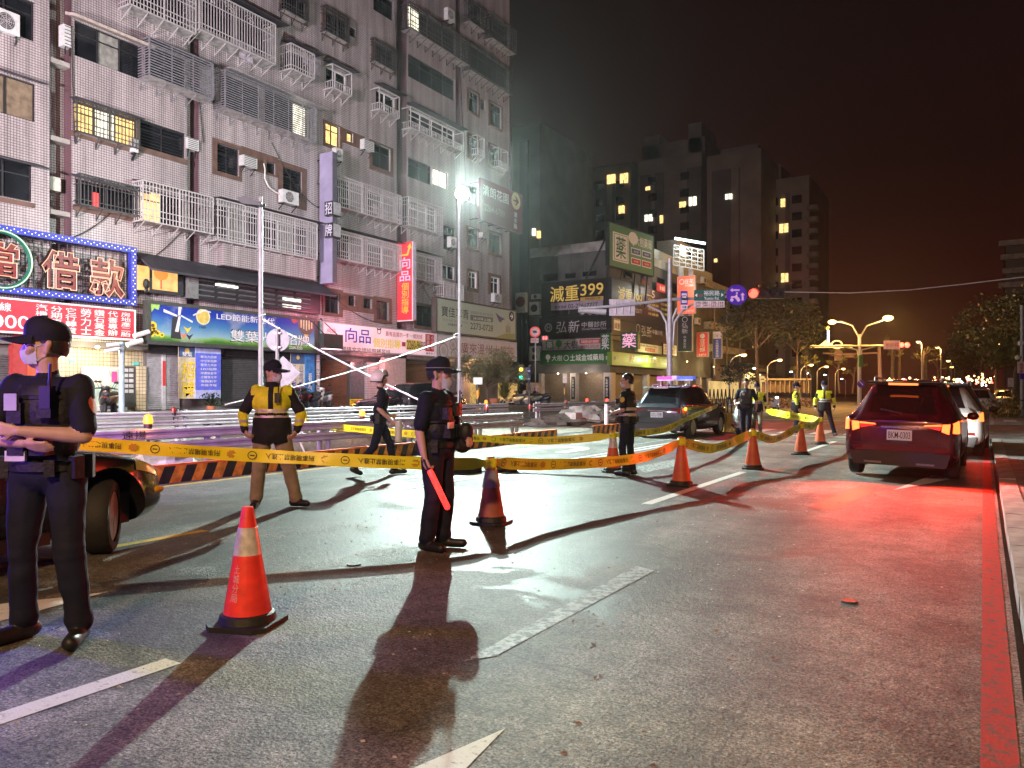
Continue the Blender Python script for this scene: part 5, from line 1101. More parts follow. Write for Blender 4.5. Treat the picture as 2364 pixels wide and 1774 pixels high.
GR2 = guardrail('far white guardrail along the frontage road with capped twin posts', -18.6, 5, 30, ((.78,.94),(.55,.71)), (7.2,10.0,13.2,16.4,19.5,22.5,25.2,28.0), .98)
GR3 = guardrail('third white guardrail leading on past the police car', -17.5, 30.4, 46, ((.78,.94),(.55,.71)), (31,34,37,40,43), 1.0)
# lit and unlit warning blinkers
BLK_O = glow('amber_blinker', (1,.26,.02), 3.6); BLK_R = glow('red_blinker', (1,.05,.02), 5); BLK_OFF = mk('dark_red_blinker', (.30,.02,.02), .3)
def blinker(p, label, m, s=1.0):
    p = V(p); t = thing('warning_light', label, 'warning light', p, 0, 'warning lights on the guardrails')
    part('lens', m, t, lambda b: b.lathe([(.02*s,.0),(.065*s,.0),(.07*s,.06*s),(.055*s,.13*s),(.02*s,.15*s)],12,0,p), 40)
    part('base', BLACK, t, lambda b: (b.lathe([(.05*s,-.09*s),(.06*s,-.08*s),(.06*s,0)],12,0,p), b.bar(p+V((0,0,-.3*s)),p+V((0,0,-.08*s)),.03)))
blinker(onX(342,979,-12.05),'lit amber warning light beside the stencilled rail',BLK_O,1.1); lamp_point(onX(342,976,-11.85),(1,.3,.05),5,.05)
blinker(onX(836,961,-13),'lit orange warning light left of the white helmet',BLK_O,1.1); lamp_point(onX(836,958,-12.9),(1,.3,.05),5,.05)
blinker(onX(401,953,-18.6),'unlit red warning light on the far rail left of the yellow jacket',BLK_OFF); blinker(onX(1122,932,-18.6),'lit orange warning light near the potted tree',BLK_O); blinker(onX(1123,947,-12.6),'unlit red warning light below the potted tree',BLK_OFF)
blinker(onX(1223,945,-13),'unlit red lamp strapped beside the yellow tag on the near rail',BLK_OFF); blinker(onX(1355,927,-17.5),'lit red warning light in front of the tan shutter',BLK_R); blinker(onX(1401,927,-17.5),'lit red warning light left of the capless officer',BLK_R); blinker(onX(1307,930,-17.5),'tiny unlit red lamp in front of the left tan shutter',BLK_OFF)
# broken concrete, rocks and clutter inside the works
CR = mk('broken_concrete', (.36,.34,.31), .85, var=.35, scale=2.5, bump=.8, bscale=14)
def rock(c, r, seed, name, label, cat, mat=CR, gz=0.0, group=None):
    rr = random.Random(seed); b = MB(); b.ell((0,0,0), 1, 18, 12)
    vs = []
    for v in b.v:
        v = V(v); k = 1+.45*mnoise.noise(v*1.5+V((seed*3.1,0,0)))+.30*mnoise.noise(v*3.5+V((seed,2,0)))
        q = V((v.x*r[0]*k, v.y*r[1]*k, v.z*r[2]*k)); q.z = max(q.z, -r[2]*.55); vs.append(q+V(c))
    b.v = [tuple(v) for v in vs]; o = b.build(name, mat, None, 12); tag(o, label, cat, group); return o
g_ = 'rubble inside the works'
for k, (px, py, X, r, lb) in enumerate(((392,1066,-12.9,(.5,.55,.35),'jagged pale rock behind the nearest striped plank'),(360,1050,-13.4,(.4,.4,.4),'smaller rock just beyond the nose of the black car'),(590,1025,-14.5,(.8,1.0,.4),'rounded concrete lump left of the yellow jacket'),(905,1058,-13.3,(.5,.7,.35),'brown broken block just right of the walking officer'),(1290,972,-15.2,(1.0,1.3,.34),'long grey lump of earth left of the small white block'),(1395,968,-15.5,(.9,.8,.45),'dark earth heap behind the white stanchion'),(1345,958,-16.5,(.9,1.1,.6),'pale broken slab leaning behind the earth heap'))):
    p = onX(px,py,X); rock((p.x,p.y,r[2]*.4), r, k+2, 'rubble_rock', lb, 'rock', CR if k in (0,2,6) else mk('dark_earth',(.13,.115,.095),.9,var=.4,bump=.8,bscale=16), group=g_)
t = thing('concrete_barrier', 'long cracked pale concrete barrier lying behind the near guardrail', 'barrier', (-13.3,13,0))
yy = 10.2
for k, L in enumerate((2.1,2.6,1.7)):
    part('barrier_block', CR, t, lambda b: b.prism([(-.28,0),(.28,0),(.24,.14),(.13,.32),(.11,.62),(-.11,.62),(-.13,.32),(-.24,.14)],(-13.3+.06*(k%2),yy,0),X_,Z_,(0,L-.03,0))); yy += L
t = thing('earth_floor', 'rough dug earth between the two guardrails', 'earth', (-15,14,0)); t['kind'] = 'structure'
b = MB(); n = 26; m_ = 70; vs = []
for i in range(n):
    for j in range(m_):
        x = -18.3+5.9*i/(n-1); y = 3+25*j/(m_-1); vs.append((x,y,.02+.10*(mnoise.noise(V((x*1.1,y*1.1,0)))+.5)*(1 if 0<i<n-1 else 0)))
b.add(vs, [(i*m_+j,(i+1)*m_+j,(i+1)*m_+j+1,i*m_+j+1) for i in range(n-1) for j in range(m_-1)]); b.build('earth_surface', mk('dark_earth',(.13,.115,.095)), t, 80)
p = onX(1328,978,-14.6); b = MB(); b.obox((p.x-.3,p.y-.35,.05),(.5,0,0),(0,.6,0),(0,0,.55)); o = b.build('concrete_block', mk('pale_cement_block',(.55,.55,.5),.7,var=.2), None); tag(o,'small pale block standing left of the white stanchion','block')
t = thing('stanchion', 'white stanchion with hooks left of the capless officer', 'post', gnd(1400,995)); q = gnd(1400,995)
part('post', WHITEP, t, lambda b: b.tube([q,q+V((0,0,1.0))],.075,10),40); part('cap', BLACK, t, lambda b: b.tube([q+V((0,0,1.0)),q+V((0,0,1.04))],.08,10)); part('hook', STEEL, t, lambda b: [b.tube([q+V((.08,.0,z)),q+V((.15,0,z)),q+V((.15,0,z+.06))],.012,5) for z in (.6,.75,.9)])
t = thing('plastic_pipe', 'white curved pipe lying over the earth heap', 'pipe', onX(1360,965,-15)); part('pipe', WHITEP, t, lambda b: b.tube([onX(x,y,-15) for x,y in ((1330,956),(1345,964),(1365,971),(1385,972),(1400,969),(1422,959))],.03,7),40)
for (x, y, sx, lab) in ((1068,1091,.55,'flat black case lying on the road right of the baton officer'),):
    q = gnd(x,y); t = thing('equipment_case', lab, 'case', q); part('body', BLACK, t, lambda b: b.box(q.x-.3,q.x+.28,q.y-.15,q.y+.2,.0,.17)); part('lid', mk('dark_case_lid',(.03,.03,.03),.5), t, lambda b: b.box(q.x-.31,q.x+.29,q.y-.16,q.y+.21,.172,.2)); part('handle', DARKMET, t, lambda b: b.tube([q+V((-.1,-.16,.1)),q+V((-.1,-.2,.1)),q+V((.1,-.2,.1)),q+V((.1,-.16,.1))],.012,5))
q = gnd(1155,1088); rock((q.x,q.y,.08),(.32,.24,.14),31,'dark_bag','crumpled black bag on the road behind the worn cone','bag',BLACK)
# ================================================================== POLES, ROPES, LAMPS
POLE = mk('grey_pole', (.30,.30,.31), .5, .1, var=.12)
LC = atd(1060,452,29)
t = thing('floodlight_pole', 'tall thin pole with the dazzling white floodlight on top', 'light pole', (LC.x,LC.y,0))
part('pole', POLE, t, lambda b: b.tube([(LC.x,LC.y,0),(LC.x,LC.y,LC.z+.2)],[.07,.05],10),40); part('bracket', DARKMET, t, lambda b: b.bar((LC.x,LC.y,LC.z-.05),(LC.x+.25,LC.y-.1,LC.z),.06))
FW = glow('floodlight_glass', (.90,1,.96), 90); part('housing', DARKMET, t, lambda b: b.box(LC.x+.05,LC.x+.3,LC.y-.3,LC.y+.3,LC.z+.26,LC.z+.34)); part('lamp_glass', FW, t, lambda b: b.ell((LC.x+.2,LC.y-.08,LC.z+.02),(.26,.26,.24),14,9),60)
P2 = atd(602,455,22.5)
t = thing('floodlight_pole', 'thin pole with an unlit dark floodlight head in front of the caged windows', 'light pole', (P2.x,P2.y,0))
part('pole', POLE, t, lambda b: b.tube([(P2.x,P2.y,0),(P2.x,P2.y,P2.z)],[.075,.06],10),40); hd = atd(583,468,22.5)
part('lamp_head', BLACK, t, lambda b: b.prism([(-.38,.06),(-.1,.13),(.36,-.1),(.3,-.16),(-.2,-.1)],hd,RIGHT,Z_,-FWD*.3)); part('bracket', DARKMET, t, lambda b: b.bar(P2+V((0,0,-.25))-RIGHT*.12,P2+V((0,0,-.25))+RIGHT*.14,.06))
ROPE = mk('white_rope', (.75,.75,.75), .7, var=.1)
def rope(a, c, sag, label, r=.022, n=14, knot=True):
    pts = [V(a).lerp(V(c),k/n)+V((0,0,-sag*4*(k/n)*(1-k/n))) for k in range(n+1)]
    t = thing('rope', label, 'rope', a, 0, 'white guy ropes tied to the poles'); part('strand', ROPE, t, lambda b: b.tube(pts,r,6),40)
    if knot: part('knot', ROPE, t, lambda b: [b.tube([V(a)+V((.09*math.cos(j*.9),.09*math.sin(j*.9),-.05+.025*j)) for j in range(9)],.02,5)])
    return t
rope(atd(605,737,22.5), atd(980,930,19), .05, 'guy rope running down to the right from the unlit pole')
rope(atd(1052,778,29), atd(520,935,21), .12, 'guy rope running down to the left from the lit floodlight pole')
# sign backs on their own pole
q = atd(640,960,20.5); t = thing('sign_pole', 'grey backs of a round and a diamond sign on one post', 'traffic sign', (q.x,q.y,0)); dz = atd(640,785,20.5).z; dz2 = atd(652,862,20.5)
part('post', POLE, t, lambda b: b.tube([(q.x,q.y,0),(q.x,q.y,dz+.3)],.045,10),40)
def facing(c, r, n, th, rot=0.0):   # disc polygon facing the camera side
    return [(r*math.cos(2*math.pi*k/n+rot), r*math.sin(2*math.pi*k/n+rot)) for k in range(n)]
GB = mk('bare_sign_back', (.22,.23,.23), .5, .1, var=.2)
part('round_plate', GB, t, lambda b: b.prism(facing(0,.31,28,0), V((q.x,q.y,dz))+FWD*.06, RIGHT, Z_, FWD*.01)); part('diamond_plate', GB, t, lambda b: b.prism(facing(0,.46,4,0), dz2+FWD*.06, RIGHT, Z_, FWD*.01)); part('clamp', STEEL, t, lambda b: [b.bar(V((q.x,q.y,z))-RIGHT*.09,V((q.x,q.y,z))+RIGHT*.09,.05,.04) for z in (dz+.18,dz-.2,dz2.z+.2)])
# security camera pole by the entrance
q = onX(281,960,-27.6); zt_ = onX(281,790,-27.6).z; t = thing('camera_pole', 'pale blue pole with two small cameras before the tiled entrance', 'camera pole', (q.x,q.y,.58)); BLP = mk('pale_blue_pole',(.32,.42,.52),.45,var=.15)
part('pole', BLP, t, lambda b: b.tube([(q.x,q.y,.58),(q.x,q.y,zt_)],[.11,.09],10),40)
for (x0, y0, x1, y1) in ((272,806,242,812),(272,795,248,797)):
    a, c = onX(x0,y0,-27.4), onX(x1,y1,-27.4); part('camera', WHITEP, t, lambda b: (b.tube([a,c],.07,8), b.bar((q.x,q.y,a.z),a,.04)))
for (px, py, lab) in ((328,772,'white wall camera at the corner of the blue signboard'),(312,792,'small cream wall camera above the entrance')):
    c = onX(px,py,-29.3); t = thing('wall_camera', lab, 'camera', c); part('body', WHITEP, t, lambda b: b.tube([c+V((0,-.35,-.1)),c+V((0,.3,.12))],.1,8)); part('arm', DARKMET, t, lambda b: b.bar(c,c+V((-.9,.1,-.05)),.05))
# traffic signal gantry with road name sign
GD = 40.0; gpz = lambda x, y: atd(x,y,GD)
PURP = mk('grey_gantry_paint', (.36,.34,.38), .45, .2, var=.15)
q = gpz(1546,900); t = thing('signal_gantry', 'branching signal gantry carrying a red light and the green road name sign', 'traffic signal', (q.x,q.y,0))
part('pole', PURP, t, lambda b: b.tube([(q.x,q.y,0),(q.x,q.y,gpz(1546,598).z)],[.19,.10],12),40)
part('arm', PURP, t, lambda b: (b.tube([gpz(1546,692),gpz(1500,698),gpz(1420,707),gpz(1336,713)],[.09,.085,.075,.06],8), b.tube([gpz(1546,692),gpz(1600,690),gpz(1700,684),gpz(1800,679)],[.09,.08,.07,.05],8)),40)
part('brace', PURP, t, lambda b: [b.tube([gpz(x,y) for x,y in pts],.06,8) for pts in (((1542,800),(1538,745),(1525,720),(1495,706)),((1553,800),(1557,745),(1572,722),(1600,702)),((1549,780),(1553,735),(1563,712)))],40)
sb = part('sign_back', mk('lilac_sign_back',(.38,.32,.38),.5), t, lambda b: b.obox(gpz(1407,729)+FWD*.1,RIGHT*1.34,FWD*.03,Z_*.86)); part('clamp', PURP, t, lambda b: [b.bar(gpz(x,696)+FWD*.06,gpz(x,724)+FWD*.06,.05) for x in (1422,1438,1454)])
part('signal_back', PURP, t, lambda b: b.tube([gpz(1336,714)+FWD*.2,gpz(1400,720)+FWD*.2],.17,10),40); part('visor', PURP, t, lambda b: [b.tube([gpz(x,717)+FWD*.2,gpz(x,719)+FWD*.5],.16,10) for x in (1346,1364,1382)])
# road name sign
o_ = gpz(1601,698)-FWD*.12; rdir = RIGHT; s_w = 1.58; up = Z_
def tplate(name, o, w, h, mat, th=.03, par=None): return part(name, mat, par or t, lambda b: b.obox(V(o),RIGHT*w,FWD*th,Z_*h))
tplate('road_sign', o_+Z_*.06, s_w, .56, mk('road_sign_green',(.02,.10,.09),.4)); GW = INK_W
write('裕民路', GW, t, o_+Z_*.32+RIGHT*.50-FWD*.01, RIGHT, Z_, .82, .26, .02); write('Yumin Rd.', GW, t, o_+Z_*.10+RIGHT*.52-FWD*.01, RIGHT, Z_, .78, .16, .01)
for ar in ([(.04,.32),(.16,.42),(.16,.22)],[(1.53,.34),(1.41,.24),(1.41,.44)]): part('arrow_mark', GW, t, lambda b: b.prism(ar,o_+Z_*.02-FWD*.012,RIGHT,Z_,FWD*.01))
write('省道', INK_R, t, o_+Z_*.26+RIGHT*.22-FWD*.01, RIGHT, Z_, .22, .14)
PKP = mk('pinkish_white_plate',(.66,.52,.56),.5)
tplate('number_plate_sign', o_-Z_*.30, .78, .35, PKP); tplate('number_plate_sign', o_-Z_*.30+RIGHT*.80, .78, .35, PKP)
for (u, v, tx) in ((.06,.18,'290-280'),(.06,.03,'265-249'),(.86,.18,'278-244'),(.86,.03,'267-235')): write(tx, INK_K, t, o_-Z_*.30+RIGHT*u+Z_*v-FWD*.01, RIGHT, Z_, .64, .13, .03)
# bus stop plate
o_ = gpz(1569,705)-FWD*.25; tplate('bus_sign', o_, .36, .70, mk('bus_sign_blue',(.03,.03,.28),.4)); tplate('bus_field', o_+RIGHT*.05+Z_*.08-FWD*.012, .26, .50, mk('bus_sign_white',(.6,.55,.68),.4),.014)
part('bus_mark', INK_K, t, lambda b: b.prism([(.07,.22),(.29,.22),(.31,.28),(.31,.42),(.27,.47),(.09,.47),(.05,.42),(.05,.28)],o_-FWD*.02,RIGHT,Z_,FWD*.01)); part('bus_window', mk('bus_sign_white',(.6,.55,.68)), t, lambda b: b.prism([(.08,.34),(.28,.34),(.28,.43),(.08,.43)],o_-FWD*.026,RIGHT,Z_,FWD*.01))
tplate('arrow_plate', o_-Z_*.24, .36, .22, mk('bus_sign_white',(.6,.55,.68))); part('arrow_mark', INK_K, t, lambda b: b.prism([(.06,.09),(.22,.09),(.22,.05),(.31,.11),(.22,.17),(.22,.13),(.06,.13)],o_-Z_*.24-FWD*.012,RIGHT,Z_,FWD*.01))
# round blue scooter sign
c = gpz(1699,682)-FWD*.15; part('round_sign', mk('round_sign_blue',(.06,.02,.42),.35), t, lambda b: b.prism(facing(0,.53,30,0),c,RIGHT,Z_,FWD*.03))
LIL = mk('lilac_white_mark',(.68,.48,.72),.5)
def sh(pts, d=.012): part('sign_mark', LIL, t, lambda b: b.prism(pts,c-FWD*d,RIGHT,Z_,FWD*.01))
sh([(-.36,.24),(-.22,.34),(-.22,.28),(.14,.28),(.14,.20),(-.22,.20),(-.22,.14)]); sh([(.30,.12),(.42,-.02),(.35,-.02),(.35,-.30),(.25,-.30),(.25,-.02),(.18,-.02)])
sh([(-.32,-.16),(-.1,-.16),(-.04,-.26),(.10,-.26),(.12,-.14),(.04,-.12),(.02,.02),(-.04,.02),(-.08,-.06),(-.3,-.08)])
for u in (-.26,.08): part('sign_mark', LIL, t, lambda b: b.prism([(u+.09*math.cos(k*math.pi/6),-.27+.09*math.sin(k*math.pi/6)) for k in range(12)],c-FWD*.014,RIGHT,Z_,FWD*.01))
part('sign_mark', LIL, t, lambda b: b.prism([(-.0+.055*math.cos(k*math.pi/5),.09+.055*math.sin(k*math.pi/5)) for k in range(10)],c-FWD*.014,RIGHT,Z_,FWD*.01))
# red light, horizontal housing
c = gpz(1736,679)-FWD*.2; part('signal_housing', BLACK, t, lambda b: b.obox(c-RIGHT*.28-Z_*.25,RIGHT*1.9,FWD*.25,Z_*.5)); REDG = glow('red_signal_lens',(1,.05,.03),7)
part('signal_lens', REDG, t, lambda b: b.prism(facing(0,.235,22,0),c,RIGHT,Z_,-FWD*.03)); part('signal_lens', mk('unlit_lens',(.03,.02,.02),.25), t, lambda b: [b.prism([(x+.17*math.cos(k*.42),.17*math.sin(k*.42)) for k in range(15)],c,RIGHT,Z_,-FWD*.02) for x in (.5,)])
part('signal_lens', mk('unlit_lens',(.03,.02,.02)), t, lambda b: b.prism([(1.0+.17*math.cos(k*.42),.17*math.sin(k*.42)) for k in range(15)],c,RIGHT,Z_,-FWD*.02)); part('signal_lens', mk('unlit_lens',(.03,.02,.02)), t, lambda b: b.prism([(1.42+.13*math.cos(k*.42),.13*math.sin(k*.42)) for k in range(15)],c,RIGHT,Z_,-FWD*.02))
part('visor', BLACK, t, lambda b: [b.add([c+RIGHT*(x+.23*math.cos(math.pi*k/8))+Z_*(.23*math.sin(math.pi*k/8))-FWD*d for k in range(9) for d in (.0,.28)],[(2*k,2*k+2,2*k+3,2*k+1) for k in range(8)]) for x in (0,.5,1.0)])
lamp_spot(c-FWD*.35, c-FWD*20+Z_*-6, (1,.04,.02), 2600, 150, .6, .2)
# small red prohibition sign and lights at the alley
q = atd(1236,900,60); t = thing('traffic_sign', 'red ringed no truck sign over a small plate at the alley mouth', 'traffic sign', (q.x,q.y,.42)); c = atd(1235,767,60)
part('post', POLE, t, lambda b: b.tube([(q.x,q.y,.42),(q.x,q.y,c.z)],.05,8)); RRED = glow('red_glowing_ring',(1,.08,.06),.35,0,1,(.5,.03,.03)); part('ring_plate', RRED, t, lambda b: b.prism(facing(0,.42,24,0),c-FWD*.1,RIGHT,Z_,FWD*.02)); part('white_field', mk('sign_field',(.6,.42,.42),.5), t, lambda b: b.prism(facing(0,.30,24,0),c-FWD*.115,RIGHT,Z_,FWD*.02))  # sign ring is no lamp but emits faint red
part('truck_mark', INK_K, t, lambda b: b.prism([(-.16,-.08),(.16,-.08),(.16,.0),(.06,.10),(-.16,.10)],c-FWD*.125,RIGHT,Z_,FWD*.01)); tplate('small_plate', atd(1225,792,60), .62, .36, mk('sign_field',(.6,.42,.42)), par=t); write('禁行大貨車', INK_R, t, atd(1226,790,60)-FWD*.01+RIGHT*.04, RIGHT, Z_, .52, .2)
t = thing('signal_light', 'pair of small red lights hanging at the alley corner', 'signal light', atd(1258,781,60)); part('lens', glow('small_red_signal',(1,.06,.06),6), t, lambda b: [b.prism([(x+.075*math.cos(k*.5236),.14*math.sin(k*.5236)) for k in range(12)],atd(1258,781,60),RIGHT,Z_,FWD*.05) for x in (-.1,.1)]); part('housing', BLACK, t, lambda b: b.obox(atd(1258,781,60)+FWD*.06-RIGHT*.3-Z_*.2,RIGHT*.6,FWD*.2,Z_*.4)); part('arm', DARKMET, t, lambda b: b.bar(atd(1258,781,60)+FWD*.2,atd(1236,781,60)+FWD*.02,.05))
q = atd(1222,905,52); t = thing('traffic_signal', 'dark post with green light and blue plates beside the parked scooters', 'traffic signal', (q.x,q.y,.42))
part('post', BLACK, t, lambda b: b.tube([(q.x,q.y,.42),(q.x,q.y,atd(1222,842,52).z)],.08,8)); c = atd(1203,868,52); part('housing', mk('grey_signal_housing',(.2,.2,.18),.5), t, lambda b: (b.obox(c-RIGHT*.16-Z_*.3+FWD*.02,RIGHT*.32,FWD*.2,Z_*1.05), b.obox(atd(1208,878,52),RIGHT*.34,FWD*.2,Z_*.85)))
part('green_lens', glow('green_signal_lens',(.05,1,.45),5), t, lambda b: b.prism(facing(0,.13,14,0),c-Z_*.1,RIGHT,Z_,-FWD*.03)); part('amber_lens', glow('amber_signal_lens',(1,.6,.05),3), t, lambda b: b.prism(facing(0,.13,14,0),c+Z_*.42,RIGHT,Z_,-FWD*.03))
for z in (848,866): tplate('blue_plate', atd(1217,z+14,52)-FWD*.12, .22, .38, mk('bus_sign_blue',(.03,.03,.28)), par=t); part('plate_mark', INK_W, t, lambda b: b.obox(atd(1218,z+11,52)-FWD*.135,RIGHT*.16,FWD*.01,Z_*.1))
part('arm', BLACK, t, lambda b: b.bar((q.x,q.y,c.z+.3),c+FWD*.1+Z_*.3,.06))
q = atd(1228,920,56); t = thing('utility_box', 'pink tinted grey utility cabinet behind the dark signal post', 'cabinet', (q.x,q.y,.42)); part('body', mk('pinkish_cabinet',(.42,.34,.34),.5), t, lambda b: b.box(q.x-.5,q.x+.55,q.y,q.y+.5,.42,atd(1228,884,56).z)); part('door', mk('pinkish_cabinet_door',(.38,.31,.31),.5), t, lambda b: b.box(q.x-.42,q.x+.47,q.y-.02,q.y-.001,.6,atd(1228,888,56).z))
q = atd(1103,920,40); t = thing('control_box', 'pale box on an orange and black wrapped post before the noodle shop', 'control box', (q.x,q.y,.3)); zz = atd(1103,888,40).z
part('box', WHITEP, t, lambda b: b.obox(atd(1093,888,40),RIGHT*.46,FWD*.35,Z_*.36)); part('post', HZ, t, lambda b: b.tube([(q.x,q.y,.2),(q.x,q.y,zz)],.09,10))
for (px, d, lab) in ((1303,50,'thin post with a white plate before the left tan shutter'),):
    q = atd(px,925,d); t = thing('sign_post', lab, 'sign', (q.x,q.y,.4)); part('post', HZ, t, lambda b: b.tube([(q.x,q.y,.3),(q.x,q.y,atd(px,870,d).z)],.035,8)); part('plate', mk('pale_plate',(.6,.55,.5),.5), t, lambda b: b.obox(atd(px-4,885,d)-FWD*.06,RIGHT*.26,FWD*.02,Z_*.62))
# street lamps
SOD = (1.0,.50,.14)
SODG = glow('sodium_lamp_glass', (1,.56,.16), 9)
def lamp_head(b, p, L=.5): b.ell(p,(L*.5,L*.5,L*.28),12,7)
def street_lamp(px, hx, hy, d, label, watts=0, group='sodium street lamps up the road', r=.07, glassr=.5, base=None, g=None):
    h = atd(hx,hy,d); q = atd(px,900,d); z0 = base if base is not None else 0.0
    t = thing('street_lamp', label, 'street lamp', (q.x,q.y,z0), 0, group)
    s_ = 1 if hx > px else -1; ln = abs(hx-px)/1776*d
    part('pole', POLE, t, lambda b: b.tube([(q.x,q.y,z0),(q.x,q.y,h.z-ln*.55)],[r*1.2,r],8),40)
    k = [V((q.x,q.y,h.z-ln*.55)), V((q.x,q.y,h.z-ln*.55)).lerp(h,.25)+V((0,0,ln*.22)), V((q.x,q.y,h.z-ln*.55)).lerp(h,.6)+V((0,0,ln*.2)), h+V((0,0,.06))]
    part('arm', POLE, t, lambda b: b.tube(k,r*.7,7),40)
    part('lamp_glass', g or SODG, t, lambda b: lamp_head(b,h,glassr),60); part('lamp_hood', POLE, t, lambda b: b.ell(h+V((0,0,glassr*.2)),(glassr*.5,glassr*.5,glassr*.2),10,6))
    if watts: lamp_point(h+V((0,0,-.5)), SOD, watts*(2.5 if d > 62 else 1), .25)
    return t
street_lamp(1684,1717,820,66,'sodium lamp right of the blue blade sign with a lower dead arm',420,base=0)
street_lamp(1771,1800,832,80,'sodium lamp just left of the hi-vis officer standing sideways',420)
street_lamp(1848,1873,843,92,'sodium lamp over the white railing',300); street_lamp(1886,1908,847,100,'sodium lamp second left of the double armed lamp',300); street_lamp(1928,1947,852,110,'sodium lamp nearest left of the double armed lamp',300)
street_lamp(2358,2310,795,62,'sodium lamp with curved arm near the right frame edge',420,glassr=.55)
t5 = street_lamp(2128,2120,790,95,'sodium lamp above the red glow of the dark car',300); street_lamp(2172,2164,803,110,'sodium lamp right of the red glow over the trees',300); street_lamp(2196,2189,834,130,'small far lamp low to the right of the median trees',0,glassr=.6); street_lamp(2204,2197,848,150,'faintest far lamp under the small one',0,glassr=.6)
WHT = glow('white_far_lamp',(1,.95,.85),30)
for (px, hx, hy, d, lab) in ((1748,1741,851,95,'tiny white lamp over the hedge behind the capless walker'),(1834,1826,859,110,'tiny white lamp left of the sideways hi-vis officer'),(1872,1863,862,120,'tiny white lamp right over the railing end'),(1912,1904,866,130,'tiny white lamp near the railing corner'),(1952,1943,875,140,'tiny white lamp left of the blue arrow disc')): street_lamp(px,hx,hy,d,lab,0,'white park lamps up the road',.05,.35,None,WHT)
# double armed lamp with far signal
q = atd(1984,900,78); t = thing('street_lamp', 'double armed sodium lamp on a tall post carrying road signs', 'street lamp', (q.x,q.y,0))
part('pole', POLE, t, lambda b: b.tube([(q.x,q.y,0),(q.x,q.y,atd(1984,772,78).z)],[.22,.14],10),40)
for hx, hy in ((1921,744),(2050,735)):
    h = atd(hx,hy,78); a = atd(1984,782,78); c = atd(1984+(hx-1984)*.25,752,78); c2 = atd(1984+(hx-1984)*.65,743,78)
    part('arm', POLE, t, lambda b: b.tube([a,c,c2,h],.09,8),40); part('lamp_glass', SODG, t, lambda b: lamp_head(b,h,1.0 if hx > 2000 else .8),60); lamp_point(h+V((0,0,-.7)), SOD, 4500, .3)
part('cross_arm', mk('yellow_lit_arm',(.6,.5,.28),.5), t, lambda b: (b.tube([atd(1870,800,78),atd(1984,799,78),atd(2100,798,78)],.10,8), [b.tube([atd(1984+s_*2,824,78),atd(1984+s_*6,808,78),atd(1984+s_*36,801,78)],.08,7) for s_ in (-1,1)]),40)
part('red_lens', glow('far_red_signal',(1,.07,.04),9), t, lambda b: [b.ell(atd(x,797,78),(.26,.26,.26),10,7) for x in (2081,2094)]); part('sign_plate', mk('pinkish_white_plate',(.66,.52,.56)), t, lambda b: b.obox(atd(2039,807,78)-FWD*.1,RIGHT*1.65,FWD*.05,Z_*.88)); write('裕民路', INK_R, t, atd(2042,801,78)-FWD*.16, RIGHT, Z_, 1.4, .4, .02)
part('pole_box', GRN, t, lambda b: b.obox(atd(1979,848,78)-FWD*.4,RIGHT*.42,FWD*.2,Z_*1.2)); part('blue_disc', mk('round_sign_blue',(.06,.02,.42)), t, lambda b: b.prism(facing(0,.38,24,0),atd(1984,887,78)-FWD*.4,RIGHT,Z_,FWD*.04)); part('disc_arrow', INK_W, t, lambda b: b.obox(atd(1980,885,78)-FWD*.43+Z_*.1,RIGHT*.34-Z_*.34,FWD*.01,Z_*.1))
lamp_spot(atd(2087,800,76), atd(2087,960,30), (1,.05,.02), 900, 140, .6, .3)
t = thing('gate_sign', 'yellow lit gate lettering with a glowing triangle and diamond topped mast', 'sign', atd(1935,800,110))
part('bar', glow('yellow_gate_bar',(1,.75,.25),2.2), t, lambda b: b.obox(atd(1868,803,110),RIGHT*6.2,FWD*.3,Z_*.22)); part('triangle', glow('yellow_gate_bar',(1,.75,.25),2.2), t, lambda b: b.prism([(-1.2,0),(1.2,0),(0,1.0)],atd(1908,801,110),RIGHT,Z_,FWD*.2)); part('ring', glow('yellow_gate_bar',(1,.75,.25),2.2), t, lambda b: b.tube([atd(1932,796,110)+RIGHT*(.75*math.cos(k*.42))+Z_*(.55*math.sin(k*.42)) for k in range(16)],.1,6)); part('mast', glow('white_mast_light',(.9,.9,1),3), t, lambda b: b.bar(atd(1912,790,110),atd(1912,763,110),.28)); part('diamond', glow('amber_diamond',(1,.5,.05),5), t, lambda b: b.prism([(-.35,0),(0,-.28),(.35,0),(0,.28)],atd(1912,758,110),RIGHT,Z_,FWD*.2))
# second bare gantry
q = atd(2034,900,100); t = thing('sign_gantry', 'slightly leaning plain gantry pole behind the double armed lamp', 'sign gantry', (q.x,q.y,0)); PNK = mk('pinkish_gantry',(.36,.24,.22),.5)
part('pole', PNK, t, lambda b: b.tube([(q.x,q.y,0),atd(2029,800,100)],[.26,.2],10)); part('arm', PNK, t, lambda b: b.tube([atd(2030,815,100),atd(1950,818,100),atd(1900,816,100)],.12,8)); part('plate', PNK, t, lambda b: (b.obox(atd(1949,826,100),RIGHT*1.8,FWD*.1,Z_*.6), b.obox(atd(1927,833,100),RIGHT*1.05,FWD*.1,Z_*.55))); part('disc', PNK, t, lambda b: b.prism(facing(0,.55,20,0),atd(1936,816,100),RIGHT,Z_,FWD*.1))
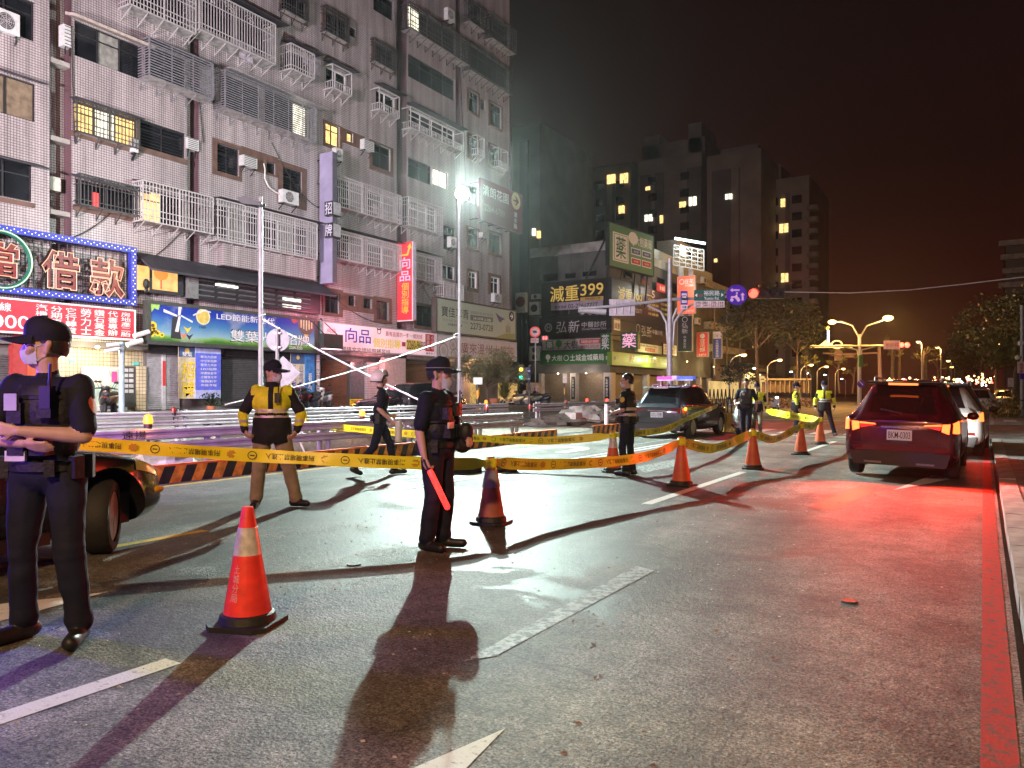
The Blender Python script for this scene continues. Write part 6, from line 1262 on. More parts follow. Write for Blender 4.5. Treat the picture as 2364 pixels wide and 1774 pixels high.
# right hand post with signs
q = atd(2359,960,42); t = thing('sign_pole', 'post with a pink notice and a blue plate at the right frame edge', 'traffic sign', (q.x,q.y,.1)); part('post', POLE, t, lambda b: b.tube([(q.x,q.y,.1),(q.x,q.y,6.2)],.09,10)); part('notice', mk('pinkish_white_plate',(.66,.52,.56)), t, lambda b: b.obox(atd(2346,862,42)-FWD*.12,RIGHT*.55,FWD*.03,Z_*.62)); write('機慢車', INK_R, t, atd(2350,861,42)-FWD*.13, RIGHT, Z_, .2, .52, vertical=True)
part('blue_plate', mk('round_sign_blue',(.06,.02,.42)), t, lambda b: b.obox(atd(2351,876,42)-FWD*.12,RIGHT*.42,FWD*.03,Z_*.3)); part('small_plate', mk('pale_plate',(.6,.55,.5)), t, lambda b: b.obox(atd(2330,894,42)+FWD*.1,RIGHT*.3,FWD*.03,Z_*.5)); part('camera', WHITEP, t, lambda b: b.tube([atd(2352,793,42),atd(2360,793,42)],.12,8)); part('round_lamp', mk('pale_lens',(.6,.55,.4),.4), t, lambda b: b.ell(atd(2349,826,42),(.14,.14,.14),10,7))
# overhead cable
cb = [atd(1640,678,60),atd(1780,674,60),atd(1960,677,55),atd(2100,670,48),atd(2230,656,42),atd(2364,640,38),atd(2480,620,34)]
t = thing('overhead_cable', 'single pale cable sagging across the dark sky', 'cable', cb[2]); part('strand', mk('pale_cable',(.45,.40,.42),.5), t, lambda b: b.tube(cb,.03,6),60)
# railing with canopy
t = thing('park_railing', 'cream railing under a thin lit roof edge beyond the crossing', 'railing', atd(1820,900,88)); CRM = mk('cream_railing',(.6,.5,.34),.5)
part('roof_edge', CRM, t, lambda b: b.obox(atd(1764,878,88),RIGHT*5.4,FWD*1.2,Z_*.18))
for k in range(10): part('post', CRM, t, lambda b: b.bar(atd(1768+k*11,880,88),atd(1768+k*11,908,88),.09))
part('back_panel', mk('dim_tan_panel',(.25,.17,.09),.6), t, lambda b: b.obox(atd(1766,906,88)+FWD*1.0,RIGHT*5.2,FWD*.1,Z_*1.2))
# ================================================================== TREES AND PLANTS
BARK = mk('grey_brown_bark', (.10,.075,.055), .85, var=.35, scale=5, bump=.6, bscale=18)
def leafmat(name, c): return mk(name, c, .55, var=.45, scale=3)
LEAF_D = leafmat('dark_green_leaf', (.026,.042,.018)); LEAF_Y = leafmat('yellow_green_leaf', (.11,.11,.025)); LEAF_F = leafmat('feathery_leaf', (.12,.12,.055))
def tree(q, h, cr, label, mat=None, n=46, per=55, ls=.22, lw=.28, trunk=.16, cz=.62, flat=.8, seed=1, group=None, limbs=6, name='tree', bare=False):
    rr = random.Random(seed); q = V(q)
    t = thing(name, label, 'tree', q, 0, group)
    tb = MB(); top = q+V((rr.uniform(-.3,.3),rr.uniform(-.3,.3),h*cz)); tb.tube([q,q.lerp(top,.4)+V((rr.uniform(-.1,.1),0,0)),top],[trunk,trunk*.75,trunk*.45],8)
    cs = []
    for k in range(limbs):
        a = 2*math.pi*k/limbs+rr.random(); L = cr*(.55+.4*rr.random()); st_ = q.lerp(top,.62+.36*rr.random()); en = st_+V((math.cos(a)*L,math.sin(a)*L,cr*flat*(.3+.7*rr.random())))
        tb.tube([st_,st_.lerp(en,.5)+V((0,0,.12*cr)),en],[trunk*.4,trunk*.28,trunk*.1],6); cs.append(en)
    tb.build('trunk', BARK, t, 50)
    if bare: return t
    c0 = q+V((0,0,h-cr*flat)); b = MB()
    for k in range(n):
        th = rr.uniform(0,2*math.pi); u = rr.uniform(-.75,1); r_ = (rr.random()**.45)
        c = c0+V((cr*r_*math.cos(th)*math.sqrt(max(.05,1-u*u)), cr*r_*math.sin(th)*math.sqrt(max(.05,1-u*u)), cr*flat*u*r_)) if k >= len(cs) else cs[k]
        s = cr*rr.uniform(.16,.32)
        for j in range(per):
            p = c+V((rr.gauss(0,s*.5),rr.gauss(0,s*.5),rr.gauss(0,s*.38))); w = ls*rr.uniform(.6,1.3)
            d = V((rr.uniform(-1,1),rr.uniform(-1,1),rr.uniform(-.9,.5))).normalized(); e2 = d.cross(V((rr.uniform(-1,1),rr.uniform(-1,1),rr.uniform(-1,1)))).normalized()
            b.add([p-d*w*.5,p+e2*w*lw,p+d*w*.5,p-e2*w*lw],[(0,1,2,3)])
    b.build('crown', mat or LEAF_D, t); return t
tg = 'street trees beyond the corner'
tree(atd(1750,905,70), 9.6, 3.9, 'big dark leafy tree under the red signal in front of the plain tower', n=70, per=60, ls=.34, trunk=.2, seed=4, group=tg)
tree(atd(1838,905,95), 11, 3.6, 'dim tall tree right of the big dark one', n=44, per=50, ls=.4, trunk=.2, seed=5, group=tg); tree(atd(1705,915,62), 3.2, 1.5, 'low bushy tree behind the lower lamp arm', n=26, per=50, ls=.2, trunk=.1, seed=6, cz=.5, group=tg)
for k, (px, d, h, cr, lab) in enumerate(((2362,70,10,4.2,'wide dark tree filling the right edge above the curved lamp'),(2300,90,11,4.4,'dark tree behind the curved lamp'),(2262,120,10,4.2,'rounded dim tree left of the curved lamp'),(2225,160,10,4.4,'far rounded tree between lamps at the road end'),(2345,50,4.2,1.8,'low lamplit tree beside the right hand post'))):
    tree(atd(px,910,d), h, cr, lab, LEAF_Y if k == 4 else LEAF_D, n=50, per=50, ls=.36, trunk=.2, seed=20+k, group='trees on the right side of the far road')
for k, (px, d, h, lab) in enumerate(((2062,92,7.5,'bare lamplit trunk under the far red signal'),(2078,98,6.8,'second bare lamplit trunk just right of the first'),(2132,96,6.2,'thick bare trunk right of the far red signal'),(2143,104,6.4,'slim bare trunk beside the thick one'),(2165,110,5.6,'short forked trunk at the right end of the median row'))):
    tree(atd(px,908,d), h, 1.6, lab, LEAF_Y, n=5, per=40, ls=.2, trunk=.26, seed=40+k, cz=.85, group='pruned trees on the median', limbs=4)
for k, (px, d, h, lab) in enumerate(((1862,84,5,'small crooked tree before the railing end'),(1938,88,5.5,'small crooked tree left of the double armed lamp'),(1968,92,5,'small yellow tree close to the double armed lamp'))): tree(atd(px,908,d), h, 1.3, lab, LEAF_Y, n=8, per=40, ls=.22, trunk=.12, seed=50+k, group='small lamplit trees', limbs=5)
# potted feathery tree by the noodle shop
q = onX(1128,938,-26.8); q.z = .58
pt = tree(q, 3.4, 2.15, 'feathery potted tree in front of the noodle shop', LEAF_F, n=40, per=70, ls=.5, lw=.045, trunk=.06, cz=.5, flat=.40, seed=9, limbs=9, name='potted_tree')
part('pot', mk('terracotta_pot',(.42,.15,.07),.7,var=.2), pt, lambda b: b.lathe([(.3,.58),(.42,1.05),(.44,1.05),(.40,1.0),(.01,1.0)],16,0,(q.x,q.y+.6,0)),40)
q2 = onX(1165,930,-27.2); b = MB(); rr = random.Random(3)
for k in range(260):
    a = rr.uniform(0,6.28); r = rr.uniform(.1,.9); p = V((q2.x,q2.y,1.0)); e2 = p+V((math.cos(a)*r,math.sin(a)*r,rr.uniform(.1,1.5))); m2 = p.lerp(e2,.5)+V((0,0,.15)); s = V((-math.sin(a),math.cos(a),0))*.03
    b.add([p-s*.4,m2-s,e2,m2+s],[(0,1,2,3)])
o = b.build('leafy_shrub', LEAF_Y, None); tag(o,'spiky yellow green shrub beside the feathery potted tree','plant')
q3 = onX(487,940,-29.0); b = MB()
for k in range(220): p = V((q3.x+rr.gauss(0,.12),q3.y+rr.gauss(0,.22),.85+rr.uniform(0,.55))); d = V((rr.uniform(-1,1),rr.uniform(-1,1),rr.uniform(-1,1))).normalized()*.09; e2 = d.cross(Z_)*.6; b.add([p-d,p+e2,p+d,p-e2],[(0,1,2,3)])
t = thing('potted_plant','small leafy plant in a terracotta pot under the blue price list','plant',q3); b.build('leaves', LEAF_D, t); part('pot', mk('terracotta_pot',(.42,.15,.07)), t, lambda b: b.lathe([(.14,.58),(.2,.85),(.21,.85),(.01,.83)],12,0,(q3.x,q3.y,0)),40)
# low shrubs and flowers in the far median
b = MB()
for k in range(1600):
    f = rr.random(); c = atd(1775+f*115,917,70).lerp(atd(1775+f*115,917,74),rr.random()); p = V((c.x,c.y,rr.uniform(.05,.9))); d = V((rr.uniform(-1,1),rr.uniform(-1,1),rr.uniform(-1,1))).normalized()*.12; e2 = d.cross(Z_)*.6; b.add([p-d,p+e2,p+d,p-e2],[(0,1,2,3)], 0 if rr.random() < .6 else 1)
o = b.build('flower_bed', [LEAF_Y, mk('pink_petal',(.6,.3,.28),.6)], None); tag(o,'low lamplit flower bed before the cream railing','flowers',kind='stuff')
b = MB()
for k in range(1500):
    f = rr.random(); c = atd(2290+f*110,945,40+f*6); p = V((c.x+rr.uniform(-1,1),c.y+rr.uniform(-1,1),rr.uniform(.1,.9+f))); d = V((rr.uniform(-1,1),rr.uniform(-1,1),rr.uniform(-1,1))).normalized()*.1; e2 = d.cross(Z_)*.6; b.add([p-d,p+e2,p+d,p-e2],[(0,1,2,3)])
o = b.build('verge_shrubs', LEAF_Y, None); tag(o,'ragged lamplit shrubs along the right hand verge','shrubs',kind='stuff')
# far lights that read as a scatter
b = MB(); b2 = MB(); b3 = MB()
for k in range(120):
    px = 2050+250*rr.random(); py = 884+rr.gauss(0,7)-max(0,(px-2180))*.06; p = atd(px,min(py,900),260+rr.random()*60); (b if rr.random() < .55 else (b2 if rr.random() < .5 else b3)).ell(p,.22+.28*rr.random(),6,4)
for bb, nm, m_ in ((b,'far_amber_lights',glow('far_amber_light',(1,.55,.18),14)),(b2,'far_white_lights',glow('far_white_light',(1,.95,.9),12)),(b3,'far_red_lights',glow('far_red_light',(1,.08,.05),12))):
    o = bb.build(nm, m_, None); tag(o, {'far_amber_lights':'scatter of tiny amber lights at the road end','far_white_lights':'scatter of tiny white lights at the road end','far_red_lights':'scatter of tiny red lights at the road end'}[nm], 'lights', kind='stuff')
# ================================================================== VEHICLES (heading +Y, rear bumper at y = 0)
def herm(ts, vs, t):
    ts = np.array(ts,float); vs = np.array(vs,float); d = np.diff(vs)/np.diff(ts); m = np.zeros(len(ts)); m[0]=d[0]; m[-1]=d[-1]
    for i in range(1,len(ts)-1): m[i] = 0 if d[i-1]*d[i] <= 0 else 2*d[i-1]*d[i]/(d[i-1]+d[i])
    t = np.clip(t,ts[0],ts[-1]); i = np.clip(np.searchsorted(ts,t,side='right')-1,0,len(ts)-2); h = ts[i+1]-ts[i]; s = (t-ts[i])/h
    return (2*s**3-3*s**2+1)*vs[i]+(s**3-2*s**2+s)*h*m[i]+(-2*s**3+3*s**2)*vs[i+1]+(s**3-s**2)*h*m[i+1]
SUVP = [(0,.46,.96,.975,.78,.80,.72),(.05,.34,.99,1.02,.86,.87,.77),(.16,.27,1.01,1.10,.91,.90,.71),(.62,.24,1.03,1.57,.925,.905,.55),(.95,.23,1.03,1.645,.925,.905,.53),(2.1,.23,1.0,1.68,.925,.905,.55),(2.75,.23,.99,1.61,.925,.905,.54),(3.5,.24,.97,1.08,.925,.91,.70),(4.15,.25,.91,.98,.92,.89,.72),(4.5,.30,.80,.86,.86,.82,.66),(4.65,.40,.64,.68,.70,.68,.5)]
SEDP = [(0,.46,.90,.915,.74,.76,.66),(.06,.34,.95,.98,.84,.85,.72),(.2,.25,.99,1.03,.89,.88,.72),(.75,.21,.98,1.08,.905,.89,.66),(1.35,.2,.95,1.40,.905,.89,.56),(2.2,.2,.94,1.44,.905,.89,.57),(2.75,.2,.92,1.36,.905,.89,.56),(3.4,.2,.90,.98,.905,.88,.68),(4.05,.22,.82,.88,.89,.86,.68),(4.42,.26,.70,.76,.82,.78,.60),(4.6,.36,.56,.60,.64,.62,.45)]
PAINT_CLEAR = {}
def carpaint(name, col, rough=.25): return mk(name, col, rough, .35, var=.08, scale=2, coat=.6)
def section(P, y):
    c = [herm([p[0] for p in P],[p[k] for p in P],np.array([y]))[0] for k in range(1,7)]; zb,zs,zr,wb,ws,wr = c
    return np.array([(0,zb),(wb*.8,zb),(wb*.97,zb+.10),(wb,(zb*.6+zs*.4)),(ws,zs-.03),(ws-.035,zs+.02),(wr+.02,zr-.07),(wr-.10,zr-.005),(0,zr+.015)])
def surf(P, y, v):
    s = section(P,y); n = len(s); i = min(int(v),n-2); f = v-i
    p0,p1,p2,p3 = s[max(i-1,0)],s[i],s[i+1],s[min(i+2,n-1)]; k = .28
    m1 = (p2-p0)*k; m2 = (p3-p1)*k
    q = (2*f**3-3*f**2+1)*p1+(f**3-2*f**2+f)*m1+(-2*f**3+3*f**2)*p2+(f**3-f**2)*m2
    return V((q[0],y,q[1]))
def car_patch(P, y0, y1, v0, v1, side, off, ny=8, nv=5, shear=(0,0,0,0)):
    """a strip of the body skin lifted off by off; shear trims the four corners in y"""
    b = MB(); vs = []
    for i in range(ny+1):
        for j in range(nv+1):
            f = i/ny; g = j/nv; y = (y0+shear[0]*(1-g)+shear[1]*g)*(1-f)+(y1+shear[2]*(1-g)+shear[3]*g)*f; v = v0+(v1-v0)*g
            p = surf(P,y,v); a = surf(P,y+.01,v)-p; c = surf(P,y,min(v+.02,7.99))-surf(P,y,min(v+.02,7.99)-.02); nn = a.cross(c).normalized()
            if nn.x < 0 and v < 6.5: nn = -nn
            if nn.z < 0 and v >= 6.5: nn = -nn
            p = p+nn*off; vs.append((p.x*side,p.y,p.z))
    m = nv+1; b.add(vs,[(i*m+j,(i+1)*m+j,(i+1)*m+j+1,i*m+j+1) for i in range(ny) for j in range(nv)]); return b
CGL = mk('car_glass', (.008,.009,.011), .06, var=0, spec=.8)
TRIM = mk('black_car_trim', (.014,.014,.015), .5, var=.15)
def wheel(par, x, y, r=.34, w=.22, steer=0.0, rim=None, side=1):
    wt = thing('wheel', None, None); wt.parent = par; wt.location = (x,y,r); wt.rotation_euler = (0,0,steer)
    del_ = MB(); hw = w/2
    del_.lathe([(r*.70,-hw),(r*.92,-hw),(r,-hw*.7),(r,hw*.7),(r*.92,hw),(r*.70,hw),(r*.66,hw*.6),(r*.66,-hw*.6),(r*.70,-hw)],28,0,axis='X'); del_.build('tyre',RUBBER,wt,40,world=False)
    b = MB(); s = side
    b.lathe([(r*.69,s*hw*.85),(r*.69,s*hw*.55),(r*.64,s*hw*.5),(r*.62,s*hw*.8)],28,0,axis='X')
    for k in range(10): a = math.pi*k/5; b.bar((s*hw*.75,.04*math.cos(a),.04*math.sin(a)),(s*hw*.7,r*.65*math.cos(a),r*.65*math.sin(a)),.03,.025)
    b.lathe([(.06,s*hw*.55),(.055,s*hw*.85),(.01,s*hw*.88)],14,0,axis='X'); b.build('rim',rim or STEEL,wt,40,world=False)
    b = MB(); b.lathe([(r*.66,-s*hw*.2),(.01,-s*hw*.2)],20,0,axis='X'); b.build('brake_disc',DARKMET,wt,world=False); return wt
def car(name, label, cat, loc, rz, P, paint, L, wheels, plate=None, group=None, roll=0.0, tail=None, front=None, steer=0.0, arch=.40, rails=False):
    t = thing(name, label, cat, loc, rz, group); t.rotation_euler = (0,roll,rz)
    ys = np.concatenate([np.linspace(0,.2,6),np.linspace(.3,L-.3,34),np.linspace(L-.2,L,6)]); vv = np.linspace(0,8,33); n = len(vv)
    b = MB(); vs = []
    for y in ys: vs += [surf(P,y,v) for v in vv]+[V((-q.x,q.y,q.z)) for q in [surf(P,y,v) for v in vv[1:-1][::-1]]]
    m = 2*n-2; fs = [(i*m+j,i*m+(j+1)%m,(i+1)*m+(j+1)%m,(i+1)*m+j) for i in range(len(ys)-1) for j in range(m)]
    fs += [tuple(range(m))[::-1], tuple(range((len(ys)-1)*m,len(ys)*m))]; b.add(vs,fs)
    body = b.build('body', paint, t, 38, world=False)
    ct = MB()
    for (x, y, r) in wheels: ct.lathe([(arch,-.32),(arch,.32)],28,0,(0,y,r+.02),axis='X') if False else ct.tube([(x-.30 if x > 0 else x-.35,y,r+.02),(x+.35 if x > 0 else x+.30,y,r+.02)],arch,28)
    cu = ct.build('cutter',paint,None); md = body.modifiers.new('a','BOOLEAN'); md.operation = 'DIFFERENCE'; md.object = cu; md.solver = 'EXACT'
    cu.parent = t
    dg = bpy.context.evaluated_depsgraph_get(); me = bpy.data.meshes.new_from_object(body.evaluated_get(dg)); body.modifiers.clear(); body.data = me; bpy.data.objects.remove(cu)
    me.polygons.foreach_set('use_smooth',[True]*len(me.polygons)); me.set_sharp_from_angle(angle=rad(38)); me.update()
    for (x, y, r) in wheels: wheel(t,x,y,r,steer=steer if y > L*.5 else 0,side=1 if x > 0 else -1)
    part('underbody', BLACK, t, lambda q: q.box(-.72,.72,.4,L-.45,.22,.5), world=False)
    return t
def glasses(t, P, rear=(.15,.60), side=((.72,1.75),(1.8,2.7)), wind=(2.85,3.42)):
    a = car_patch(P,rear[0],rear[1],7.12,7.99,1,.006,8,5); a2 = car_patch(P,rear[0],rear[1],7.12,7.99,-1,.006,8,5); a.add(a2.v,a2.f); a.build('rear_window',CGL,t,60,world=False)
    for s in (1,-1):
        for (y0, y1) in side: car_patch(P,y0,y1,5.15,5.95,s,.006,8,4,(0,.06,.0,-.05)).build('side_window',CGL,t,60,world=False)
    a = car_patch(P,wind[0],wind[1],7.1,7.99,1,.006,6,5); a2 = car_patch(P,wind[0],wind[1],7.1,7.99,-1,.006,6,5); a.add(a2.v,a2.f); a.build('windscreen',CGL,t,60,world=False)
def plate(t, body, y, z, mat_bg=None, w=.36, h=.16):
    p = part('number_plate', mat_bg or mk('white_number_plate',(.75,.75,.72),.4,var=.03), t, lambda b: b.box(-w/2,w/2,y-.014,y,z,z+h), world=False)
    vs, fs, asp = text_geo(body,.03); b = MB(); b.add([V((-w/2+.025+q[0]*(w-.05),y-.016,z+.03+q[1]*(h-.06))) for q in vs],fs); b.build('lettering',INK_K,p,world=False,kind='stuff')
def mirrors(t, y, z, x, paint):
    for s in (1,-1): part('wing_mirror', paint, t, lambda b: (b.ell((s*(x+.11),y,z),(.11,.06,.075),12,8), b.bar((s*(x-.05),y,z-.05),(s*(x+.05),y,z-.03),.05)), 50, world=False)
BRKY = glow('brake_light_core', (1,.13,.022), 4.5); BRKR = glow('brake_light_red', (1,.02,.012), 1.3); TAILOFF = mk('dark_red_lens',(.14,.008,.008),.15,var=.1); AMB = glow('amber_hazard_glass',(1,.36,.04),3.5)
# the dark car braking at the right
def rear_details(t, P, lit, L, bar_z=1.0):
    for s in (1,-1):
        car_patch(P,.015,.26,3.55,4.3,s,.012,6,4,(0,0,0,-.1)).build('tail_light', BRKY if lit else TAILOFF,t,50,world=False)
        pf = lambda q: [(s*a,c) for a,c in q][::s]
        part('tail_light', BRKY if lit else TAILOFF, t, lambda b: b.prism(pf([(.655,.83),(.77,.79),(.785,.955),(.665,.945)]),(0,.012,0),X_,Z_,(0,-.024,0)),world=False)
        part('tail_light', BRKY if lit else TAILOFF, t, lambda b: b.prism(pf([(.38,.905),(.65,.915),(.65,.945),(.40,.925)]),(0,.012,0),X_,Z_,(0,-.022,0)),world=False)
        part('lamp_lens', BRKR if lit else TAILOFF, t, lambda b: b.prism(pf([(.44,.885),(.63,.845),(.65,.91),(.42,.90)]),(0,.012,0),X_,Z_,(0,-.018,0)),world=False)
        part('reflector', TAILOFF, t, lambda b: b.box(min(s*.60,s*.76),max(s*.60,s*.76),-.008,.01,.50,.56), world=False)
    part('rear_bumper', TRIM, t, lambda b: (b.prism([(-.74,.24),(.74,.24),(.80,.46),(-.80,.46)],(0,.16,0),X_,Z_,(0,-.17,0)), b.box(-.55,.55,-.02,.02,.455,.475)), world=False)
    part('skid_plate', mk('dull_bumper_strip',(.20,.20,.21),.35), t, lambda b: [b.box(s*.42-.14,s*.42+.14,-.03,.1,.27,.30) for s in (1,-1)], world=False, kind='stuff')
    part('exhaust_tip', CHROME, t, lambda b: [b.tube([(s*.52,.1,.27),(s*.52,-.035,.27)],.045,12,0,False) for s in (1,-1)], 50, world=False)
    part('tailgate_trim', CHROME, t, lambda b: b.box(-.30,.30,-.006,.01,.865,.885), world=False)
    p0 = surf(P,.62,7.9); part('roof_spoiler', TRIM, t, lambda b: b.prism([(.36,p0.z+.01),(.62,p0.z-.01),(.80,p0.z+.05),(.62,p0.z+.045),(.38,p0.z+.035)],(-.6,0,0),Y_,Z_,(1.2,0,0)),world=False)
    part('high_brake_light', BRKY if lit else mk('pale_lens_strip',(.5,.48,.46),.3), t, lambda b: b.box(-.24,.24,.335,.37,p0.z-.015,p0.z+.018), world=False)
    part('panel_gap', BLACK, t, lambda b: (b.box(-.76,.76,-.004,.004,.594,.602), [b.box(s*.61-.004,s*.61+.004,-.004,.004,.602,.81) for s in (1,-1)], b.box(-.13,.13,-.012,.004,.615,.65)), world=False, kind='stuff')
    part('wiper', BLACK, t, lambda b: b.bar((.02,.14,1.10),(-.34,.17,1.16),.018), world=False)
    part('roof_aerial', BLACK, t, lambda b: b.prism([(1.0,p0.z+.05),(1.2,p0.z+.05),(1.0,p0.z+.16)],(-.012,0,0),Y_,Z_,(.024,0,0)), world=False)
    if True: part('roof_rail', STEEL, t, lambda b: [b.tube([(s*.56,1.0,p0.z+.06),(s*.57,1.1,p0.z+.12),(s*.57,2.5,p0.z+.11),(s*.56,2.6,p0.z+.04)],.016,6) for s in (1,-1)], 50, world=False)
WS = [(.80,.80,.35),(-.80,.80,.35),(.80,3.62,.35),(-.80,3.62,.35)]
t = car('suv','dark suv braking with lit red tail lights near the right kerb','car',(-1.2,14.1,0),rad(-1),SUVP,carpaint('dark_paint_red_flare',(.085,.008,.024)),4.65,WS,roll=rad(1.6)); DS = t  # red flare put into the body paint, own colour not known
glasses(t,SUVP); rear_details(t,SUVP,True,4.65); plate(t,'BKM-0303',-.004,.66,w=.40,h=.17); mirrors(t,3.0,1.02,.92,carpaint('dark_paint_red_flare',(.085,.008,.024)))
RB = (1,.045,.02)
def rear_lights(t, w, z=.9, hs=(-.66,.66), y=-.14):
    M = t.matrix_basis
    for x in hs:
        a = M @ V((x,y,z)); c = M @ V((x*1.2+.5,y-6,z-1.9)); lamp_spot(a,c,RB,w,108,.95,.06)
rear_lights(t,720); t.scale = (.925,1,1)
for s in (1,-1): part('headlight',glow('white_headlight',(1,.97,.9),4),t,lambda b: b.ell((s*.62,4.55,.72),(.12,.06,.06),10,7),world=False); lamp_spot(t.matrix_basis@V((s*.62,4.72,.72)),t.matrix_basis@V((s*.5,12,.4)),(1,.97,.92),160,70,.5,.06)
# pale car in front of it
t = car('hatchback','pale silver car braking just beyond the dark suv','car',(-.92,19.7,0),rad(-2),SUVP,carpaint('pale_silver_paint',(.55,.53,.54)),4.65,WS)
glasses(t,SUVP); rear_details(t,SUVP,True,4.65); part('number_plate',mk('white_number_plate',(.75,.75,.72)),t,lambda b: b.box(-.18,.18,-.018,-.004,.66,.82),world=False); mirrors(t,3.0,1.02,.92,TRIM); rear_lights(t,110)
# police suv
PB = carpaint('dark_slate_paint',(.035,.038,.048))
q = gnd(1602,1012); t = car('police_suv','dark police suv with pink and blue roof light bar seen from behind','police car',(-8.72,22.9,0),rad(-1),SUVP,PB,4.65,WS); PS = t
glasses(t,SUVP); rear_details(t,SUVP,False,4.65); plate(t,'ATU-5590',-.004,.66,mk('pale_blue_plate',(.55,.66,.72),.4),w=.40,h=.17); mirrors(t,3.0,1.05,.93,BLACK)
lb_ = part('light_bar', mk('clear_bar_base',(.45,.42,.45),.3), t, lambda b: (b.box(-.62,.62,1.55,1.85,1.83,1.87), b.box(-.08,.08,1.53,1.86,1.87,1.99), [b.box(x-.02,x+.02,1.6,1.8,1.66,1.83) for x in (-.5,.5)]), world=False)
part('pink_lens', glow('pink_bar_lens',(.95,.10,.72),.9), lb_, lambda b: b.box(-.62,-.085,1.55,1.84,1.872,1.975), world=False); part('blue_lens', glow('blue_bar_lens',(.08,.18,.95),.9), lb_, lambda b: b.box(.085,.62,1.55,1.84,1.872,1.975), world=False)
part('hazard_lamp', AMB, t, lambda b: b.ell((.90,.09,.93),(.035,.1,.06),10,7), world=False); lamp_point(PS.matrix_basis@V((1.05,-.05,.93)),(1,.4,.08),12,.06)
lamp_point(PS.matrix_basis@V((-.35,1.4,2.15)),(1,.1,.8),25,.15); lamp_point(PS.matrix_basis@V((.35,1.4,2.15)),(.1,.2,1),25,.15)
# dark car at the left edge, front wheel turned
WD = [(.78,.85,.33),(-.78,.85,.33),(.78,3.78,.33),(-.78,3.78,.33)]
DP = carpaint('near_black_paint',(.018,.016,.02),.18)
t = car('parked_car','glossy black car at the left edge with its front wheel turned','car',(-6.77,.13,0),rad(12),SEDP,DP,4.6,WD,steer=rad(36),arch=.42); LCAR = t
glasses(t,SEDP,rear=(.80,1.28),side=((1.05,1.85),(1.9,2.6)),wind=(2.8,3.34)); mirrors(t,2.95,.98,.9,DP)
for s in (1,-1):
    car_patch(SEDP,4.08,4.40,3.75,4.45,s,.01,6,4,(.0,.0,0,-.05)).build('headlight', mk('clear_headlight',(.70,.55,.22),.2,var=.3,coat=.5),t,50,world=False)
    part('side_marker', mk('amber_lens',(.75,.42,.04),.2), t, lambda b: b.ell((s*.80,4.40,.50),(.05,.09,.04),10,6), 50, world=False)
    part('door_sill', TRIM, t, lambda b: b.box(s*.9-.03,s*.9+.02,1.25,3.15,.2,.30), world=False); part('door_handle', CHROME, t, lambda b: b.box(s*.895-.02,s*.895+.025,1.35,1.55,.80,.835), world=False)
part('front_grille', TRIM, t, lambda b: b.box(-.5,.5,4.57,4.62,.36,.56), world=False)
part('light_bar', mk('clear_bar_base',(.45,.42,.45)), t, lambda b: b.box(-.55,.55,1.9,2.15,1.47,1.5), world=False); part('blue_lens', glow('assumed_blue_strobe_lens',(.12,.08,1),12), t, lambda b: b.box(-.55,-.06,1.92,2.13,1.5,1.6), world=False); part('red_lens', glow('assumed_pink_strobe_lens',(1,.05,.5),8), t, lambda b: b.box(.06,.55,1.92,2.13,1.5,1.6), world=False)  # unseen roof light bar, assumed as source of the violet strobe light
SB = LCAR.matrix_basis@V((0,2.05,1.75))
# parked dark car with amber lights before the shops, and far cars
WD2 = [(.78,.85,.33),(-.78,.85,.33),(.78,3.62,.33),(-.78,3.62,.33)]
q = onX(888,945,-23.2); t = car('parked_car','dark parked car with an amber light behind the walking officer','car',(-23.2,q.y+3.2,.22),rad(180),SEDP,DP,4.6,WD2); glasses(t,SEDP,rear=(.80,1.28),side=((1.05,1.85),(1.9,2.6)),wind=(2.8,3.34)); PK = t
part('hazard_lamp', AMB, t, lambda b: [b.ell((s*.72,4.42,.66),(.12,.06,.06),10,7) for s in (1,-1)], world=False)
q = onX(950,940,-22.8); t = car('parked_van','black parked van partly hidden behind the baton officer','car',(-22.8,q.y-1.2,.22),0,SUVP,DP,4.65,WS); glasses(t,SUVP)
def far_car(x, y, rz, label, paint):
    c = copy_tree(FAR); c.location = (x,y,0); c.rotation_euler = (0,0,rz); c['label'] = label; c['group'] = 'cars waiting far up the road'
    for k in c.children:
        if k.name.startswith('body'): k.data = k.data.copy(); k.data.materials[0] = paint
    return c
FAR = car('far_car','white car waiting far up the road right of the braking cars','car',(-.2,54,0),0,SUVP,carpaint('white_car_paint',(.6,.58,.52)),4.65,WS,group='cars waiting far up the road'); glasses(FAR,SUVP)
for s in (1,-1): part('tail_light', TAILOFF, FAR, lambda b: b.box(min(s*.6,s*.8),max(s*.6,s*.8),-.01,.02,.78,.95), world=False)
far_car(1.4,72,0,'pale car seen farthest up the road beside the verge',carpaint('cream_car_paint',(.5,.45,.35)))
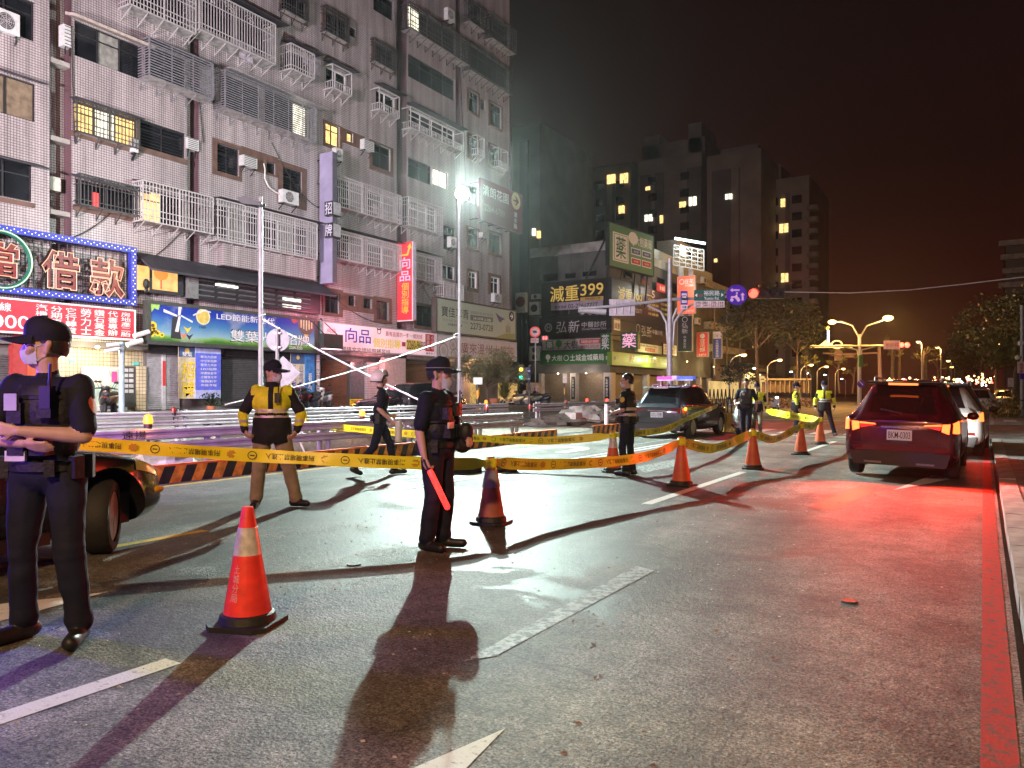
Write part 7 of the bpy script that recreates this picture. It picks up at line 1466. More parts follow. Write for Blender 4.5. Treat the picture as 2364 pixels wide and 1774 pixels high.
# ---- scooters
SCW = carpaint('white_scooter_panel',(.62,.62,.62),.35); SCD = carpaint('dark_scooter_panel',(.03,.03,.035),.35); SCR = carpaint('maroon_scooter_panel',(.16,.02,.03),.35); SCY = carpaint('cream_scooter_panel',(.55,.48,.28),.35)
def scooter(paint, label, group, hl=None):
    t = thing('scooter', label, 'scooter', (0,0,0), 0, group)
    for y in (.16,1.40):
        w = thing('wheel', None, None); w.parent = t; w.location = (0,y,.25)
        b = MB(); b.lathe([(.15,-.05),(.22,-.055),(.25,-.03),(.25,.03),(.22,.055),(.15,.05),(.15,-.05)],20,0,axis='X'); b.build('tyre',RUBBER,w,40,world=False)
        b = MB(); b.lathe([(.155,-.03),(.155,.03),(.135,.03),(.135,-.03)],20,0,axis='X')
        for k in range(5): a = 2*math.pi*k/5; b.bar((0,0,0),(0,.15*math.cos(a),.15*math.sin(a)),.035,.025)
        b.build('rim',STEEL,w,40,world=False)
    P = lambda n, m, f, s=40: part(n,m,t,f,s,world=False)
    P('front_shield',paint,lambda b: b.add([(x*s_,y,z) for (y,z,x) in ((1.12,.40,.16),(1.20,.60,.21),(1.16,.85,.20),(1.08,1.0,.14)) for x_ in (0,) for s_ in (-1,0,1) for x in (x,)] + [(x*s_,y+.13,z) for (y,z,x) in ((1.14,.40,.10),(1.25,.60,.14),(1.22,.85,.12),(1.10,1.0,.09)) for s_ in (-1,0,1)],
        [(i*3+j,i*3+j+1,(i+1)*3+j+1,(i+1)*3+j) for i in range(3) for j in range(2)]+[(12+i*3+j,12+(i+1)*3+j,12+(i+1)*3+j+1,12+i*3+j+1) for i in range(3) for j in range(2)]+[(i*3,(i+1)*3,12+(i+1)*3,12+i*3) for i in range(3)]+[(i*3+2,12+i*3+2,12+(i+1)*3+2,(i+1)*3+2) for i in range(3)]+[(9,10,13+9,12+9),(10,11,14+9,13+9)]))
    P('front_mudguard',paint,lambda b: b.tube([(0,1.40+.29*math.cos(a),.25+.29*math.sin(a)) for a in np.linspace(.2,2.4,8)],[.03,.06,.07,.07,.07,.06,.05,.03],8))
    P('fork',STEEL,lambda b: [b.tube([(s*.07,1.40,.25),(s*.06,1.2,.75)],.022,6) for s in (1,-1)])
    P('floorboard',paint,lambda b: b.prism([(.55,.30),(1.15,.30),(1.17,.36),(.55,.36)],(-.16,0,0),Y_,Z_,(.32,0,0)))
    P('tail_body',paint,lambda b: b.lathe([(.02,-.12),(.10,-.05),(.16,.15),(.19,.40),(.17,.62),(.10,.70)],14,0,(0,-.02,.58),sx=1,sy=.85,axis='Y') if False else b.tube([(0,-.12,.72),(0,.05,.66),(0,.3,.58),(0,.55,.52),(0,.68,.45)],[.06,.14,.19,.19,.12],12))
    P('seat',mk('black_vinyl_seat',(.02,.02,.02),.5),lambda b: b.tube([(0,-.08,.84),(0,.15,.83),(0,.4,.78),(0,.66,.76)],[.07,.13,.13,.09],10))
    P('handlebar',BLACK,lambda b: (b.tube([(-.34,.98,1.02),(-.15,1.06,1.06),(.15,1.06,1.06),(.34,.98,1.02)],.022,7), b.tube([(0,1.1,.9),(0,1.06,1.06)],.05,8)))
    P('headlight_cowl',paint,lambda b: b.ell((0,1.12,1.05),(.17,.13,.10),12,8)); P('headlight',hl or mk('clear_headlight',(.5,.45,.35)),lambda b: b.ell((0,1.215,1.045),(.10,.05,.06),10,7))
    P('wing_mirror',BLACK,lambda b: [(b.tube([(s*.22,1.03,1.06),(s*.30,1.0,1.24)],.01,5), b.ell((s*.33,1.0,1.28),(.07,.02,.05),10,6)) for s in (1,-1)])
    P('tail_light',TAILOFF,lambda b: b.ell((0,-.16,.70),(.08,.03,.04),8,6)); P('engine',DARKMET,lambda b: (b.box(-.14,.10,.10,.55,.22,.42), b.tube([(.12,.5,.28),(.14,.0,.34)],[.03,.06],10)))
    return t
sg = 'scooters parked before the shops'
S0 = scooter(SCD,'dark scooter nearest the pale blue camera pole',sg)
def put_sc(o, px, py, X, rz, lean=0.06, z=None):
    p = onX(px,py,X); o.location = (X,p.y,.56 if z is None else z); o.rotation_euler = (0,lean,rz)
put_sc(S0,240,950,-27.6,rad(60))
def re_sc(label, paint, px, X, rz, z=None, group=sg, src=None):
    c = copy_tree(src or S0); c['label'] = label; c['group'] = group
    for k in c.children:
        if k.type == 'MESH' and k.name.split('.')[0] in ('front_shield','front_mudguard','floorboard','tail_body','headlight_cowl'): k.data = k.data.copy(); k.data.materials[0] = paint
    put_sc(c,px,940,X,rz,.06,z); return c
re_sc('cream scooter standing low beside the pale blue camera pole',SCY,265,-28.0,rad(75))
for k, (px, X, pa, lab) in enumerate(((690,-27.4,SCD,'dark scooter right of the yellow jacket'),(712,-27.6,SCR,'maroon scooter in the row right of the yellow jacket'),(735,-27.3,SCD,'black scooter between the maroon and white ones'),(762,-27.4,SCW,'white scooter at the right end of the row by the brown shutter'),(1035,-27.2,SCD,'dark scooter peeking out right of the baton officer'),(1062,-27.3,SCW,'white scooter before the yellow poster'),(1205,-26.8,SCY,'cream scooter at the side street corner left of the signal post'),(1228,-26.4,SCY,'cream scooter leaning right behind the signal post'),(1248,-26.7,SCW,'pale scooter right of the signal post'),(1268,-26.2,SCD,'dark scooter at the right end by the tan shutter'))):
    re_sc(lab,pa,px,X,rad(70+8*(k%3)) if px < 1100 else rad(100+15*(k%3)),z=.56 if px < 1150 else .43)
S1 = scooter(SCW,'white police scooter facing us at the nose of the police suv','scooters by the police suv'); S1.location = (-7.12,26.3,0); S1.rotation_euler = (0,.05,math.pi+rad(22))
S2 = copy_tree(S1); S2['label'] = 'pale scooter with lit headlight riding up beyond the capless walker'; S2['group'] = 'scooters by the police suv'; S2.location = gnd(1782,949); S2.rotation_euler = (0,.0,math.pi+rad(30))
hlp = gnd(1782,949)+V((0,0,1.0)); o = [k for k in S2.children if k.name.startswith('headlight.') or k.name == 'headlight'][0]; o.data = o.data.copy(); o.data.materials[0] = glow('dazzling_headlight',(.85,.92,1),120); lamp_spot(hlp+V((.35,-.75,.02)),V((0,0,0)),(.8,.9,1),300,70,.5,.06)
# expanding barrier beside the scooters
t = thing('folding_barrier','expanding lattice barrier behind the white police scooter','barrier',atd(1640,975,29))
def zig(b):
    for k in range(9):
        a = atd(1612+k*9,905,29); c = atd(1621+k*9,905,29); lo1 = V((a.x,a.y,.05)); lo2 = V((c.x,c.y,.05)); b.bar(lo1,c+V((0,0,.1)),.035); b.bar(a+V((0,0,.1)),lo2,.035)
part('lattice', mk('black_yellow_lattice',(.05,.045,.03),.5), t, zig, kind='stuff')
q = atd(1700,965,28); t = thing('plastic_barrier','low yellow slatted water barrier behind the capless walker','barrier',q); YB = mk('yellow_barrier_plastic',(.55,.36,.05),.5)
for k in range(8): part('slat', YB, t, lambda b: b.obox(V((q.x,q.y,.05))-RIGHT*.45+RIGHT*.125*k,RIGHT*.09,FWD*.06,Z_*.6))
part('rail', YB, t, lambda b: (b.obox(V((q.x,q.y,.62))-RIGHT*.48+FWD*.0,RIGHT*1.05,FWD*.08,Z_*.07), b.obox(V((q.x,q.y,.0))-RIGHT*.48,RIGHT*1.05,FWD*.08,Z_*.06)))
# ================================================================== PEOPLE (built facing -Y, left hand at +X)
SKIN = mk('light_skin', (.52,.33,.25), .5, var=.08, scale=9); EYE_M = mk('dark_eye', (.02,.015,.012), .2, var=0); HAIR = mk('black_hair', (.012,.011,.012), .5, var=.3, scale=40, bump=.4, bscale=120)
def cloth(name, c, rough=.8):
    m = mk(name, c, rough, var=.25, scale=7, bump=.55, bscale=11, spec=.25); return m
NAVY = cloth('dark_navy_uniform', (.010,.011,.024)); TROU = cloth('dark_navy_trousers', (.011,.013,.030)); BOOT = mk('black_boot_leather', (.012,.012,.012), .45, var=.2, bump=.2, bscale=40)
HIV = cloth('hi_vis_yellow_cloth', (.74,.76,.03), .6); BLKC = cloth('black_jacket_cloth', (.016,.014,.018)); GREYT = cloth('grey_brown_trousers', (.27,.22,.155))
MASKM = mk('pale_blue_mask', (.50,.55,.66), .7, var=.05, bump=.3, bscale=30); REFL = mk('reflective_tape', (.55,.50,.50), .35, .2, var=.25, scale=14); VESTM = mk('black_vest_nylon', (.010,.010,.013), .6, var=.3, scale=9, bump=.5, bscale=22)
TAGM = mk('pale_name_tag', (.62,.60,.64), .4); PATCH_O = mk('orange_sleeve_patch', (.60,.14,.06), .6, var=.2); PATCH_Y = mk('yellow_sleeve_patch',(.6,.45,.08),.6)
def J(**k):
    d = dict(pel=(0,.01,.95), chest=(0,0,1.28), head=(0,0,0), hyaw=0, hpitch=0,
      Ls=(.185,.01,1.42), Le=(.245,.03,1.13), Lw=(.255,-.05,.89), Lh=(.25,-.08,.80), Rs=(-.185,.01,1.42), Re=(-.245,.03,1.13), Rw=(-.255,-.05,.89), Rh=(-.25,-.08,.80),
      Lp=(.095,.01,.92), Lk=(.11,-.02,.50), La=(.115,.03,.085), Lt=(.14,-.15,.04), Rp=(-.095,.01,.92), Rk=(-.11,-.02,.50), Ra=(-.115,.03,.085), Rt=(-.14,-.15,.04), curlL=.5, curlR=.5, palmL=None, palmR=None)
    d.update(k); return {a: (V(b) if isinstance(b, tuple) else b) for a, b in d.items()}
def capsule(b, a, c, ra, rc_, n=12):
    a, c = V(a), V(c); d = c-a; L = d.length
    if L < 1e-4: b.ell(a, ra, n, 8); return
    t = d.normalized(); u = t.cross(Z_) if abs(t.z) < .95 else t.cross(X_); u.normalize(); w = t.cross(u); vs = [a-t*ra]; rings = []
    for k in (.35,.75): rings.append((a-t*ra*math.cos(k*math.pi/2), ra*math.sin(k*math.pi/2)))
    for f in (0,.33,.66,1): rings.append((a+d*f, ra+(rc_-ra)*f))
    for k in (.75,.35): rings.append((c+t*rc_*math.cos(k*math.pi/2), rc_*math.sin(k*math.pi/2)))
    for p, r in rings:
        for j in range(n): an = 2*math.pi*j/n; vs.append(p+(u*math.cos(an)+w*math.sin(an))*r)
    vs.append(c+t*rc_); fs = [(0,1+j,1+(j+1)%n) for j in range(n)]; m = len(rings)
    for i in range(m-1):
        for j in range(n): fs.append((1+i*n+j,1+(i+1)*n+j,1+(i+1)*n+(j+1)%n,1+i*n+(j+1)%n))
    e = len(vs)-1; fs += [(e,1+(m-1)*n+(j+1)%n,1+(m-1)*n+j) for j in range(n)]; b.add(vs,fs)
def head_m(j):
    return Matrix.Translation(V((0,.01,1.52))+j['head']) @ Matrix.Rotation(j['hyaw'],4,'Z') @ Matrix.Rotation(j['hpitch'],4,'X') @ Matrix.Translation(V((0,-.01,-1.52)))
def prims_of(j, fat, slim):
    P = []   # (kind, a, c, ra, rc, tag)
    def cap(a, c, ra, rc_, tg): P.append(('c',V(a),V(c),ra,rc_,tg))
    def ell(c, r, tg, M=None): P.append(('e',V(c),V(r),M,0,tg))
    f = fat
    off = j['chest']-V((0,0,1.28))
    ell(V((0,.005,1.29))+off,(.178*f,.118*f,.20),'torso'); ell((0,0,1.11),(.160*f,.122*f,.17),'torso'); ell(j['pel'],(.172*f,.128*f,.125),'hip')
    cap(V((-.14,.01,1.405))+off,V((.14,.01,1.405))+off,.072,.072,'torso'); cap(V((0,.02,1.36))+off,V((0,.012,1.50))+j['head']*.6,.075,.056,'neck0'); cap(V((0,.015,1.46))+j['head']*.5,V((0,.0,1.58))+j['head'],.054,.056,'skin')
    H = head_m(j)
    ell((0,.008,1.665),(.076,.097,.100),'skin',H); ell((0,-.030,1.605),(.060,.068,.088),'skin',H); ell((0,-.045,1.548),(.036,.042,.032),'skin',H)
    def hc(a, c, ra, rc_, tg): cap(H@V(a),H@V(c),ra,rc_,tg)
    hc((0,-.092,1.655),(0,-.110,1.612),.011,.016,'skin'); hc((-.03,-.088,1.672),(.03,-.088,1.672),.014,.014,'skin'); hc((-.020,-.092,1.568),(.020,-.092,1.568),.010,.010,'lip')
    for s in (1,-1): hc((s*.076,.012,1.605),(s*.083,.022,1.655),.014,.018,'skin'); hc((s*.032,-.088,1.645),(s*.032,-.0885,1.645),.0145,.0145,'eye'); hc((s*.045,-.065,1.625),(s*.03,-.075,1.60),.028,.024,'skin')
    for s in 'LR':
        S, E_, Wr, Hd = j[s+'s']+off, j[s+'e'], j[s+'w'], j[s+'h']; k = .84
        cap(S,S.lerp(E_,k),.064*slim,.056*slim,'sleeve'); q = j.get('fa',1.0); cap(S.lerp(E_,.7),E_,.046*q,.042*q,'fore'); cap(E_,E_.lerp(Wr,.35),.042*q,.042*q,'fore'); cap(E_.lerp(Wr,.3),E_.lerp(Wr,.93) if q > 1 else Wr,.042*q,.030*q if q > 1 else .027,'fore'); cap(E_.lerp(Wr,.6),Wr,.028,.027,'fore')
        d = (Hd-Wr).normalized(); sg = 1 if s == 'L' else -1
        pn = j['palm'+s]; pn = V(pn) if pn is not None else V((-sg,0,0)); pn = (pn-d*pn.dot(d)).normalized(); side = d.cross(pn)*(1 if s == 'L' else -1)   # side points to the thumb
        if side.dot(V((0,-1,0))) < 0 and j['palm'+s] is None: side = -side
        c1 = Wr+d*.03; c2 = Wr+d*.085
        for o_ in (-.022,0,.022): cap(c1+side*o_*.7,c2+side*o_,.017,.014,'hand')
        cu = j['curl'+s]
        for q, (o_, L) in enumerate(((.030,.072),(.010,.082),(-.010,.076),(-.029,.060))):
            p0 = c2+side*o_; a1 = cu*.9; d1 = d*math.cos(a1)+pn*math.sin(a1); p1 = p0+d1*L*.45; a2 = cu*2.0; d2 = d*math.cos(a2)+pn*math.sin(a2); p2 = p1+d2*L*.32; a3 = cu*2.8; d3 = d*math.cos(a3)+pn*math.sin(a3); p3 = p2+d3*L*.25
            cap(p0,p1,.0098,.009,'hand'); cap(p1,p2,.009,.0082,'hand'); cap(p2,p3,.0082,.007,'hand')
        t0 = Wr+d*.035+side*.024; t1 = t0+(d*.6+side*.7+pn*.3).normalized()*.036; t2 = t1+(d*.9+side*.15+pn*.5).normalized()*.032; cap(t0,t1,.0135,.0105,'hand'); cap(t1,t2,.0105,.0085,'hand')
        cap(j[s+'p'],j[s+'k'],.096*slim,.070*slim,'leg'); cap(j[s+'k'],j[s+'k'].lerp(j[s+'a'],.45),.068*slim,.066*slim,'leg'); cap(j[s+'k'].lerp(j[s+'a'],.4),j[s+'a']+V((0,0,.03)),.066*slim,.058*slim,'leg')
        A, T = j[s+'a'], j[s+'t']; back = (A-T); back.z = 0; back = back.normalized()*.05
        up = V((0,0,A.z-.085)); cap(A+V((0,0,.03)),A+V((0,0,-.02)),.054,.052,'shoe'); cap(A+back+V((0,0,-.035)),T+V((0,0,.008)),.050,.046,'shoe')
    return P
def d_prims(pts, P):
    D = np.empty((len(P),len(pts)))
    for i, (k, a, c, ra, rc_, tg) in enumerate(P):
        if k == 'c':
            A, C = np.array(a), np.array(c); ab = C-A; t = np.clip(((pts-A)@ab)/max(ab@ab,1e-9),0,1); D[i] = np.linalg.norm(pts-(A+t[:,None]*ab),axis=1)-(ra+(rc_-ra)*t)
        else:
            q = pts
            if ra is not None: M = np.array(ra.inverted()); q = pts@M[:3,:3].T+M[:3,3]
            D[i] = (np.linalg.norm((q-np.array(a))/np.array(c),axis=1)-1)*min(c)
    return D
def remesh(b, vox, smooth=3):
    me = bpy.data.meshes.new('t'); me.from_pydata(b.v,[],b.f); o = bpy.data.objects.new('t',me); COL.objects.link(o)
    m = o.modifiers.new('r','REMESH'); m.mode = 'VOXEL'; m.voxel_size = vox; m.use_smooth_shade = True
    s = o.modifiers.new('s','SMOOTH'); s.iterations = smooth; s.factor = .5
    dg = bpy.context.evaluated_depsgraph_get(); r = bpy.data.meshes.new_from_object(o.evaluated_get(dg)); bpy.data.objects.remove(o); return r
def emit(b, P):
    for k, a, c, ra, rc_, tg in P:
        if k == 'c': capsule(b,a,c,ra,rc_)
        else:
            b2 = MB(ra); b2.ell(a,c,18,12); b.add(b2.v,b2.f)
def person(label, loc, heading, j, mats, scale=1.0, fat=1.0, slim=1.0, vox=.011, zone=None, group=None):
    """mats: dict tag -> material; zone(tag, x, y, z arrays) may override"""
    rz = math.atan2(heading.x,-heading.y); t = thing('person', label, 'person', loc, rz, group); t.scale = (scale,)*3
    P = prims_of(j,fat,slim); b = MB(); emit(b,P); me = remesh(b,vox)
    n = len(me.vertices); co = np.empty(n*3); me.vertices.foreach_get('co',co); co = co.reshape(-1,3)
    # folds in the cloth
    fc = np.empty(len(me.polygons)*3); me.polygons.foreach_get('center',fc); fc = fc.reshape(-1,3)
    vt = np.array([p[5] for p in P])[d_prims(co,P).argmin(0)]; cl = np.isin(vt,['torso','hip','sleeve','leg','shoe'])
    ed = np.empty(len(me.edges)*2,np.int32); me.edges.foreach_get('vertices',ed); ed = ed.reshape(-1,2); cnt = np.bincount(ed.ravel(),minlength=n)[:,None]
    for _ in range(14):
        ac = np.zeros((n,3))
        for k in range(3): ac[:,k] = np.bincount(ed[:,0],co[ed[:,1],k],n)+np.bincount(ed[:,1],co[ed[:,0],k],n)
        co[cl] = (.45*co+.55*ac/np.maximum(cnt,1))[cl]
    me.vertices.foreach_set('co',co.ravel()); me.update()
    nr = np.empty(n*3); me.vertices.foreach_get('normal',nr); nr = nr.reshape(-1,3)
    for i in np.nonzero(np.isin(vt,['torso','hip','sleeve','leg','neck0']))[0]:
        x, y, z = co[i]; q = V((x*.79-y*.33+z*.52, x*.12+y*.84+z*.53, -x*.60-y*.43+z*.67)); leg = vt[i] == 'leg'; kk = 1+1.3*math.exp(-((z-.5)/.09)**2)+1.6*math.exp(-((z-.16)/.09)**2) if leg else 1.2
        a = mnoise.noise(q*11+V((n*.01,0,0)))*.006+mnoise.noise(V((q.x*4,q.y*4,z*22)))*.004*(kk-.8)+mnoise.noise(q*5+V((3,0,0)))*.008+(.010*math.exp(-((z-.13)/.05)**2) if leg else 0)
        co[i] += nr[i]*a
    co[:,2] = np.maximum(co[:,2],0.0); me.vertices.foreach_set('co',co.ravel())
    D = d_prims(fc,P); best = D.argmin(0); tags = np.array([p[5] for p in P])[best]
    names = list(dict.fromkeys(mats.values())); idx = np.array([names.index(mats[tg]) for tg in tags])
    if zone:
        for m_, mask in zone(tags,fc):
            if m_ not in names: names.append(m_)
            idx[mask] = names.index(m_)
    for m_ in names: me.materials.append(m_)
    me.polygons.foreach_set('material_index',idx.astype(np.int32)); me.polygons.foreach_set('use_smooth',[True]*len(me.polygons)); me.update()
    o = bpy.data.objects.new('body',me); COL.objects.link(o); o.parent = t; t['_'] = 1; del t['_']
    return t, j
def kit(t, name, mat, fn, smooth=45, M=None):
    b = MB(M); fn(b); return b.build(name, mat, t, smooth, world=False)
def cap_hat(t, j, mat, wide=False, band=None):
    H = head_m(j)
    def f(b):
        prof = []; vs = []; fs = []; n = 22
        lev = ((1.0,1.672),(1.03,1.70),(1.02,1.735),(.90,1.768),(.66,1.790),(.3,1.80),(.02,1.803))
        for r, z in lev:
            for k in range(n): a = 2*math.pi*k/n; vs.append((.092*r*math.cos(a),.004+.114*r*math.sin(a),z+.012*math.sin(a)*(1 if z > 1.7 else 0)*-1))
        for i in range(len(lev)-1):
            for k in range(n): fs.append((i*n+k,i*n+(k+1)%n,(i+1)*n+(k+1)%n,(i+1)*n+k))
        b.add(vs,fs); 
        br = []; w = .088; L = .105 if not wide else .12
        m = 13
        for i in range(m):
            a = math.pi*(i/(m-1)); x = w*math.cos(a); y0 = -.055-.055*math.sin(a); y1 = y0-L*math.sin(a)**.6-.005; dz = -.022*(math.cos(a)**2)
            br += [(x*.98,y0,1.684),(x*1.02,y1,1.668+dz),(x*1.02,y1,1.676+dz),(x*.98,y0,1.694)]
        fs = []
        for i in range(m-1):
            for q in range(4): fs.append((i*4+q,i*4+(q+1)%4,(i+1)*4+(q+1)%4,(i+1)*4+q))
        b.add(br,fs)
    c = kit(t,'cap',mat,f,50,H)
    if band: kit(c,'cap_piping',band,lambda b: b.tube([(.096*math.cos(a),.004+.119*math.sin(a),1.70+.0*a) for a in np.linspace(0,2*math.pi,25)],.004,5),50,H)
    return c
def mask(t, j, mat=None, low=0.0):
    H = head_m(j)
    def f(b):
        vs = []; fs = []; nu, nv_ = 11, 9
        for i in range(nv_):
            z = 1.645-low-.105*i/(nv_-1)
            for k in range(nu):
                a = -1.35+2.7*k/(nu-1); q = math.sin(math.pi*i/(nv_-1)); vs.append((.068*math.sin(a)*(1-.18*i/(nv_-1)),-.025-(.086+.020*q*math.cos(a))*math.cos(a)+.01*i/(nv_-1),z))
        fs = [(i*nu+k,i*nu+k+1,(i+1)*nu+k+1,(i+1)*nu+k) for i in range(nv_-1) for k in range(nu-1)]; b.add(vs,fs)
        for s in (1,-1): b.tube([(s*.066,-.04,1.635-low),(s*.083,.02,1.655)],.0022,4); b.tube([(s*.058,-.04,1.555-low),(s*.082,.025,1.605)],.0022,4)
    kit(t,'face_mask',mat or MASKM,f,60,H)
def hair(t, j, full=True):
    H = head_m(j)
    def f(b):
        vs = []; fs = []; n = 22; lev = np.linspace(0,1,9)
        for l in lev:
            for k in range(n):
                a = 2*math.pi*k/n; s = math.sin(a); zb = 1.70 if s < -.35 else (1.655 if abs(math.cos(a)) > .75 and s < .25 else 1.585+.03*(1-s)); z = zb+(1.782-zb)*l; r = math.sqrt(max(0.0,1-((max(z,1.665)-1.665)/.119)**2)); r = max(r,.02)
                if z < 1.665: r = 1.0-.25*((1.665-z)/.1)**1.5
                nz = 1+.05*mnoise.noise(V((math.cos(a)*4,s*4,z*30))); vs.append((.087*r*math.cos(a)*nz,.012+.107*r*s*nz,z+.012*l*mnoise.noise(V((a*3,l*6,2)))))
        fs = [(i*n+k,i*n+(k+1)%n,(i+1)*n+(k+1)%n,(i+1)*n+k) for i in range(len(lev)-1) for k in range(n)]+[tuple(range((len(lev)-1)*n,len(lev)*n))]; b.add(vs,fs)
    kit(t,'hair',HAIR,f,70,H)
def glasses_face(t, j):
    H = head_m(j); kit(t,'spectacles',BLACK,lambda b: [(b.tube([(s*.033+.024*math.cos(a),-.104,1.645+.017*math.sin(a)) for a in np.linspace(0,2*math.pi,13)],.0025,5), b.tube([(s*.057,-.103,1.65),(s*.082,.015,1.655)],.0025,5)) for s in (1,-1)],60,H)
def belt(t, fat=1.0, z=.985, gear=True):
    b_ = kit(t,'duty_belt',VESTM,lambda b: b.lathe([(1.0,z-.028),(1.03,z-.025),(1.03,z+.025),(1.0,z+.028)],26,0,(0,.005,0),sx=.182*fat,sy=.138*fat),50)
    if gear:
        for (a, w, h, d) in ((20,.07,.13,.05),(60,.05,.09,.04),(125,.06,.10,.045),(165,.075,.17,.055),(205,.06,.12,.05),(-60,.05,.09,.04),(-20,.06,.12,.05),(270-180+0,.05,.07,.035)):
            an = rad(a); c = V((.19*fat*math.cos(an),.005+.145*fat*math.sin(an),z-h*.55)); n_ = V((math.cos(an),math.sin(an),0)); s_ = V((-n_.y,n_.x,0))
            kit(t,'belt_pouch',VESTM,lambda b: b.obox(c-s_*w/2-n_*.01,s_*w,n_*d,(0,0,h)))
def vest(t, j, fat=1.0, mat=None, back_text=None, front=True, vox=.014):
    off = j['chest']-V((0,0,1.28)); P = [('e',V((0,.005,1.28))+off,V((.182*fat,.136*fat,.20)),None,0,'v'),('e',V((0,0,1.13)),V((.174*fat,.138*fat,.16)),None,0,'v'),('c',V((-.105,.012,1.40))+off,V((.105,.012,1.40))+off,.078,.078,'v')]
    b = MB(); emit(b,P); me = remesh(b,vox,3); n = len(me.vertices); co = np.empty(n*3); me.vertices.foreach_get('co',co); co = co.reshape(-1,3); co[:,2] = np.clip(co[:,2],1.0,1.455); me.vertices.foreach_set('co',co.ravel()); me.polygons.foreach_set('use_smooth',[True]*len(me.polygons)); me.materials.append(mat or VESTM); me.update()
    o = bpy.data.objects.new('vest',me); COL.objects.link(o); o.parent = t
    if front:
        for (x, z, w, h, d) in ((-.10,1.05,.09,.12,.045),(.02,1.05,.09,.12,.045),(-.115,1.22,.08,.11,.03),(.05,1.25,.08,.09,.03)):
            kit(o,'vest_pocket',VESTM,lambda b: b.box(x,x+w,-.128*fat-d,-.10,z,z+h))
        for z in (1.20,1.36): kit(o,'webbing_strap',VESTM,lambda b: b.lathe([(1.0,z-.012),(1.018,z-.01),(1.018,z+.01),(1.0,z+.012)],24,0,(0,.003,0),sx=.184*fat*(1 if z < 1.3 else .93),sy=.139*fat*(1 if z < 1.3 else .92)))
    return o
def radio(t, x=.12, z=1.33, y=-.15): kit(t,'radio',BLACK,lambda b: (b.box(x-.03,x+.03,y-.02,y+.03,z,z+.12), b.tube([(x+.015,y,z+.12),(x+.02,y,z+.24)],.008,6)))
def tag_plate(t, x, z, y, w=.085, h=.05, mat=None, name='name_tag'): return kit(t,name,mat or TAGM,lambda b: b.box(x-w/2,x+w/2,y-.008,y+.01,z,z+h))
def sleeve_patch(t, j, side, mat, f=.45):
    S, E_ = j[side+'s'], j[side+'e']; p = S.lerp(E_,f); s = 1 if side == 'L' else -1
    ax = (E_-S).normalized(); out = V((s,0,0)); out = (out-ax*out.dot(ax)).normalized(); tn = ax.cross(out)
    def fn(b):
        vs = [p+out*.069]; n = 14
        for r_ in (.5,1): 
            for k in range(n): a = 2*math.pi*k/n; q = tn*.042*r_*math.cos(a)+ax*.052*r_*math.sin(a); vs.append(p+q+out*(.068-.35*(q.dot(tn)**2)/.068))
        b.add(vs,[(0,1+k,1+(k+1)%n) for k in range(n)]+[(1+k,1+n+k,1+n+(k+1)%n,1+(k+1)%n) for k in range(n)])
    kit(t,'sleeve_patch',mat,fn,60)
def write_on(t, body, mat, o, right, up, w, h, bold=.02):
    vs, fs, asp = text_geo(body,bold); o, right, up = V(o), V(right), V(up); b = MB(); b.add([o+right*q[0]*w+up*q[1]*h for q in vs],fs); return b.build('lettering',mat,t,world=False,kind='stuff')
STD = dict(torso=NAVY, hip=TROU, neck0=NAVY, skin=SKIN, lip=mk('lip_skin',(.38,.17,.14),.5,var=.05), eye=EYE_M, sleeve=NAVY, fore=SKIN, hand=SKIN, leg=TROU, shoe=BOOT)
def tocam(p): d = V((0,0,0))-V((p.x,p.y,0)); return d.normalized()
LEFT = -RIGHT
# 1 — arms crossed at the left edge
p = gnd(78,1500); p = p+FWD*.12; j = J(hyaw=rad(-64),hpitch=rad(-2),Le=(.275,-.10,1.15),Lw=(.02,-.255,1.185),Lh=(-.08,-.275,1.20),Re=(-.275,-.09,1.14),Rw=(.02,-.215,1.12),Rh=(.12,-.235,1.10),palmL=(0,1,0),palmR=(0,.7,.6),curlL=.5,curlR=.22,Lk=(.15,-.03,.51),La=(.175,.02,.085),Lt=(.23,-.15,.04),Rk=(-.14,0,.51),Ra=(-.17,.06,.085),Rt=(-.23,-.10,.04),Lp=(.105,.01,.92),Rp=(-.105,.01,.92))
t, j = person('masked officer in a cap standing with crossed arms at the left edge', p, tocam(p)*.9+LEFT*.5, j, STD, 1.045, 1.06, 1.14, .0072)
cap_hat(t,j,NAVY); mask(t,j); hair(t,j); vest(t,j,1.04); belt(t,1.06); tag_plate(t,-.06,1.02,-.165,.11,.055); tag_plate(t,-.085,1.29,-.165,.07,.09,mk('camera_body_grey',(.38,.40,.46),.4),'body_camera'); radio(t,.10,1.30); sleeve_patch(t,j,'L',PATCH_O)
# 2 — yellow jacket, looking right
def jacket_zone(tags, c):
    x, y, z = c[:,0], c[:,1], c[:,2]; tor = np.isin(tags,['torso','hip','neck0']); arm = np.isin(tags,['sleeve','fore'])
    yield HIV, tor & (z > 1.16) & (z < 1.47)
    yield BLKC, tor & (z <= 1.16)
    yield BLKC, (tags == 'neck0') & (z > 1.44)
    yield BLKC, tor & (np.abs(x) < .028) & (y < 0)
    yield REFL, tor & (((z > 1.165) & (z < 1.20)) | ((z > 1.09) & (z < 1.125)))
    yield BLKC, arm & (tags == 'sleeve')
    yield BLKC, (tags == 'fore') & (z < 1.0)
    yield REFL, (tags == 'fore') & (z > 1.04) & (z < 1.075)
    yield HIV, (tags == 'sleeve') & (np.abs(x) < .24) & (z > 1.37)
JK = dict(STD, torso=HIV, hip=BLKC, neck0=BLKC, sleeve=BLKC, fore=HIV, leg=GREYT)
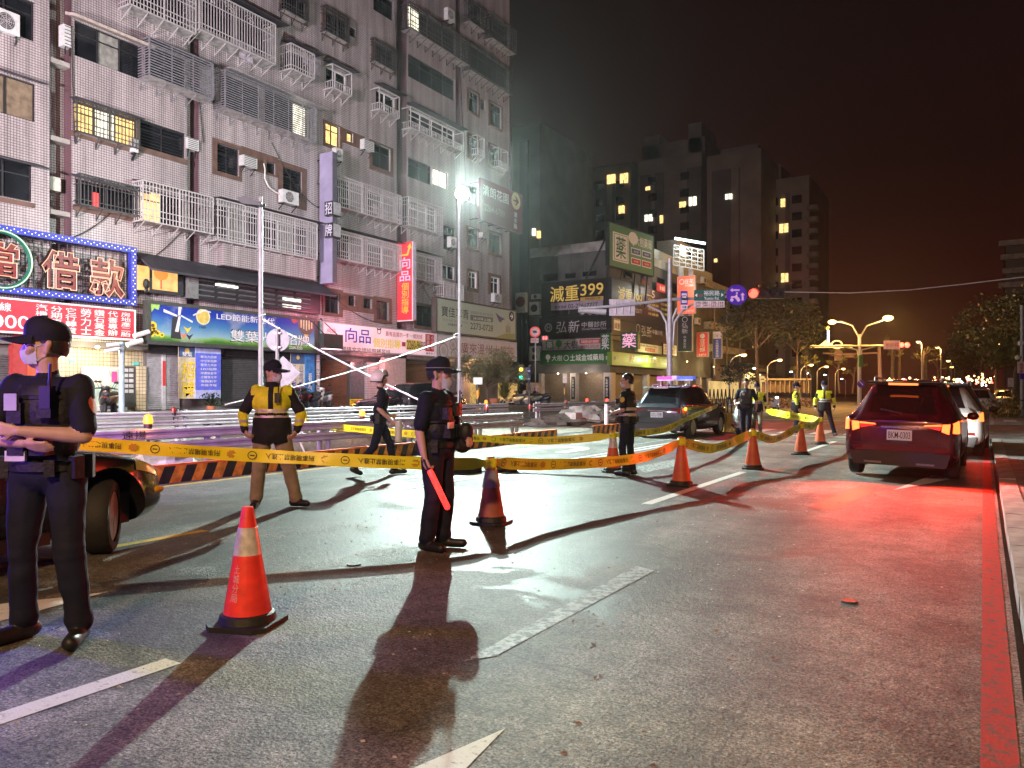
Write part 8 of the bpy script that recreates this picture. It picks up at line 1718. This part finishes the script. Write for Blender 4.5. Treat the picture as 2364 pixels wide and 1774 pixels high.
def skirt(t, fat, mat=BLKC): kit(t,'jacket_skirt',mat,lambda b: b.lathe([(1.02,1.10),(1.06,1.02),(1.10,.90),(1.10,.80),(1.07,.795),(1.05,.90)],26,0,(0,.01,0),sx=.172*fat,sy=.135*fat),60)
p = gnd(628,1172); j = J(hyaw=rad(62),fa=1.5,Le=(.345,.05,1.15),Lw=(.30,-.10,.93),Lh=(.25,-.15,.86),Re=(-.345,.05,1.15),Rw=(-.30,-.11,.94),Rh=(-.25,-.16,.88),palmL=(-1,.3,0),palmR=(1,.3,0),curlL=.8,curlR=.7,Lp=(.11,.01,.92),Lk=(.20,-.02,.50),La=(.28,.02,.085),Lt=(.42,-.06,.04),Rp=(-.10,.01,.92),Rk=(-.15,-.03,.50),Ra=(-.19,.03,.085),Rt=(-.20,-.15,.04))
t, j = person('officer in a black and yellow hi-vis jacket with hands on hips looking right', p, tocam(p)*1.0+LEFT*.12, j, JK, 1.03, 1.30, 1.30, .009, jacket_zone); YO = t
cap_hat(t,j,NAVY,True); mask(t,j); hair(t,j); skirt(t,1.27); radio(t,.08,1.28,-.18)
kit(t,'collar',BLKC,lambda b: b.lathe([(.085,1.44),(.082,1.53),(.074,1.535),(.07,1.44)],18,0,(0,.012,0)),60)
# 3 — walker with a white helmet
p = gnd(878,1098); hd = RIGHT*1.0+FWD*.18; j = J(hyaw=rad(4),chest=(0,-.05,1.28),Lp=(.09,.0,.92),Lk=(.10,-.17,.54),La=(.10,-.24,.085),Lt=(.11,-.42,.05),Rp=(-.09,0,.92),Rk=(-.10,.10,.50),Ra=(-.10,.42,.16),Rt=(-.10,.33,.05),Re=(-.25,.02,1.14),Rw=(-.24,-.17,.95),Rh=(-.23,-.24,.88),Le=(.24,.06,1.14),Lw=(.20,-.18,1.02),Lh=(.16,-.26,.98),curlR=.75,curlL=.8,palmR=(.8,.4,0))
t, j = person('officer in a white helmet striding right before the guardrail', p, hd, j, dict(STD), 1.02, .97, 1.02, .010)
H = head_m(j); WH = mk('white_helmet_shell',(.72,.66,.70),.25,var=.06,coat=.4)
def helm(b):
    vs = []; fs = []; n = 26; m = 15
    for i in range(m):
        th = math.pi*(i/(m-1))*.70+.01
        for k in range(n): a = 2*math.pi*k/n; z = 1.665+.142*math.cos(th); r = math.sin(th); fx = 1.0; vs.append((.128*r*math.cos(a),.018+.150*r*math.sin(a),max(z,1.60 if math.sin(a) > -.45 else 1.70)))
    fs = [(i*n+k,i*n+(k+1)%n,(i+1)*n+(k+1)%n,(i+1)*n+k) for i in range(m-1) for k in range(n)]; b.add(vs,fs)
he = kit(t,'helmet',WH,helm,60,H); kit(he,'helmet_rim',BLACK,lambda b: b.tube([(.128*math.cos(a),.018+.150*math.sin(a),1.60 if math.sin(a) > -.45 else 1.70) for a in np.linspace(0,2*math.pi,27)],.010,6),60,H); kit(he,'raised_visor',mk('clear_visor',(.4,.42,.45),.1),lambda b: b.add([(.132*math.cos(a)*q,.012+.158*math.sin(a)*q,z) for (q,z) in ((1,1.715),(.93,1.765),(.72,1.805)) for a in np.linspace(math.pi*1.12,math.pi*1.88,11)],[(i*11+k,i*11+k+1,(i+1)*11+k+1,(i+1)*11+k) for i in range(2) for k in range(10)]),60,H); kit(he,'chin_strap',BLACK,lambda b: [b.tube([(s*.11,-.02,1.62),(s*.06,-.05,1.53),(0,-.06,1.515)],.007,5) for s in (1,-1)],60,H)
belt(t,.98); mug = thing('white_cup','white cylinder carried in the hand of the helmeted officer','cup',t.matrix_basis@V((-.24,-.31,.72))); mm = t.matrix_basis; q = mm@V((-.235,-.30,.80)); part('cup_body',WHITEP,mug,lambda b: b.tube([q+V((0,0,-.22)),q+V((0,0,.14))],.06,14),40); part('cup_handle',WHITEP,mug,lambda b: b.tube([q+RIGHT*.06+V((0,0,.10)),q+RIGHT*.11+V((0,0,.05)),q+RIGHT*.06+V((0,0,-.02))],.012,6),40)
# 4 — the officer with the red baton in the middle
p = gnd(1012,1268); hd = RIGHT*1.0-FWD*.42; j = J(hyaw=rad(22),Rs=(-.19,.02,1.41),Re=(-.255,.06,1.12),Rw=(-.265,.0,.87),Rh=(-.258,-.03,.79),Le=(.22,-.06,1.14),Lw=(.09,-.26,1.03),Lh=(.03,-.33,1.02),palmL=(-.6,.5,-.3),palmR=(.9,-.3,0),curlR=.85,curlL=.7,Lk=(.10,-.03,.50),La=(.10,.0,.085),Lt=(.13,-.19,.04),Rk=(-.11,0,.50),Ra=(-.12,.06,.085),Rt=(-.17,-.12,.04))
t, j = person('officer in a dark uniform holding a red light baton in the middle of the road', p, hd, j, dict(STD), .985, 1.14, 1.20, .0075); BO = t
cap_hat(t,j,NAVY,band=mk('grey_piping',(.3,.3,.34),.5)); mask(t,j,low=.035); hair(t,j); glasses_face(t,j); belt(t,1.1); vest(t,j,1.06); radio(t,.13,1.25); tag_plate(t,-.10,1.14,-.185,.10,.055); sleeve_patch(t,j,'L',PATCH_O)
write_on(t,'警察',mk('grey_letter',(.2,.22,.2)),(-.14,-.150,1.30),X_,Z_,.07,.03); write_on(t,'POLICE',mk('grey_letter',(.2,.22,.2)),(-.15,-.153,1.27),X_,Z_,.10,.022)
kit(t,'shoulder_bag',VESTM,lambda b: (b.ell((.20,-.15,1.02),(.09,.11,.13),12,8), b.ell((.10,-.24,1.10),(.07,.07,.09),10,7)),60); kit(t,'coiled_cord',BLACK,lambda b: b.tube([(.13+.012*math.cos(k*1.3),-.17+.012*math.sin(k*1.3),1.36-.012*k) for k in range(26)],.004,5),60)
mm = t.matrix_basis; a = mm@V((-.262,-.035,.795)); dirn = (RIGHT*.42-FWD*.05+V((0,0,-.86))).normalized()
bt_ = thing('traffic_baton','glowing red light baton hanging from the officer hand in the middle','baton',a); part('light_tube',glow('red_baton_glow',(1,.035,.03),2.6,.3,40),bt_,lambda b: b.tube([a+dirn*.03,a+dirn*.05,a+dirn*.40,a+dirn*.42],[.022,.028,.028,.012],12),40); part('grip',BLACK,bt_,lambda b: b.tube([a-dirn*.10,a+dirn*.03],.018,10),40); lamp_point(a+dirn*.25-FWD*.12,(1,.05,.03),1.2,.05)
# 5 — capless officer by the police suv
p = gnd(1448,1098); hd = LEFT*1.0+FWD*.55; j = J(hyaw=rad(12),Re=(-.29,.03,1.15),Rw=(-.14,-.22,1.06),Rh=(-.06,-.28,1.07),Le=(.29,.03,1.15),Lw=(.14,-.22,1.08),Lh=(.06,-.28,1.09),palmR=(.7,.5,.2),palmL=(-.7,.5,.2),curlL=.7,curlR=.7,Lk=(.12,-.05,.50),La=(.13,.02,.085),Rk=(-.10,.02,.50),Ra=(-.10,.06,.085))
t, j = person('capless masked officer in a police vest facing left by the cones', p, hd, j, dict(STD), 1.0, 1.02, 1.0, .010)
hair(t,j); mask(t,j); glasses_face(t,j); vo = vest(t,j,1.06); belt(t,1.04); sleeve_patch(t,j,'L',PATCH_Y)
BR = mk('pink_reflective_print',(.62,.38,.36),.5); write_on(t,'POLICE',BR,(.10,.158,1.27),-X_,Z_,.20,.05); write_on(t,'警察',BR,(.07,.158,1.33),-X_,Z_,.14,.05)
for z in (1.06,1.16): kit(vo,'reflective_band',REFL,lambda b: b.lathe([(1.0,z-.026),(1.02,z-.024),(1.02,z+.024),(1.0,z+.026)],26,0,(0,.003,0),sx=.186,sy=.148),50)
# 6 — walker without a cap, facing us
p = gnd(1722,1018); WALK = dict(Lp=(.09,0,.92),Lk=(.10,-.10,.52),La=(.10,-.10,.085),Lt=(.11,-.28,.04),Rp=(-.09,0,.92),Rk=(-.09,.03,.50),Ra=(-.09,.26,.14),Rt=(-.09,.14,.05),Le=(.27,.10,1.15),Lw=(.27,.12,.92),Lh=(.26,.10,.84),Re=(-.29,.02,1.16),Rw=(-.28,-.18,1.04),Rh=(-.24,-.26,1.03))
j = J(**WALK); t, j = person('capless officer in a dark vest walking towards us past the third cone', p, tocam(p)+LEFT*.15, j, dict(STD), 1.05, 1.05, 1.05, .013); hair(t,j); vest(t,j,1.05); belt(t,1.05); radio(t); sleeve_patch(t,j,'R',PATCH_Y); tag_plate(t,-.05,1.30,-.165,.06,.05)
# 7 — hi-vis man half hidden behind him
hg = 'hi-vis officers near the far cones'
p = gnd(1748,1006); j = J(hyaw=rad(-8),**{k: v for k, v in WALK.items() if k[0] == 'L'}); t, j = person('hi-vis officer half hidden behind the capless walker', p, tocam(p), j, JK, .98, 1.05, 1.05, .014, jacket_zone); cap_hat(t,j,NAVY); hair(t,j); skirt(t,1.05)
# 8 — standing sideways
p = gnd(1838,1000); j = J(hyaw=rad(0),fa=1.4); t, j = person('hi-vis officer standing sideways facing right behind the yellow tape', p, RIGHT+FWD*-.25, j, dict(JK,leg=TROU), 1.0, 1.12, 1.1, .014, jacket_zone); cap_hat(t,j,NAVY); hair(t,j); skirt(t,1.08); sleeve_patch(t,j,'R',PATCH_Y)
# 9 — facing us with a blue mask, one leg out
p = gnd(1903,1006); j = J(hyaw=rad(-6),fa=1.4,Lp=(.10,0,.92),Lk=(.20,-.04,.50),La=(.30,.0,.085),Lt=(.36,-.15,.04),Le=(.30,.03,1.14),Lw=(.30,-.06,.92),Lh=(.29,-.10,.84),Re=(-.29,.03,1.14),Rw=(-.28,-.06,.92),Rh=(-.27,-.10,.84)); t, j = person('hi-vis officer with a blue mask facing us behind the last cones', p, tocam(p), j, dict(JK,leg=TROU), 1.02, 1.14, 1.08, .013, jacket_zone); cap_hat(t,j,NAVY); mask(t,j,mk('light_blue_mask',(.35,.55,.75),.6)); hair(t,j); skirt(t,1.1); vest_ = None
# ================================================================== CONES AND TAPE
CONE_O = mk('clean_orange_red_cone', (.85,.05,.035), .38, var=.2, scale=11, bump=.15, bscale=16); CONE_D = mk('dusty_old_cone', (.36,.10,.055), .6, var=.35, scale=6); CONE_M = mk('worn_orange_cone', (.66,.11,.03), .5, var=.2, scale=5); CBAND = mk('reflective_cone_band', (.58,.53,.52), .35, .1, var=.25, scale=22)
BASEM = mk('black_cone_base', (.016,.016,.016), .6, var=.3, bump=.3, bscale=30)
cgp = 'traffic cones holding the police tape'
def cone(p, label, mat, h=.73, band=True, rz=0.0, tip=True):
    t = thing('traffic_cone', label, 'traffic cone', p, rz, cgp); r = lambda z: .150+(.034-.150)*((z-.06)/(h-.06))
    b = MB(); b.lathe([(r(.055),.055),(r(.10),.10),(r(h-.02),h-.02),(r(h)*.95,h),(r(h)*.6,h+.003)],28); b.build('cone_body',mat,t,35,world=False)
    b = MB(); s = .20; b.prism([(-s,-s*.7),(-s*.7,-s),(s*.7,-s),(s,-s*.7),(s,s*.7),(s*.7,s),(-s*.7,s),(-s,s*.7)],(0,0,0),X_,Y_,(0,0,.032)); b.lathe([(.175,.033),(.165,.075),(.148,.085)],24); b.build('rubber_base',BASEM,t,35,world=False)
    if band:
        z0, z1 = h*.60, h*.83; b = MB(); b.lathe([(r(z0)+.0005,z0),(r(z0)+.0025,z0+.001),(r(z1)+.0025,z1-.001),(r(z1)+.0005,z1)],28); b.build('reflective_band',CBAND,t,35,world=False)
    return t
c1 = cone(gnd(572,1442),'clean red cone with a white band standing alone in front',CONE_O,.735,True,rad(20))
# lettering wrapped round its left side
vs, fs, asp = text_geo('土\n城\n分\n局',.02)
bb = MB(); h = .735; r = lambda z: .150+(.034-.150)*((z-.06)/(h-.06)); a0 = math.atan2(tocam(gnd(572,1442)).y,tocam(gnd(572,1442)).x)-rad(20)-rad(38)
bb.add([(lambda z, an: ((r(z)+.003)*math.cos(an),(r(z)+.003)*math.sin(an),z))(.17+.22*q[1], a0+(q[0]-.5)*.40) for q in vs],fs); bb.build('lettering',mk('pale_pink_letter',(.80,.42,.42),.5),c1,world=False,kind='stuff')
c2 = cone(gnd(1134,1208),'dusty brownish cone right of the baton officer',CONE_D,.735,False,rad(8)); part('grey_sleeve',mk('grey_worn_sleeve',(.30,.28,.28),.6,var=.3),c2,lambda b: b.lathe([(.099,.40),(.1015,.402),(.069,.585),(.066,.586)],26),35,world=False)
c3 = cone(gnd(1415,1090),'old orange cone at the feet of the capless officer',CONE_M,.74,True,rad(30)); c4 = cone(gnd(1573,1122),'orange cone carrying a thick tape knot in the middle of the tape line',CONE_M,.76,False,rad(-10)); c5 = cone(gnd(1738,1083),'orange cone in front of the capless walker',CONE_M,.76,False,rad(14)); c6 = cone(gnd(1849,1050),'orange cone below the sideways hi-vis officer',CONE_M,.76,False,rad(5)); c7 = cone(gnd(1893,1026),'farthest orange cone at the foot of the blue masked officer',CONE_M,.76,False,rad(25))
TAPE = mk('yellow_barrier_tape', (.86,.82,.02), .4, var=.06); TAPEK = INK_K
def spline(pts, n):
    pts = [V(p) for p in pts]; out = []
    for i in range(len(pts)-1):
        p0, p1, p2, p3 = pts[max(i-1,0)], pts[i], pts[i+1], pts[min(i+2,len(pts)-1)]
        for k in range(n):
            f = k/n; out.append(.5*((2*p1)+(p2-p0)*f+(2*p0-5*p1+4*p2-p3)*f*f+(3*p1-p0-3*p2+p3)*f**3))
    return out+[pts[-1]]
def tape(label, pts, w=.135, twist=None, knots=(), txt=True):
    sp = spline(pts,14); L = [0]
    for i in range(1,len(sp)): L.append(L[-1]+(sp[i]-sp[i-1]).length)
    t = thing('police_tape', label, 'police tape', sp[0], 0, 'yellow police tape'); Ls = np.array(L); XS = np.array([tuple(p) for p in sp])
    def frame(s):
        p = V([np.interp(s,Ls,XS[:,k]) for k in range(3)]); q = V([np.interp(min(s+.05,L[-1]),Ls,XS[:,k]) for k in range(3)]); d = (q-p) if (q-p).length > 1e-4 else (sp[-1]-sp[-2]); d.normalize()
        tw = .22*math.sin(s*1.7)+.16*math.sin(s*3.9+1)+.10*math.sin(s*9.3); n_ = d.cross(Z_).normalized(); up = (Z_-d*d.z).normalized(); up = up*math.cos(tw)+n_*math.sin(tw); 
        if n_.dot(EYE-p) < 0: n_ = -n_
        return p, d, up, n_
    b = MB(); n = max(12,int(L[-1]/.08)); vs = []
    for i in range(n+1):
        p, d, up, n_ = frame(L[-1]*i/n); e = min(1,.28+min(i,n-i)/n*L[-1]/.35); vs += [p-up*w/2*e, p+n_*.010*math.sin(i*.9+1.5*math.sin(i*.23)), p+up*w/2*e]
    b.add(vs,[(3*i+k,3*i+3+k,3*i+4+k,3*i+1+k) for i in range(n) for k in range(2)]); b.build('ribbon',TAPE,t,60)
    if txt:
        tv, tf, asp = text_geo('刑事現場禁止進入',.01); bl = MB(); s = .35; tw_ = w*.42*asp
        # text seen the wrong way up, running right to left
        while s+tw_+.32 < L[-1]-.3:
            vv = []
            for q in tv: p, d, up, n_ = frame(s+(1-q[0])*tw_); vv.append(p+up*(w*.23-(q[1])*w*.46)+n_*.007)
            bl.add(vv,tf)
            for k in range(1):   # the no entry ring
                cx = s-.13
                if cx > .1:
                    rr_ = []
                    for m in range(17):
                        a = 2*math.pi*m/16
                        for q in (.030,.036): p, d, up, n_ = frame(cx+q*1.25*math.cos(a)*w/.135); rr_.append(p+up*q*1.2*math.sin(a)*w/.135+n_*.007)
                    bl.add(rr_,[(2*m,2*m+1,2*m+3,2*m+2) for m in range(16)]); p, d, up, n_ = frame(cx); bl.add([p-d*.022-up*.005+n_*.007,p+d*.022-up*.005+n_*.007,p+d*.022+up*.005+n_*.007,p-d*.022+up*.005+n_*.007],[(0,1,2,3)])
            # tan badge print
            cx = s+tw_+.11; p, d, up, n_ = frame(cx)
            s += tw_+.44
            bb2.append((p+n_*.006,d,up))
        if bl.v: bl.build('lettering',TAPEK,t,kind='stuff')
        bd = MB()
        for p, d, up in bb2:
            m = 16; vs = [p]+[p+(d*math.cos(2*math.pi*k/m)*.05+up*math.sin(2*math.pi*k/m)*.042)*(1 if k%2 else .8) for k in range(m)]; bd.add(vs,[(0,1+k,1+(k+1)%m) for k in range(m)])
        if bd.v: bd.build('badge_print',mk('tan_badge_print',(.55,.33,.02),.5),t,kind='stuff')
        bb2.clear()
    for kp in knots: part('knot',TAPE,t,lambda b: [b.tube([V(kp)+V((.055*math.cos(q*.8+k),.055*math.sin(q*.8+k),-.06+.03*k+.004*q)) for q in range(9)],[.016,.02,.014,.02,.016,.02,.014,.02,.016],5) for k in range(4)],60)
    return t
bb2 = []
T2 = gnd(1134,1208)+V((0,0,.66)); T3 = gnd(1415,1090)+V((0,0,.66)); T4 = gnd(1573,1122)+V((0,0,.68)); T5 = gnd(1738,1083)+V((0,0,.68)); T6 = gnd(1849,1050)+V((0,0,.66)); T7 = gnd(1893,1026)+V((0,0,.68))
tape('yellow police tape running from the left car to the dusty cone', [atd(60,1004,7.3),atd(205,1025,7.5),atd(590,1052,7.8),atd(975,1070,8.1),T2], knots=(T2,), w=.135)
tape('yellow police tape sagging from the dusty cone to the knotted cone', [T2+V((0,0,.02)),atd(1240,1073,9.2),atd(1400,1067,10.2),atd(1500,1052,11),T4], knots=(T4,), w=.14)
tape('yellow police tape between the knotted cone and the next orange cone', [T4,atd(1650,1035,13.0),T5], knots=(T5,), w=.16)
tape('yellow police tape dipping between the third cone and the far cones', [T5,atd(1790,1014,15.6),T6,atd(1875,985,19),T7], knots=(T6,T7), w=.16)
tape('yellow police tape held from the farthest cone to the hi-vis men', [T7,atd(1830,961,22.3),atd(1768,949,23.6)], w=.20)
tape('yellow police tape along the works to the old orange cone', [atd(705,980,17.5),atd(960,1003,15.8),atd(1100,1012,15.0),atd(1260,1018,14.4),T3], knots=(atd(705,982,17.5),T3), w=.15)
tape('yellow police tape rising from the old orange cone to the police car mirror', [T3,atd(1480,1000,14.5),atd(1540,990,16),atd(1590,966,18.5),PS.matrix_basis@V((1.0,3.0,1.0))], w=.13)
q = atd(705,990,17.5); t = thing('stake_post','short white twin post carrying the tape knot left of the white helmet','post',(q.x,q.y,0)); part('post',GRAIL,t,lambda b: [b.tube([(q.x,q.y+d,0),(q.x,q.y+d,.70)],.06,10) for d in (-.1,.1)],40); part('tape_stick',TAPE,t,lambda b: b.tube([(q.x,q.y,.6),(q.x,q.y,.95)],.04,6))
# ================================================================== LIGHT FROM SEEN AND ADDED LAMPS
lamp_spot((LC.x+.45,LC.y-.2,LC.z), (-2,3,0), (.76,1,.91), 35000, 165, .35, .12)
lamp_point((LC.x+.2,LC.y-.1,LC.z+.9), (.86,1,.94), 4200, .3)
# unseen floodlight poles assumed outside the frame, added to light the facade
def added_lamp(x, y, z, col, w, label, tx, ang=165):
    t = thing('floodlight_pole', label, 'light pole', (x,y,0)); part('pole', POLE, t, lambda b: b.tube([(x,y,0),(x,y,z+.15)],[.08,.06],8),40); part('lamp_glass', glow('added_floodlight_glass',(1,.9,.78),30), t, lambda b: b.ell((x,y-.2,z),(.2,.2,.12),10,7),60)
    lamp_spot((x,y-.25,z-.25), tx, col, w, ang, .5, .3)
added_lamp(-19.5,3.0,7.6,(1,.90,.88),26000,'warm white floodlight pole beyond the left frame edge',(-30,17,4.5),92)  # assumed pole, its spot added to brighten the left facade
q = (2.6,-7,0); t = thing('street_lamp','sodium lamp behind the viewer on the right pavement','street lamp',q); part('pole',POLE,t,lambda b: b.tube([(2.6,-7,.1),(2.6,-7,8.0),(2.0,-7,8.6),(.8,-7,8.8)],[.1,.08,.06,.05],8),40); part('lamp_glass',SODG,t,lambda b: lamp_head(b,V((.7,-7,8.75)),.5),60); lamp_point((.7,-7,8.3),(1,.60,.29),6500,.3)  # unseen lamp assumed from the warm fill on the right foreground
# strobe spots of the light bar assumed on the car at the left edge
lamp_spot(SB+V((-.3,0,.1)), (-12.2,7.4,.7), (.40,.07,1), 1500, 56, .4, .1); lamp_spot(SB+V((.3,-.2,.1)), (0,2.6,1.2), (.12,.05,1), 420, 90, .4, .1); lamp_spot(SB+V((-.2,.2,.1)),(-12,14,1),(1,.12,.7),120,120,.5,.1)
# second police car added unseen behind the viewer to carry spots that tint the works and the braking suv
PS2 = copy_tree(PS); PS2.location = (-6.6,-6.6,0); PS2['label'] = 'second dark police suv added unseen behind the viewer to carry strobe spots'
lamp_spot((-6.75,-4.7,2.15), (-13,20,6), (.62,.22,1), 800, 80, .6, .15); lamp_spot((-6.4,-4.7,2.15),(-1.3,14,.8),(.28,.10,1),1500,15,.7,.1)
def fixture(par, loc, c, w, r=.12):  # bulbs added as bodies for the shop and arcade lights
    part('added_bulb', glow('shop_bulb_%.2f_%.2f'%(c[1],c[2]),c,6), par, lambda b: b.ell(loc,(.09,.09,.06),8,6)); lamp_point(V(loc)+V((0,0,-.12)),c,w,r)
for x, y, w, c in ((-29.2,onX(225,0,-29.2).y,260,(1,.82,.5)),(-29.0,onX(880,0,-29).y,160,(1,.35,.35)),(-29.1,onX(1110,0,-29).y,200,(1,.6,.25))): fixture(apt,(x,y,3.2),c,w)
lamp_point((-27.3,onX(850,0,-27.3).y,5.6),(1,.16,.28),330,.2); lamp_point((-28.3,onX(345,0,-28.3).y,6.3),(1,.6,.25),60,.2)
for y, z, w, c in ((74,4.9,210,(.9,1,.4)),(84,4.9,210,(.95,1,.45)),(94,4.6,230,(1,.75,.3))): fixture(ph,(-28.4,y,z),c,w)
for x in (-35,-32): fixture(ph,(x,65.6,3.25),(1,.80,.62),170)
fixture(SHOP2,(-28.6,118,4.1),(1,.7,.28),500)
added_lamp(-11,-14,6,(1,.78,.92),0,'tall floodlight pole standing behind the viewer near the works',(-30,30,12)); lamp_spot((-11,-14.25,5.75),(-30,30,12),(1,.78,.92),85000,72,.6,.6)  # added fill spot for the facade, on a made-up pole
# ================================================================== HAZE ADDED FOR LAMP HALOS
hm = bpy.data.materials.new('halo_haze'); hm.use_nodes = True; nn_ = hm.node_tree.nodes; nn_.remove(nn_['Principled BSDF'])
pv = nn_.new('ShaderNodeVolumePrincipled'); pv.inputs['Color'].default_value = (.9,.9,.9,1); pv.inputs['Density'].default_value = .00018; pv.inputs['Anisotropy'].default_value = .86
hm.node_tree.links.new(pv.outputs[0], nn_['Material Output'].inputs['Volume'])
b = MB(); b.box(-270,270,-95,640,-1.2,62); hz = b.build('haze', hm, None); tag(hz,'thin humid night air over the whole street','haze',kind='stuff')
CY.volume_bounces = 0
